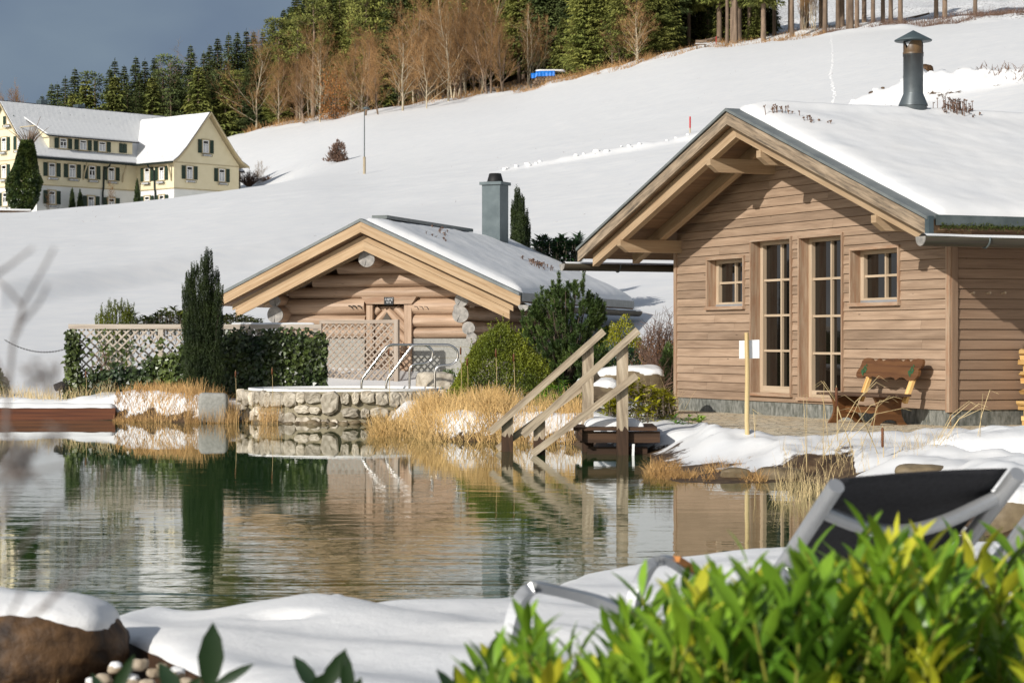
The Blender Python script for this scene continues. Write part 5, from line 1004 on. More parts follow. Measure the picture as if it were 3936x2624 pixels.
def house_window(f, a, z0, z1, wd=.74, shut=True, box=True, closed=False, par=house):
    # f(a, d, z): a along the wall, d outwards
    w2 = wd / 2
    if closed:
        for q in (-1, 1): mb = MB(); lb(mb, f, a + q * .03, a + q * .47, .03, .07, z0, z1); mb.build('shutter', M['shutter'], par)
        return
    mb = MB(); e = .07
    lb(mb, f, a - w2 - .16, a - w2, .0, .05, z0 - .08, z1 + .12); lb(mb, f, a + w2, a + w2 + .16, .0, .05, z0 - .08, z1 + .12); lb(mb, f, a - w2 - .16, a + w2 + .16, 0, .052, z1, z1 + .13); lb(mb, f, a - w2 - .2, a + w2 + .2, .0, .10, z0 - .12, z0); wn = mb.build('window', M['stonetrim'], par)
    mb = MB(); 
    for s0, s1, y0, y1 in ((a - w2, a - w2 + e, z0, z1), (a + w2 - e, a + w2, z0, z1), (a - w2 + e, a + w2 - e, z1 - e, z1), (a - w2 + e, a + w2 - e, z0, z0 + e), (a - w2 + e, a + w2 - e, z0 + (z1 - z0) * .66, z0 + (z1 - z0) * .66 + .08), (a - .04, a + .04, z0 + e, z0 + (z1 - z0) * .66)): lb(mb, f, s0, s1, .01, .045, y0, y1)
    mb.build('frame', M['white'], wn); mb = MB(); lb(mb, f, a - w2 + .02, a + w2 - .02, .004, .016, z0 + .02, z1 - .02); mb.build('pane', M['glass'], wn)
    mb = MB(); k = .8 if random.random() < .8 else .4; lb(mb, f, a - w2 + .05, a + w2 - .05, .016, .020, z0 + .04, z0 + (z1 - z0) * .62 * k / .8); mb.build('curtain', M['curtain'], wn)
    if shut:
        for q in (-1, 1):
            mb = MB(); c = a + q * (w2 + .16 + .24); lb(mb, f, c - .24, c + .24, .03, .075, z0 - .03, z1 + .04)
            for i in range(9): y = z0 + .06 + (z1 - z0 - .1) * i / 9; lb(mb, f, c - .19, c + .19, .075, .085, y, y + .05)
            mb.build('shutter', M['shutter'], par)
    if box:
        mb = MB()
        for y in (z0 - .36, z0 - .16): lb(mb, f, a - .62, a + .62, .32, .345, y, y + .025)
        for q in (-.62, .6): lb(mb, f, a + q, a + q + .02, .05, .32, z0 - .36, z0 - .34); lb(mb, f, a + q, a + q + .02, .3, .345, z0 - .36, z0 - .14)
        b_ = mb.build('flower_box', M['greenmetal'], par); mb = MB(); lb(mb, f, a - .5, a + .5, .10, .3, z0 - .33, z0 - .17); mb.build('planter', M['curtain'], b_)
fa = lambda a, d, z: hp(a, -d, z); fd = lambda a, d, z: hp(a, .85 - d, z); fwf = lambda a, d, z: hp(a, -5.95 - d, z); fws = lambda a, d, z: hp(12.16 - d, a, z); fg = lambda a, d, z: hp(-d, a, z)
for a in (1.78, 4.21, 6.61, 8.99): house_window(fa, a, 17.65, 18.92)
for a, zz in ((1.78, 14.95), (6.5, 14.65), (9.0, 14.6)): house_window(fa, a, zz, zz + 1.25)
for a in (3.75, 6.15, 8.5): house_window(fd, a, 20.55, 21.5, .8, True, False)
house_window(fd, 11.1, 20.55, 21.5, closed=True)
for a in (-1.75, -4.05): house_window(fws, a, 17.65, 18.95); house_window(fws, a, 15.0, 16.1)
for a, z in ((16.23, 20.49), (14.14, 17.75), (18.34, 17.72)): house_window(fwf, a, z, z + 1.27)
for a, z in ((2.75, 20.35), (5.4, 20.35), (2.75, 17.65), (5.4, 17.65), (5.2, 14.9)): house_window(fg, a, z, z + 1.27)
house_window(fg, 4.6, 22.95, 23.7, .5)
for f, a in ((fa, 8.0), (fws, -3.0)):
    mb = MB(); mb.tube([f(a + .35, .75, 19.35), f(a + .33, .6, 19.0), f(a, .12, 18.6), f(a - .02, .10, 16.9), f(a - .1, .08, 16.4), f(a - .1, .08, 13.6)], .09, 8); mb.build('downpipe', M['greenmetal'], house)
for f, a0, a1 in ((lambda s, t, z: hp(s, t, z), (-.7, 11.7), -.78), (lambda s, t, z: hp(t, s, z), (-6.6, -.4), 11.46)):
    mb = MB(); mb.tube([f(a0[0], a1, 19.28), f(a0[1], a1, 19.28)], .10, 8); mb.build('gutter', M['greenmetal'], house)
for a in (5.55, 10.35): mb = MB(); mb.tube([fa(a, .06, 17.5), fa(a, .2, 18.2), fa(a, .6, 18.95), fa(a, .65, 19.2)], [.08, .09, .09, .09], 6); mb.build('bracket', M['stonetrim'], house)
mb = MB(); mb.tube([fws(-5.6, .06, 17.5), fws(-5.6, .2, 18.2), fws(-5.6, .5, 19.1)], .09, 6); mb.build('bracket', M['stonetrim'], house)
mb = MB(); lb(mb, hp, 4.4, 5.2, 5.4, 6.2, 24.2, 25.75); mb.build('chimney', M['zinc'], house)
mb = MB(); lb(mb, hp, 9.0, 9.9, 5.5, 6.3, 24.2, 25.65); mb.build('chimney', M['zinc'], house)
# ---------------------------------------------------------------- small things on the meadow
X0 = lambda u, Y: (u - 1176) / 5079 * Y
p = on_ground(837, 395); H_ = 251 / FS * p[1]; lamp = thing('street_lamp', 'tall thin grey street lamp standing alone in the snow meadow', 'street lamp', tuple(p))
mb = MB(); mb.tube([p + (0, 0, -.3), p + (0, 0, H_ * .26)], .105, 10); mb.build('base', M['trunk'], lamp)
mb = MB(); mb.tube([p + (0, 0, H_ * .26), p + (0, 0, H_)], [.045, .035], 10); mb.build('pole', M['zincdark'], lamp)
mb = MB(); mb.lathe(p + (.12, 0, H_ - .02), [(.0, .16), (.12, .15), (.26, .06), (.28, 0), (.0, -.05)], 14); mb.build('lamp_head', M['zincdark'], lamp)
p = on_ground(1585, 301); h_ = 63 / FS * p[1]; mb = MB(); mb.tube([p + (0, 0, -.2), p + (0, 0, h_ * .3)], .05, 8); s_ = thing('snow_pole', 'red marker pole stuck in the snow slope above the gable', 'snow pole', tuple(p)); mb.build('foot', M['trunk'], s_); mb = MB(); mb.tube([p + (0, 0, h_ * .3), p + (0, 0, h_)], .05, 8); mb.build('pole', M['red'], s_)
p = on_ground(1645, 99); mb = MB(); mb.tube([p + (0, 0, -.2), p + (0, 0, 1.2)], .06, 6); s_ = thing('snow_pole', 'short red marker pole beside the bench at the forest edge', 'snow pole', tuple(p)); mb.build('pole', M['red'], s_)
p = on_ground(1610, 107); s_ = thing('park_bench', 'brown bench with snow on it at the forest edge', 'bench', tuple(p))
mb = MB(); mb.box(p + (0, 0, .5), 1.5, .45, .09, .2); mb.build('seat', M['trunkbrown'], s_); mb = MB(); mb.box(p + (.05, .3, .95), 1.5, .06, .28, .2); mb.build('backrest', M['trunkbrown'], s_); mb = MB(); mb.box(p + (0, 0, .58), 1.45, .42, .07, .2); mb.build('snow_cover', M['snow'], s_)
for q in (-.55, .55): mb = MB(); mb.box(p + (q, .1 * q, .2), .12, .4, .6, .2); mb.build('leg', M['trunkbrown'], s_)
p = np.array((X0(1258, 331), 331, gz(X0(1258, 331), 331))); s_pile = p; s_ = thing('log_pile', 'log pile under a blue tarpaulin and snow at the forest edge', 'log pile', tuple(p)); rs = random.Random(3)
mb = MB()
for i in range(9):
    for k in range(5):
        if k > 3 - abs(i - 4) * .2: continue
        c = p + (-2.0 + i * .5 + .25 * (k % 2), 0, .3 + k * .42); mb.tube([c + (0, -.6, 0), c + (0, 1.5, 0)], .23, 8, rs.random())
mb.build('logs', M['trunkbrown'], s_)
mb = MB(); n = 24; V = []
for i in range(n):
    for k, (dy, dz) in enumerate(((-.75, -.75), (-.72, -.25), (-.5, .03), (.4, .1), (1.5, -.1))): V.append(p + (-2.5 + i * .155, dy + .05 * math.sin(i * 1.9), 2.0 + dz - .12 * (n - i) / n + .04 * math.sin(i * 2.3 + k) - .25 * (i < 5)))
F = [(i * 5 + k, (i + 1) * 5 + k, (i + 1) * 5 + k + 1, i * 5 + k + 1) for i in range(n - 1) for k in range(4)]; mb.add(V, F); o = mb.build('tarpaulin', M['blue'], s_); o.modifiers.new('s', 'SOLIDIFY').thickness = .03
mb = MB(); rock(mb, p + (.6, .5, 2.12), (2.2, .8, .2), 3, n=12); mb.build('snow_cap', M['snow'], s_)
# ---------------------------------------------------------------- garden plants
def needles(mb, path, n, L, wd, spread, tint, t0=.0, dens_pow=1.0):
    # slivers set round a shoot
    path = np.asarray(path, float); t = t0 + (1 - t0) * RNG.random(n) ** dens_pow; m = len(path) - 1; i = np.minimum((t * m).astype(int), m - 1); f = (t * m - i)[:, None]; P = path[i] * (1 - f) + path[i + 1] * f; ax = unit(path[i + 1] - path[i]); r_ = unit(RNG.normal(0, 1, (n, 3))); r_ = unit(r_ - ax * (r_ * ax).sum(1, keepdims=True)); d = unit(r_ * spread + ax)
    leaves(mb, P, d, np.cross(d, RNG.normal(0, 1, (n, 3))), L * RNG.uniform(.7, 1.15, n), wd, np.clip(tint + RNG.normal(0, .15, n), 0, 1), 'diamond', .1)
def yew(lab, u, Y, shoots, zb, dens, mat='yew', nl=.028, grp=None):
    c = np.array(((u - 1176) / 5079 * Y, Y)); t = thing('columnar_yew', lab, 'yew', (c[0], c[1], zb), grp); mb = MB(); ms = MB()
    for us, vt, rad in shoots:
        top = D(us, vt, Y); b = np.array((c[0] + (top[0] - c[0]) * .35, Y + random.gauss(0, .10), zb)); H_ = top[2] - zb; ms.tube([b, (b + top) / 2 + (0, random.gauss(0, .03), 0), top + (0, 0, -.1)], [.03, .02, .006], 5)
        k = int(dens * H_ * 14)
        for _ in range(k):
            h = random.random() ** .85; p = b * (1 - h) + np.array((top[0], b[1], top[2])) * h; a = random.random() * 6.283; R_ = rad * (1 - h) ** .55 * (.45 + .55 * random.random()) * min(1, .55 + h * 2.2); e = p + np.array((math.cos(a) * R_, math.sin(a) * R_, 0)); l = random.uniform(.10, .24) * (nl / .028); needles(mb, [e, e + np.array((math.cos(a) * .05, math.sin(a) * .05, 0)) + (0, 0, l * .6), e + np.array((math.cos(a) * .05, math.sin(a) * .05, 0)) + (0, 0, l)], 22, nl, nl * .34, .9, .25 + .5 * (R_ / rad) * random.random())
        needles(mb, [top + (0, 0, -.28), top], 70, nl, nl * .34, .7, .6)
    mb.build('foliage', M[mat], t); ms.build('stem', M['bark'], t); return t
yew('tall dark columnar yew growing before the middle of the trellis', 465, 40.6, [(479, 588, .15), (470, 606, .13), (448, 622, .14), (436, 640, .13), (425, 668, .12), (494, 632, .15), (506, 672, .14), (440, 690, .26), (485, 690, .30), (428, 730, .24), (470, 740, .36), (500, 730, .26), (450, 790, .42)], .33, 22)
yew('narrow dark yew standing alone behind the sauna chimney', 1193, 60, [(1188, 450, .17), (1198, 468, .16), (1180, 480, .15), (1207, 500, .16), (1213, 530, .12), (1192, 500, .22)], gz((1193 - 1176) / 5079 * 60, 60), 14, 'yew', .045)
yew('small dark yew with spiky tips behind the left end of the trellis', 270, 45.5, [(240, 722, .16), (258, 706, .18), (275, 702, .2), (290, 712, .18), (224, 738, .14), (300, 716, .2)], .45, 9, 'box', .035)
def mound(name, lab, cat, c, r, n, mat, L, wd, shape='diamond', up=.5, seed=1, top=1.0, tint0=.5, stems=14, lump=.35, inner=.25, grp=None, stemmat='bark', cone=0, tips=0):
    t = thing(name, lab, cat, (c[0], c[1], c[2]), grp); d = unit(RNG.normal(0, 1, (n, 3))); d[:, 2] = np.abs(d[:, 2]) * 1.0; ln = fbm(d + seed * 9.1, 2.3, 3, seed) - .5; rad = (1 + lump * 2 * ln) * (1 - inner * RNG.random(n) ** 2)
    if cone: rad = rad * (1 - cone * (1 - d[:, 2]) * 0 - cone * (d[:, 2] < .0))
    xy = d[:, :2] * (1 if not cone else (1 - cone * np.clip(d[:, 2], 0, 1) ** .8)[:, None])
    P = np.stack([c[0] + xy[:, 0] * r[0] * rad, c[1] + xy[:, 1] * r[1] * rad, c[2] + np.abs(d[:, 2]) * r[2] * rad * top], 1); dr_ = unit(d + RNG.normal(0, .6, (n, 3)) + np.array((0, 0, up))); mb = MB(); tn = np.clip(tint0 + .9 * ln + RNG.normal(0, .2, n), 0, 1)
    leaves(mb, P, dr_, RNG.normal(0, 1, (n, 3)) + np.array((0, -.4, .8)), L * RNG.uniform(.7, 1.2, n), wd, tn, shape)
    if tips:
        k = RNG.integers(0, n, tips)
        for i in k: e = P[i]; needles(mb, [e, e + unit(d[i] + (0, 0, 1.4)) * random.uniform(.06, .16)], 10, L, wd, 1.0, .75)
    mb.build('foliage', M[mat], t); ms = MB()
    for _ in range(stems):
        q = unit(RNG.normal(0, 1, 3)); q[2] = abs(q[2]) + .2; e = np.array(c) + q * np.array(r) * .8; ms.tube([np.array(c) + (RNG.normal(0, .05), RNG.normal(0, .05), -.1), (np.array(c) + e) / 2 + (0, 0, .05), e], [.022, .014, .006], 5)
    ms.build('stem', M[stemmat], t); return t
X = lambda u, Y: (u - 1176) / 5079 * Y
mound('box_bush', 'big rounded yellow-green box bush between pool and pond steps', 'bush', (X(1152, 36.2), 36.2, .25), (.98, .85, 1.42), 40000, 'box', .032, .020, up=.9, seed=4, lump=.15, cone=.30, tips=600)
mound('box_bush', 'small green box bush beside the sauna wall and pool', 'bush', (X(1028, 43.5), 43.5, .4), (.24, .22, .42), 2600, 'pineneedle', .035, .02, up=.6, seed=5)
# dwarf pine with upright candles
t = thing('dwarf_pine', 'dark green dwarf pine with upright candles beside the sauna eave', 'pine', (X(1300, 38.4), 38.4, .3)); mb = MB(); ms = MB(); rs = random.Random(6)
tops = [(1200, 708), (1228, 690), (1245, 655), (1262, 668), (1284, 620), (1300, 668), (1320, 648), (1341, 612), (1352, 668), (1372, 672), (1388, 690), (1270, 640), (1232, 668), (1335, 690), (1310, 700)]
for i in range(520):
    if i < len(tops): u, v = tops[i]; y = 38.4 + rs.gauss(0, .15)
    else:
        u = rs.uniform(1196, 1396); env = np.interp(u, [1190, 1215, 1245, 1285, 1341, 1385, 1400], [740, 700, 668, 640, 640, 690, 760]); v = env + (900 - env) * rs.random() ** 1.1; y = 38.4 - .7 * math.sqrt(max(0, 1 - ((u - 1300) / 110) ** 2)) * rs.random()
    e = D(u, v, y); L_ = rs.uniform(.18, .42) if i < len(tops) else rs.uniform(.12, .28); out_ = np.array(((u - 1300) / 110 * .5 + rs.gauss(0, .25), -.35 * rs.random(), 1.0)) if i >= len(tops) else np.array((rs.gauss(0, .06), 0, 1)); b = e - unit(out_) * L_
    needles(mb, [b, (b + e) / 2, e], 130 if i < len(tops) else 90, .066, .013, 1.0, .35 + .4 * rs.random(), 0, .8)
    if i % 6 == 0: ms.tube([(X(1300, 38.4), 38.5, .3), (b + np.array((X(1300, 38.4), 38.5, .5))) / 2, b], [.03, .02, .008], 5)
mb.build('foliage', M['pineneedle'], t); ms.build('stem', M['bark'], t)
def rosettes(name, lab, cat, pts, nl, L, wd, mat, seed=1, spread=1.0, grp=None, shape='lance', base=None, stem='bark', tint=.5):
    t = thing(name, lab, cat, tuple(np.mean(pts, 0) - (0, 0, .3)), grp); mb = MB(); ms = MB(); rs = np.random.default_rng(seed)
    for p in pts:
        p = np.asarray(p); k = nl; a = np.arange(k) * 2.4 + rs.random() * 6; h = rs.uniform(0, 1, k); d = np.stack([np.cos(a) * spread, np.sin(a) * spread, .15 + .9 * h], 1); leaves(mb, np.repeat(p[None], k, 0) - np.array((0, 0, L)) * (1 - h)[:, None] * .7, d, np.tile((0, 0, 1.), (k, 1)) + rs.normal(0, .2, (k, 3)), L * rs.uniform(.75, 1.15, k), wd, np.clip(tint + rs.normal(0, .25, k), 0, 1), shape, .35)
        b = p - (0, 0, rs.uniform(.15, .35)) if base is None else np.asarray(base) + rs.normal(0, .06, 3) * (1, 1, 0); ms.tube([b, (b + p) / 2 + rs.normal(0, .02, 3), p], [.008, .006, .004], 5)
    mb.build('foliage', M[mat], t); ms.build('stem', M[stem], t); return t
rs = np.random.default_rng(3)
def scatter(u0, u1, vt, vb, Y, n, dy=.3, f=None):
    P = []
    for _ in range(n):
        u = rs.uniform(u0, u1); top = vt if f is None else f(u); P.append(D(u, top + (vb - top) * rs.random() ** 1.3, Y + rs.uniform(-dy, dy)))
    return P
rosettes('rhododendron', 'rhododendron with yellow buds behind the left half of the trellis', 'rhododendron', scatter(290, 430, 708, 760, 46.5, 150, .5, lambda u: 712 + 10 * math.sin(u * .06)), 9, .13, .045, 'rhodo', 1, 1.0, shape='lance', tint=.55)
rosettes('rhododendron', 'low rhododendron showing over the right half of the trellis', 'rhododendron', scatter(500, 606, 718, 765, 47.0, 110, .5, lambda u: 716 + abs(u - 540) * .25), 9, .13, .045, 'rhodo', 2, 1.0, shape='lance', tint=.35)
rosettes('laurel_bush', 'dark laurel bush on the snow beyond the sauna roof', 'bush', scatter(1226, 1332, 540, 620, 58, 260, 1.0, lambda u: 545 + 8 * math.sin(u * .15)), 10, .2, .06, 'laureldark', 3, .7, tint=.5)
rosettes('laurel_bush', 'low bright green laurel left behind the pond steps', 'bush', scatter(1232, 1345, 868, 940, 33.0, 70, .4, lambda u: 870 + abs(u - 1290) * .5), 8, .12, .04, 'laurel', 4, .9, tint=.4)
rosettes('laurel_bush', 'yellow-green laurel bush between pond steps and cabin corner', 'bush', scatter(1385, 1545, 868, 965, 31.2, 150, .45, lambda u: 866 + abs(u - 1462) * .42 + (20 if u < 1430 else 0)), 9, .115, .042, 'yellowgreen', 5, .9, tint=.45)
rosettes('laurel_sprig', 'small laurel sprig poking out of snow by the patio, left', 'plant', scatter(1545, 1568, 950, 975, 29.5, 5, .1), 7, .10, .035, 'laurel', 6, .9); rosettes('laurel_sprig', 'small laurel sprig poking out of snow by the patio, right', 'plant', scatter(1578, 1612, 948, 968, 29.8, 6, .1), 7, .10, .035, 'laurel', 7, .9)
def twiggy(name, lab, cat, c, h, r, n, mat, leafmat=None, nleaf=0, L=.05, seed=1, grp=None, spreadp=1.0, rad=.012):
    t = thing(name, lab, cat, tuple(c), grp); rs_ = random.Random(seed); mb = MB(); ml = MB(); c = np.array(c)
    for _ in range(n):
        a = rs_.random() * 6.283; q = rs_.random() ** .6; e = c + np.array((math.cos(a) * r * q * spreadp, math.sin(a) * r * q * .8, h * (1 - .45 * q * q) * rs_.uniform(.55, 1))); b = c + np.array((math.cos(a), math.sin(a), 0)) * r * .15 * rs_.random(); m_ = (b * .45 + e * .55) + np.array((rs_.gauss(0, .08), rs_.gauss(0, .08), .06)) * h; mb.tube([b, m_, e], [rad, rad * .6, rad * .25], 4, rs_.random(), caps=False)
        for k in range(3):
            f = rs_.uniform(.4, .95); p = m_ * (1 - f) + e * f; d = np.array((rs_.gauss(0, 1), rs_.gauss(0, 1), rs_.uniform(.3, 1.4))); mb.tube([p, p + unit(d) * h * rs_.uniform(.08, .2)], [rad * .35, rad * .15], 3, rs_.random(), caps=False)
        if nleaf: k = nleaf; f = RNG.random(k)[:, None]; P = m_ * (1 - f) + e * f + RNG.normal(0, .05, (k, 3)); leaves(ml, P, RNG.normal(0, 1, (k, 3)) + (0, 0, .3), RNG.normal(0, 1, (k, 3)), L, L * .5, RNG.random(k), 'diamond')
    mb.build('stem', M[mat], t)
    if nleaf: ml.build('foliage', M[leafmat], t)
    return t
twiggy('bare_shrub', 'reddish-brown bare shrub beside the left cabin corner', 'shrub', (X(1525, 44), 44, .4), 1.75, .62, 190, 'deadtwig', 'rust', 5, .03, 1)
mound('barberry', 'yellow-green and orange shrub beyond the sauna roof edge', 'shrub', (X(1432, 49), 49, .5), (.62, .5, 1.35), 5200, 'yellowgreen', .06, .03, up=.7, seed=8, tint0=.35)
mound('conifer_bush', 'dark green juniper close to the left cabin corner', 'shrub', (X(1535, 40.2), 40.2, .35), (.26, .3, 1.0), 5000, 'pineneedle', .05, .016, up=1.6, seed=9, cone=.4, inner=.5)
mound('evergreen_bush', 'dark evergreen bush cut by the left picture edge', 'bush', (X(-28, 42.5), 42.5, .4), (.42, .4, .62), 5200, 'box', .04, .024, up=.6, seed=10, tint0=.3)
twiggy('bare_shrub', 'tangle of dark twigs with snow behind the boulder', 'shrub', (X(1490, 37), 37, .4), .9, .7, 80, 'deadtwig', None, 0, .03, 3)
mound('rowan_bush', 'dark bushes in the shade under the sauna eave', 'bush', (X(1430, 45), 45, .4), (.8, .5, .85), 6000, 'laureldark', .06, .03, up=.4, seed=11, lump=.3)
# ---------------------------------------------------------------- reeds and dry grass round the pond
def reeds(lab, name, rects, n, h, wd, mat, seed, lean=.12, bend=.5, dens=None):
    mb = MB(); rg = np.random.default_rng(seed); P = []
    for (u0, u1, Y0, Y1, wgt) in rects:
        k = int(n * wgt); u = rg.uniform(u0, u1, k); Y = rg.uniform(Y0, Y1, k); P.append(np.stack([(u - 1176) / 5079 * Y, Y], 1))
    P = np.concatenate(P); c = fbm(np.c_[P, P[:, :1] * 0], 2.5, 3, seed); P = P[c > (.40 if dens is None else dens)]; z = np.maximum(ground_z(P[:, 0], P[:, 1]), -.05) - .02; k = len(P)
    hh = h * (.55 + .6 * rg.random(k)) * (.6 + .8 * vnoise(np.c_[P, z * 0], 1.4, seed)); blades(mb, np.c_[P, z], hh, lean, wd * rg.uniform(.6, 1.3, k), rg.random(k), bend); o = mb.build(name, M[mat]); tag(o, lab, 'dry reeds', None, 'stuff'); return o
reeds('golden mass of dry reeds along the bank before the box bush', 'dry_reeds', [(850, 1000, 32.6, 36.8, .35), (960, 1140, 31.2, 34.8, .55), (1100, 1180, 30.9, 33, .2)], 4200, .35, .013, 'reed', 1, .34, 1.0, .26)
reeds('upright orange reeds standing before the stone pool wall', 'dry_reeds', [(425, 545, 38.2, 39.2, .6), (598, 640, 38.0, 38.5, .12), (545, 700, 38.2, 38.6, .06)], 2300, .36, .008, 'reedbrown', 2, .10, .4, .3)
reeds('trampled brown reeds along the bank right of the jetty', 'dry_reeds', [(262, 440, 38.8, 40.4, 1)], 2600, .20, .012, 'reedbrown', 3, .25, .9, .25)
reeds('thin dry grass on the bank behind the timber jetty', 'dry_grass', [(-40, 262, 40.3, 42.2, 1)], 900, .26, .008, 'drygrass', 4, .2, .7)
reeds('dry grass around and behind the pond steps', 'dry_grass', [(1150, 1340, 30.2, 32.2, 1)], 1500, .34, .008, 'reed', 5, .2, .7)
reeds('brown grass tufts hanging over the bank beside the steps', 'dry_grass', [(1486, 1560, 22.3, 24.8, .5), (1560, 1660, 22.0, 23.2, .4), (1700, 1760, 22.1, 22.8, .15), (1620, 1720, 23, 24, .1)], 3000, .12, .006, 'reedbrown', 6, .5, 1.2, .46)
reeds('tall pale reeds standing in shallow water before the snow bank', 'dry_reeds', [(1775, 1850, 19.2, 20.4, .35), (1850, 1905, 19.5, 21, .2)], 420, .30, .007, 'drygrass', 7, .14, .6, .35)
reeds('tall pale grass on the snow bank before the carved bench', 'dry_grass', [(1790, 2110, 21.8, 23.6, .8), (2110, 2220, 22, 23, .2)], 420, .27, .005, 'drygrass', 8, .2, .9, .45)
reeds('dry grass growing along the wall of the pool and trellis', 'dry_grass', [(520, 700, 41.6, 42.6, 1)], 700, .42, .009, 'reed', 9, .15, .6)
reeds('dry grass leaning over stone and snow near the cabin corner', 'dry_grass', [(1480, 1560, 31.5, 33, 1)], 120, .6, .006, 'drygrass', 10, .4, .8, .3)
# long bent blades in front of the bench, and cattails
mb = MB(); rs = random.Random(9)
for (u0, v0, u1, v1, Y) in ((1905, 1010, 2010, 860, 22.5), (1960, 1010, 1900, 870, 22.6), (1980, 1000, 2040, 905, 22.4), (2115, 1040, 2230, 920, 22.4), (2130, 1040, 2250, 935, 22.3), (2240, 1060, 2258, 905, 22.2), (1930, 1000, 2060, 930, 22.5), (1890, 1020, 1870, 880, 22.6), (2010, 1010, 1950, 905, 22.6), (1850, 1050, 1840, 920, 22.4), (1735, 1000, 1742, 930, 25.5)):
    for k in range(2):
        a = D(u0 + rs.gauss(0, 12), v0 + 30, Y); b = D(u1 + rs.gauss(0, 14), v1 + rs.gauss(0, 10), Y + rs.gauss(0, .1)); m_ = a * .4 + b * .6 + (0, 0, .10 + .05 * rs.random()); e = b + (.09 * math.copysign(1, u1 - u0), 0, -.02 - .06 * rs.random()); mb.tube([a, (a + m_) / 2, m_, b, e], [.003, .003, .003, .0024, .001], 4, rs.random())
tag(mb.build('dry_grass', M['drygrass']), 'long bent pale blades arching in front of the bench', 'dry grass', None, 'stuff')
for i, (u, vt, vb, Y, lab) in enumerate(((893, 793, 905, 36.5, 'cattail with a brown head left of the box bush'), (1058, 790, 900, 34.5, 'cattail against the box bush, leftmost there'), (1073, 815, 905, 34.4, 'short cattail against the box bush beside the pool end'), (1139, 795, 930, 33.6, 'tall cattail before the middle of the box bush'), (1180, 805, 935, 33.2, 'cattail before the right side of the box bush'), (541, 845, 960, 38.3, 'cattail in the reeds at the left end of the pool'), (625, 838, 965, 38.1, 'cattail standing against the stone pool wall'), (356, 870, 925, 40.6, 'thin cattail behind the trampled reeds'), (2027, 972, 1060, 22.3, 'cattail with a thick brown head before the cabin plinth'), (1921, 880, 985, 22.5, 'brown cattail standing before the carved bench'), (197, 845, 905, 41.0, 'lone thin cattail in the snow near the black spotlight'))):
    t_, b_ = D(u, vt, Y), D(u + 2, vb, Y); t = thing('cattail', lab, 'cattail', tuple(b_), 'cattails round the pond'); mb = MB(); mb.tube([b_ + (0, 0, -.1), (b_ + t_) / 2 + (.006, 0, 0), t_], [.005, .0045, .003], 5); mb.build('stalk', M['drygrass'], t); mb = MB(); hl = (.20 if Y < 30 else .11); mb.tube([t_ + (0, 0, -.02 - hl), t_ + (0, 0, -.03 - hl * .9), t_ + (0, 0, -.03), t_ + (0, 0, -.02)], [.006, .014, .014, .005], 8); mb.build('seed_head', M['cattail'], t)
# ---------------------------------------------------------------- laurel hedge in the foreground
def laurel_hedge():
    t = thing('laurel_hedge', 'glossy yellow-green laurel hedge filling the lower right foreground', 'hedge', (.6, 5, -.3)); rg = np.random.default_rng(12); ml, my, ms = MB(), MB(), MB()
    def top_v(u): return np.interp(u, [1000, 1080, 1130, 1200, 1240, 1300, 1360, 1450, 1500, 1600, 1700, 1800, 1900, 2000, 2060, 2100, 2200, 2300, 2450], [1620, 1530, 1455, 1400, 1395, 1500, 1470, 1330, 1370, 1285, 1255, 1300, 1265, 1205, 1240, 1235, 1240, 1265, 1230])
    fixed = [(1208, 1385, 5.0, 0), (1475, 1310, 5.2, 0), (1335, 1430, 5.1, 0), (1718, 1240, 5.3, 0), (1640, 1280, 5.4, 0), (1885, 1290, 5.1, 0), (2000, 1180, 5.3, 0), (2075, 1245, 5.2, 1), (2115, 1235, 5.35, 1), (2240, 1270, 5.2, 1), (1570, 1300, 5.4, 0), (1960, 1260, 5.4, 0), (2310, 1275, 5.3, 0), (1780, 1310, 5.0, 1), (2170, 1340, 5.0, 1), (1130, 1470, 5.1, 0), (2040, 1330, 4.9, 0), (1850, 1255, 5.5, 0), (2200, 1225, 5.7, 0), (1420, 1430, 5.0, 0), (2340, 1235, 5.6, 0)]
    N_ = 560; lst = list(fixed)
    for _ in range(N_):
        u = rg.uniform(1060, 2470); tv = top_v(u); v = tv + 25 + (1680 - tv) * rg.random() ** 1.15; lst.append((u, v, rg.uniform(4.35, 5.5), rg.random() < .20))
    for u, v, Y, young in lst:
        v = v + (55 if u < 1850 else 25)
        tip = D(u, v, Y); ln = rg.uniform(.20, .34); lean = np.array((rg.normal(0, .22), rg.normal(0, .2), 1.0)); b = tip - unit(lean) * ln; ms.tube([b, (b + tip) / 2 + rg.normal(0, .008, 3), tip], [.0048, .004, .0026], 6, rg.random()); k = rg.integers(9, 14); h = np.linspace(.1, 1, k) ** .8; a = np.arange(k) * 2.4 + rg.random() * 6
        P = b + (tip - b) * h[:, None]; up = .75 + 1.7 * h ** 2 + rg.normal(0, .2, k); d = np.stack([np.cos(a), np.sin(a), up], 1); L_ = rg.uniform(.06, .145, k) * (1 - .25 * (h > .95)); tn = np.clip(rg.normal(.5, .24, k) + (.2 if young else 0), 0, 1)
        leaves(my if young else ml, P, d, np.tile((0, 0, 1.), (k, 1)) + rg.normal(0, .25, (k, 3)), L_, L_ * rg.uniform(.20, .28, k), tn, 'leaf', .22, .16)
    ml.build('foliage', M['laurel'], t); my.build('foliage', M['laurelyoung'], t, 'pale yellow-green young leaves'); ms.build('stem', M['twiggreen'], t)
laurel_hedge()
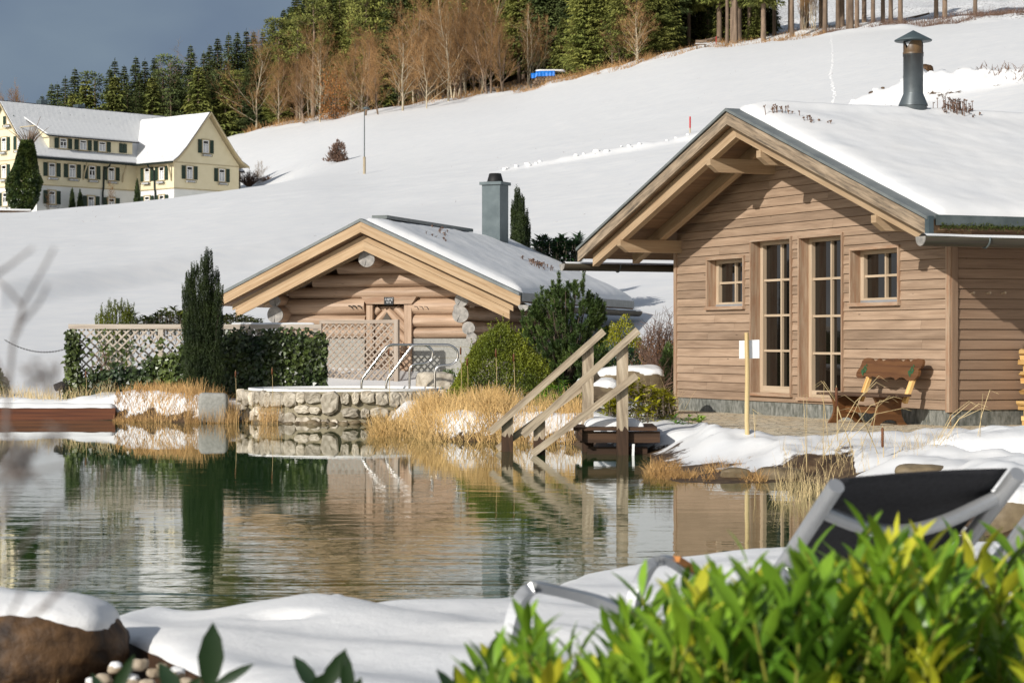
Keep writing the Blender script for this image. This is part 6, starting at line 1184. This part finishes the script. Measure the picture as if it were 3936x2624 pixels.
def sprig(lab, stems, mat='laureldark'):
    t = thing('laurel_sprig', lab, 'plant', tuple(D(stems[0][0], 1700, 4.9))); mb, ms = MB(), MB()
    for u, v, lst in stems:
        c = D(u, v, 4.9); ms.tube([c + (0, .02, -.25), c], [.005, .003], 6)
        for du, dv, wd in lst:
            e = D(u + du, v + dv, 4.9); d = e - c; L_ = np.linalg.norm(d); leaves(mb, c[None], d[None], np.array([[.25, -1, .3]]), L_, wd / 5079 * 4.9, np.array([.5]), 'leaf', .05, .12)
    mb.build('foliage', M[mat], t); ms.build('stem', M['twiggreen'], t)
sprig('blurred dark laurel sprig with one upright oval leaf, lower left', [(478, 1580, [(12, -155, 62), (105, -62, 26)]), (420, 1610, [(-55, -95, 44), (40, -60, 36)]), (250, 1610, [(58, -112, 30), (-40, -70, 26)])])
sprig('blurred dark laurel tips at the bottom edge, left of centre', [(735, 1590, [(-60, -90, 38), (60, -105, 40), (10, -50, 50)]), (800, 1620, [(-5, -130, 36), (30, -70, 30)])])
sprig('dark laurel tip with narrow leaves at the bottom centre', [(1065, 1610, [(-62, -80, 28), (-20, -90, 28), (40, -95, 26)])])
# out-of-focus dry stalks close to the lens on the left
t = thing('dry_stalks', 'blurred grey dry stalks very close at the left edge', 'plant', tuple(D(-60, 1700, 2.3)))
def stalks(nm, L, Y, r, mat='blurtwig'):
    mb = MB()
    for pts in L: mb.tube([D(u, v, Y + random.uniform(-.1, .1)) for u, v in pts], np.linspace(r * 1.0, r * .5, len(pts)), 6, random.random())
    mb.build(nm, M[mat], t)
stalks('stalk', [[(10, 1000), (30, 780), (55, 690), (95, 620), (125, 565)], [(40, 760), (52, 700), (20, 660), (-20, 630)], [(45, 740), (90, 690), (110, 650)], [(-30, 640), (30, 600), (75, 565)], [(20, 880), (-10, 820), (-30, 800)]], 2.3, .0022)
stalks('stalk', [[(-40, 1400), (10, 1130), (55, 1040), (120, 1000)], [(-20, 1250), (60, 1080), (150, 1065), (180, 1095)], [(0, 1180), (40, 1060), (30, 1000), (10, 960)], [(-10, 1330), (110, 1180), (190, 1120), (260, 1075)], [(60, 1420), (190, 1310), (290, 1230), (340, 1175)], [(-30, 1130), (20, 1060), (60, 1050)], [(100, 1400), (160, 1300), (170, 1240), (200, 1190)], [(-20, 1100), (70, 1075), (110, 1120)], [(0, 1460), (60, 1330), (110, 1290)]], 2.0, .0017)
for u, v in ((40, 1070), (25, 1010), (60, 1040), (130, 1000), (30, 1075), (110, 860), (80, 845), (15, 1050)):
    mb = MB(); c = D(u, v, 2.05); k = 26; leaves(mb, np.repeat(c[None], k, 0) + RNG.normal(0, .006, (k, 3)), RNG.normal(0, 1, (k, 3)), RNG.normal(0, 1, (k, 3)), .014, .003, RNG.random(k), 'diamond'); mb.build('seed_head', M['blurtwig'], t)
# dry brown grass over the foreground boulder
reeds('dry grass stems hanging before the brown boulder at lower left', 'dry_grass', [(-20, 140, 7.9, 8.2, 1)], 60, .16, .004, 'drygrass', 14, .3, .8, .0)
# ---------------------------------------------------------------- the forest
def spruce_mesh(H, rb, z0, seed, lean=0, gap=.0, mat='spruce', n_per=11):
    rg = np.random.default_rng(seed); mb, mt = MB(), MB(); z = z0 * H; P, Dd, Nn, L, Wd, Tn = [], [], [], [], [], []
    while z < H * .985:
        f = (z - z0 * H) / (H * (1 - z0)); R_ = rb * (1 - f) ** .82 * (.75 + .45 * rg.random()) * min(1, .55 + f * 4); k = max(4, int(1.6 * n_per * (.5 + .6 * (1 - f))))
        for j in range(k):
            if rg.random() < gap: continue
            a = rg.random() * 6.283; ca, sa = math.cos(a), math.sin(a); Rj = R_ * rg.uniform(.55, 1.15); m = max(2, int(Rj / .5)); sl_ = -.25 - .25 * rg.random() * (1 - f)
            for q in range(m):
                r_ = Rj * (q + .6) / m; p = (ca * r_, sa * r_, z + sl_ * r_ + .22 * (r_ / max(Rj, .1)) ** 2 * Rj)
                for sgn in (-1, 1):
                    aa = a + sgn * rg.uniform(.35, 1.0); P.append(p); Dd.append((math.cos(aa), math.sin(aa), rg.uniform(-.75, -.05))); Nn.append((rg.normal(0, .3), rg.normal(0, .3), 1)); L.append(rg.uniform(.5, .95) * min(1, .5 + Rj / 3)); Wd.append(rg.uniform(.2, .36)); Tn.append(np.clip(.25 + .5 * r_ / max(Rj, .1) * rg.random() + .15 * rg.normal(), 0, 1))
        z += rg.uniform(.28, .5) * (1 if H > 14 else .7)
    P.append((0, 0, H - .7)); Dd.append((0, 0, 1)); Nn.append((1, 0, 0)); L.append(.9); Wd.append(.18); Tn.append(.5)
    leaves(mb, np.array(P), np.array(Dd), np.array(Nn), np.array(L), np.array(Wd), np.array(Tn), 'diamond', .25)
    mt.tube([(0, 0, -1.5), (0, 0, H * .3), (0, 0, H * .7), (0, 0, H * .97)], [.017 * H, .0135 * H, .008 * H, .002 * H], 7); return mb, mt
def pine_mesh(H, seed):
    rg = np.random.default_rng(seed); mb, mt = MB(), MB(); mt.tube([(0, 0, -1.5), (.1, 0, H * .35), (-.1, .1, H * .7), (0, 0, H * .95)], [.017 * H, .014 * H, .010 * H, .003 * H], 7)
    for _ in range(34):
        z = H * rg.uniform(.52, .97); a = rg.random() * 6.283; R_ = H * .15 * (1.15 - (z / H - .5) * 1.4) * rg.uniform(.5, 1.1); c = np.array((math.cos(a) * R_, math.sin(a) * R_, z + R_ * .25)); mt.tube([(0, 0, z - .4), c * (.5, .5, 0) + (0, 0, z), c], [.05, .04, .02], 4, caps=False); k = 60; d = unit(rg.normal(0, 1, (k, 3))); P = c + d * np.array((1.15, 1.15, .55)) * rg.random(k)[:, None] ** .4
        leaves(mb, P, d + np.array((0, 0, .5)), rg.normal(0, 1, (k, 3)), rg.uniform(.35, .6, k), .22, np.clip(.3 + .5 * (d[:, 2]) + rg.normal(0, .15, k), 0, 1), 'diamond')
    return mb, mt
def bare_mesh(H, seed, spread=.5, trunks=1, twn=1.0, wide=1.0, clear=.25, rt=.014):
    rg = np.random.default_rng(seed); mt, mc = MB(), MB()
    def branch(p, d, L, r, lvl):
        n = 4 if lvl < 2 else 3; pts = [p]; dd = d
        for i in range(n): dd = unit(dd + rg.normal(0, .10 + .04 * lvl, 3) + np.array((0, 0, .10))); pts.append(pts[-1] + dd * L / n)
        (mt if lvl < 2 else mc).tube(pts, np.linspace(r, max(r * .35, .008), n + 1), 6 if lvl == 0 else (4 if lvl == 1 else 3), rg.random(), caps=False)
        if lvl >= 3: return
        k = {0: int(16 * twn), 1: int(8 * twn), 2: int(7 * twn)}[lvl]
        for j in range(k):
            f = clear + (1 - clear) * (j + rg.random()) / k if lvl == 0 else rg.uniform(.2, 1); i = min(int(f * n), n - 1); q = pts[i] + (pts[i + 1] - pts[i]) * (f * n - i); ax = unit(pts[i + 1] - pts[i]); s_ = unit(np.cross(ax, rg.normal(0, 1, 3))); ang = rg.uniform(.4, .95) * spread * 2 * (1.15 - .4 * f); nd = unit(ax * math.cos(ang) + s_ * math.sin(ang)); nd[2] = abs(nd[2]) * .9 + .08 if lvl == 0 else nd[2] + .12; nl = L * {0: rg.uniform(.28, .5) * wide * (1.15 - .55 * f), 1: rg.uniform(.3, .5), 2: rg.uniform(.35, .6)}[lvl]
            branch(q, unit(nd), nl, max(r * (1 - .7 * f) * {0: .5, 1: .5, 2: .6}[lvl], .014), lvl + 1)
    for t_ in range(trunks):
        a = rg.random() * 6.283; o = np.array((math.cos(a), math.sin(a), 0)) * (.0 if trunks == 1 else rg.uniform(.25, .9)); branch(o + (0, 0, -1.0), unit(np.array((o[0] * .14 + rg.normal(0, .03), o[1] * .14 + rg.normal(0, .03), 1))), H * (1 if t_ == 0 else rg.uniform(.7, .95)) + 1, rt * H, 0)
    return mt, mc
protos = {}
def proto(key, kind, trunkmat, crownmat, *a, **k):
    r = thing({'s': 'spruce_tree', 'p': 'pine_tree', 'b': 'bare_tree'}[kind], '', {'s': 'spruce', 'p': 'pine', 'b': 'tree'}[kind])
    if kind == 'b': mt, mc = bare_mesh(*a, **k)
    else: mc, mt = (spruce_mesh if kind == 's' else pine_mesh)(*a, **k)
    mt.build('trunk', M[trunkmat], r); mc.build('crown', M[crownmat], r); zs_ = [c.data.vertices for c in r.children]; protos[key] = [r, max(v.co.z for vs in zs_ for v in vs), 0]
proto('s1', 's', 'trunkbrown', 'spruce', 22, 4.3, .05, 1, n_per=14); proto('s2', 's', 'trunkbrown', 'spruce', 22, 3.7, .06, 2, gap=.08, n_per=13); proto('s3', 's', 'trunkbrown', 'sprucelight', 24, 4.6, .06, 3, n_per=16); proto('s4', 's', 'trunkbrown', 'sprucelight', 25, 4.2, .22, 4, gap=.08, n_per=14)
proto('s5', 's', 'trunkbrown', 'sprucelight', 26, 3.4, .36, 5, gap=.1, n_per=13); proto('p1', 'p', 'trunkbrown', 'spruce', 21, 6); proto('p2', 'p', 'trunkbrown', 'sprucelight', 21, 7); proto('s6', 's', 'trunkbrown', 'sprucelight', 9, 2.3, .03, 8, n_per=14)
proto('b1', 'b', 'trunk', 'twig', 17, 11, .5, 1, 1.3, 1.25, .12); proto('b2', 'b', 'trunkbrown', 'twig', 15, 12, .45, 2, 1.2, 1.1, .15); proto('b3', 'b', 'trunk', 'twig', 18, 13, .45, 3, 1.0, .8, .2, .009); proto('b4', 'b', 'trunk', 'twigpale', 18, 14, .55, 2, 1.0, 1.25, .15, .013); proto('b5', 'b', 'trunkbrown', 'twig', 12, 15, .5, 1, 1.2, .9, .12, .010); proto('b6', 'b', 'trunk', 'twig', 24, 16, .5, 1, 1.1, .8, .3, .013)
rT = random.Random(21)
def plant(key, u, Y, H, label, group=None, z=None, rz=None, wide=1.0):
    pr = protos[key]; x = X(u, Y); z = gz(x, Y) if z is None else z; s = H / pr[1]; o = dup(pr[0], (x, Y, z), rT.random() * 6.283 if rz is None else rz, (s * wide, s * wide, s), label, group); o['category'] = pr[0]['category']; return o
def top_for(u, v, Y): x = X(u, Y); return HC + (781.6 - v) / 5079 * Y - gz(x, Y)
sky_v = lambda u: np.interp(u, [60, 90, 110, 130, 150, 180, 200, 220, 245, 262, 280, 300, 330, 345, 360, 390, 415, 440, 460, 480, 520, 548, 580, 600, 620, 650, 670, 700, 800], [225, 215, 190, 180, 170, 145, 178, 150, 165, 125, 150, 128, 118, 135, 118, 118, 140, 88, 112, 95, 68, 60, 58, 68, 48, 12, -6, -40, -120])
G1 = 'dark conifers on the skyline left of the beech wood'
spec = [(97, 's2'), (118, 's1'), (132, 's2'), (150, 's2'), (172, 's1'), (197, 's6'), (218, 'p1'), (252, 's2'), (285, 's1'), (312, 's1'), (333, 's2'), (355, 's1'), (392, 'p1'), (438, 's1'), (468, 's2'), (482, 's1'), (525, 's2'), (545, 's1'), (566, 's2'), (583, 's1'), (604, 's2'), (626, 's1'), (652, 's1'), (676, 's1'), (264, 's2'), (412, 's2'), (500, 's1')]
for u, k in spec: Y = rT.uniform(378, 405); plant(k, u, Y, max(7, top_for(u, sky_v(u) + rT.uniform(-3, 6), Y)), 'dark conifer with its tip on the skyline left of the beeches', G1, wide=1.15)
for u in range(100, 690, 13):
    u2 = u + rT.uniform(-6, 6); Y = rT.uniform(370, 384); v = sky_v(u2) + rT.uniform(35, 95); H = top_for(u2, v, Y)
    if H > 5: plant(rT.choice(['s1', 's2', 's2', 's6', 'p1'] if u < 520 else ['s1', 's3', 's2', 'p2']), u2, Y, H, 'dark conifer lower in the wood left of the beeches', 'dark conifers in the wood behind the house', wide=1.2)
G3 = 'tall sunlit conifers behind the brown beeches'
for u in range(650, 1530, 15):
    for row in range(2):
        u2 = u + rT.uniform(-9, 9); Y = float(forest_edge(u2)) + 14 + row * 20 + rT.uniform(-6, 6) + (26 if 960 < u2 < 1330 else 0); H = rT.uniform(25, 32) if row else rT.uniform(17, 25)
        if u2 < 720: H = min(H, top_for(u2, sky_v(u2) + 8, Y))
        if abs(u2 - 1258) < 60: Y = max(Y, s_pile[1] + 14)
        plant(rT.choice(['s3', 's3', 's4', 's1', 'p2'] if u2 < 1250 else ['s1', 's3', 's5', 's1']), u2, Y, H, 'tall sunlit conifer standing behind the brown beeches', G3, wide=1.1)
G4 = 'conifers with bare lower trunks at the upper forest edge'
for u in range(1400, 1960, 13):
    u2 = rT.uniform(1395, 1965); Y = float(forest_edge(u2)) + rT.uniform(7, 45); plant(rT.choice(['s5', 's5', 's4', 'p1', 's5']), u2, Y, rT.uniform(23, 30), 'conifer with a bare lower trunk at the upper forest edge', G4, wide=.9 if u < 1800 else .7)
for u in (1895, 1925, 1948, 1968, 1985, 2005, 2028, 2046, 2068, 2150, 2170, 2240): Y = float(forest_edge(u)) + rT.uniform(6, 30); plant('s5', u, Y, rT.uniform(24, 29), 'forest trunk cut off by the top edge, rising from snow', 'trunks cut off by the top edge of the picture', wide=.75)
for u in range(1290, 1800, 17): u2 = u + rT.uniform(-8, 8); plant(rT.choice(['s6', 's6', 's2']), u2, float(forest_edge(u2)) + rT.uniform(14, 50), rT.uniform(6, 12), 'young bushy conifer under the tall trunks at the forest edge', 'young conifers at the forest edge')
# the brown leafless trees along the edge of the meadow
named = [('b4', 505, 290, 88, 332, 1.25, 'broad pale leafless beech, tallest behind the house roof'), ('b2', 378, 262, 112, 345, 1.0, 'thin brown leafless tree behind the main house roof'), ('b5', 590, 290, 150, 366, .9, 'small leafless tree in the conifers right of the pale beech'),
         ('b6', 1105, 212, -70, 330, .9, 'thick straight bare trunk passing out of the top, right of the beeches'), ('b1', 1030, 228, -10, 333, 1.2, 'wide brown leafless beech left of the thick bare trunk'), ('b1', 925, 250, 20, 343, 1.25, 'dome-shaped red-brown leafless beech in the middle of the wood'), ('b2', 835, 262, 45, 348, 1.0, 'leafless tree rising right above the street lamp'), ('b1', 640, 283, 128, 361, 1.1, 'low red-brown leafless beech right of the house gable'), ('b2', 700, 278, 118, 358, 1.1, 'red-brown leafless beech between house gable and rusty bush'), ('b5', 770, 270, 140, 352, 1.1, 'small leafless tree with rusty leaves left of the street lamp'),
         ('b3', 1215, 196, 0, 318, 1.0, 'clump of slim leafless trunks left of the blue tarpaulin'), ('b3', 1240, 190, 20, 316, .8, 'clump of thin leafless stems just before the blue tarpaulin'), ('b4', 1345, 153, -10, 309, 1.0, 'pale leaning leafless tree right of the blue tarpaulin'), ('b5', 1395, 142, 30, 305, 1.0, 'small pale leafless tree below the conifers, right of the leaning one'), ('b5', 1490, 128, 45, 301, .9, 'small yellowish leafless tree before the dark trunks'), ('b5', 1560, 110, 55, 297, .7, 'small thin leafless tree near the forest bench'),
         ('b3', 1868, 64, -75, 275, 1.1, 'clump of four pale trunks at the meadow corner'), ('b3', 1845, 66, -60, 276, .9, 'leaning pale trunks left of the four-trunk clump'), ('b6', 2050, 22, -160, 272, .8, 'grey trunk rising from the snow left of the stove pipe'), ('b2', 20, 262, 175, 330, 1.0, 'pale birch with reddish twigs behind the left house gable'), ('b1', 980, 245, 60, 345, 1.0, 'leafless beech half hidden between two wider ones'), ('b2', 1160, 206, 30, 330, 1.0, 'leafless beech behind the slim trunk clump'), ('b2', 870, 258, 110, 350, .9, 'low leafless beech just right of the lamp tree'), ('b1', 735, 276, 60, 364, 1.0, 'tall thin leafless tree between rusty bush and conifers'), ('b2', 1440, 138, 40, 308, .8, 'thin leafless tree before the tall conifers, far right of the tarpaulin')]
for k, u, vb, vt, Y, wd, lab in named:
    p = on_ground(u, vb, 250, 460) if u > 100 else np.array((X(u, Y), Y, gz(X(u, Y), Y))); Y = p[1]; H = (HC + (781.6 - vt) / 5079 * Y) - p[2]
    if H < 3: H = 6
    plant(k, u, Y, H, lab, None, p[2], None, wd)
pile_y = s_pile[1]
for i in range(64):
    u = rT.choice([rT.uniform(560, 1170), rT.uniform(600, 1000), rT.uniform(930, 1130), rT.uniform(1320, 1480)]); Y = float(forest_edge(u)) + rT.uniform(0, 20); (abs(u - 1258) < 75) or plant(rT.choice(['b1', 'b1', 'b2', 'b3']), u, Y, rT.uniform(10, 18) * (.75 if u > 1250 else 1), 'brown leafless tree filling the beech wood along the meadow', 'brown leafless beeches along the meadow edge', wide=1.15)
# brush along the upper edge of the meadow
def brush(lab, us, r0, r1, n, h, seed, mat='twig'):
    rg = np.random.default_rng(seed); mb = MB(); u = rg.uniform(*us, n); Y = forest_edge(u) + rg.uniform(r0, r1, n); x = X(u, Y); c = fbm(np.stack([x, Y, Y * 0], 1), .35, 3, seed); k = c > .47; x, Y = x[k], Y[k]; z = ground_z(x, Y); blades(mb, np.stack([x, Y, z - .05], 1), h * rg.uniform(.3, 1.2, len(x)), .5, .06, rg.random(len(x)), 1.0, 3); tag(mb.build('undergrowth', M[mat]), lab, 'undergrowth', None, 'stuff')
brush('brown undergrowth along the foot of the beech wood', (560, 1500), -3, 18, 9000, 1.3, 1); brush('dark brush in the snow at the upper right forest edge', (1880, 2420), -1, 16, 9000, .9, 2, 'deadtwig'); brush('low brown litter and twigs among the upper trunks', (1400, 1900), -4, 30, 6000, .7, 3)
mound('rusty_beech', 'young beech keeping its rust-orange leaves, left of the street lamp', 'tree', tuple(on_ground(768, 270, 250, 460)), (2.5, 2, 8.6), 1300, 'rust', .36, .2, up=.2, seed=31, lump=.5, inner=.9, stems=40)
p = on_ground(775, 368); mound('spruce_bush', 'dark red-brown bushy young spruce alone on the snow slope', 'bush', tuple(p), (1.15, .8, 1.75), 1500, 'deadtwig', .34, .08, up=1.3, seed=32, lump=.6, inner=.9, stems=40, cone=.5)
# plants round the house
def hpl(cx, cy, Y): return np.array(W(cx / 1.792, cy / 1.792, Y))
c = hpl(180, 1440, 211); t = thing('ivy_tree', 'tall tree smothered in dark ivy at the left house corner', 'tree', tuple(c)); mb = MB(); n = 9000; d = unit(RNG.normal(0, 1, (n, 3))); ln = fbm(d, 2, 3, 3); h = (d[:, 2] * .5 + .5); rad = np.interp(h, [0, .2, .45, .6, .8, 1], [.45, 1.2, 1.45, 1.05, .75, .4]) * (.7 + .6 * ln); th_ = np.arctan2(d[:, 1], d[:, 0]); P = np.stack([c[0] + np.cos(th_) * rad - .25 + .55 * (h - .4), c[1] + np.sin(th_) * rad, c[2] - .3 + h * 6.9], 1); leaves(mb, P, unit(d + RNG.normal(0, .5, (n, 3)) - (0, 0, .3)), d + RNG.normal(0, .3, (n, 3)), .3, .24, np.clip(ln + RNG.normal(0, .2, n), 0, 1), 'diamond'); mb.build('foliage', M['ivy'], t)
mb = MB(); mb.tube([c + (0, 0, -2), c + (.05, 0, 3), c + (.2, 0, 7)], [.3, .25, .1], 7)
for _ in range(26): a = RNG.normal(0, 1, 3); mb.tube([c + (.15, 0, 5.8), c + (.2 + a[0] * .5, a[1] * .4, 7.0 + abs(a[2]) * .3), c + (.2 + a[0] * .9, a[1] * .7, 7.3 + abs(a[2]) * .8)], [.06, .04, .015], 4)
mb.build('trunk', M['trunkbrown'], t)
for cx, y0, y1, Y, lab in ((497, 1415, 1290, 217, 'small dark columnar yew before the white wall, left of the pair'), (552, 1410, 1308, 218, 'small dark columnar yew before the white wall, right of the pair'), (945, 1365, 1228, 219, 'dark columnar yew in the inner corner of the house')):
    b = hpl(cx, y0, Y); H = (y0 - y1) / 1.792 / FS * Y; mound('columnar_yew', lab, 'yew', tuple(b - (0, 0, .5)), (.33, .33, H + .5), 1100, 'yew', .22, .1, up=2.2, seed=int(cx), lump=.2, cone=.5, inner=.4, stems=3)
for cx, y0, y1, Y, k, lab in ((1415, 1305, 1050, 224, 'b5', 'small bare tree before the right house gable'), (1622, 1280, 1010, 231, 'b3', 'slim bare tree at the right corner of the house'), (758, 1360, 1225, 217, 'b5', 'thin bare bush before the white wall by the downpipe'), (1780, 1260, 1080, 236, 'b3', 'thin bare sapling in the house shadow on snow'), (340, 1420, 1280, 214, 'b5', 'thin bare bush before the white wall by the ivy tree')):
    b = hpl(cx, y0, Y); plant(k, (cx / 1.792) * .59756, Y, (y0 - y1) / 1.792 / FS * Y + .6, lab, None, b[2] - .6)
for cx, y0, r, h, Y, lab in ((1715, 1270, 1.7, 1.9, 233, 'rounded bare bush in the house shadow'), (1845, 1258, .8, 1.0, 236, 'small brown bush right of the house shadow')):
    twiggy('bare_bush', lab, 'bush', hpl(cx, y0, Y), h, r, 150, 'deadtwig', seed=int(cx), rad=.03)
c = hpl(40, 1480, 209); mb = MB(); mb.box(c + (0, 0, .1), 4.6, .5, 1.0, .3); t = thing('garden_wall', 'low dark dry-stone wall with snow left of the ivy tree', 'wall', tuple(c)); mb.build('stones', M['brownrock'], t); mb = MB(); mb.box(c + (0, 0, .68), 4.6, .55, .16, .3); mb.build('snow_cap', M['snow'], t)
tg = np.random.default_rng(5); uu = tg.uniform(-60, 2400, 900); yy = tg.uniform(60, 260, 900); xx = (uu - 1176) / 5079 * yy; kk = fbm(np.stack([xx, yy, yy * 0], 1), .05, 3, 3) > .5; xx, yy = xx[kk], yy[kk]; mb = MB(); blades(mb, np.stack([xx, yy, ground_z(xx, yy) - .02], 1), tg.uniform(.04, .16, len(xx)), .5, .025, tg.random(len(xx)), 1.0, 2); tag(mb.build('grass_tips', M['deadtwig']), 'sparse grass tips poking through the snow meadow', 'grass', None, 'stuff')
# clods of dug-up snow and turf along the track
mb = MB(); rs = random.Random(17); md = MB()
for i in range(230):
    u = rs.choice([rs.uniform(1150, 2352), rs.uniform(1950, 2352), rs.uniform(2060, 2230)]); ry = np.interp(u, [1100, 1580, 2000, 2100, 2352], [128, 130, 131, 131, 130]); Y = ry + rs.gauss(-.3, .6 if u > 1900 else .25); s = rs.uniform(.06, .16) if u < 1900 else rs.uniform(.08, .34) if u < 2050 else rs.uniform(.12, .6)
    c = (X(u, Y), Y, gz(X(u, Y), Y) + s * .2); rock(md if (u > 1880 and rs.random() < .16) else mb, c, (s, s * .8, s * .6), i, n=6, sq=.6, rough=.5)
tag(mb.build('snow_clods', M['snow']), 'broken snow clods piled along the track above the cabin', 'snow clods', None, 'stuff'); tag(md.build('turf_clods', M['brownrock']), 'dark turf clods dug up along the track', 'turf clods', None, 'stuff')
brush('thin dry stalks on the snow ridge at the right edge', (2240, 2380), -137, -133, 260, .5, 5, 'deadtwig')
# animal tracks up the slope
mb = MB(); rs = random.Random(2)
for i in range(60):
    f = i / 59; u = np.interp(f, [0, .15, .45, .7, 1], [1912, 1918, 1908, 1914, 1908]) + rs.gauss(0, 1.2); v = 240 - f * 165; p = on_ground(u, v, 120, 300); mb.box(p + (0, 0, -.004), .13 * rs.uniform(.7, 1.3), .2, .03, rs.random())
tag(mb.build('animal_tracks', M['snow']), 'line of animal tracks running up the snow slope', 'tracks', None, 'stuff')
# fallen logs at the forest edge
for u, v, l, rz, lab in ((1700, 72, 5, .5, 'fallen trunk lying on snow below the tall conifers, right'), (1625, 93, 4, .6, 'fallen trunk lying on snow near the forest bench'), (2090, 25, 7, .5, 'long fallen branch in the brush at the upper right')):
    p = on_ground(u, v, 240, 330); d = np.array((math.cos(rz), math.sin(rz) * .6, .22)); mb = MB(); mb.tube([p - d * l / 2 + (0, 0, .3), p + (0, 0, .3), p + d * l / 2 + (0, 0, .4)], [.22, .2, .14], 7); tag(mb.build('fallen_log', M['trunkbrown']), lab, 'log')
for k, (r, h, c_) in protos.items():
    for ch in list(r.children): bpy.data.objects.remove(ch)
    bpy.data.objects.remove(r)
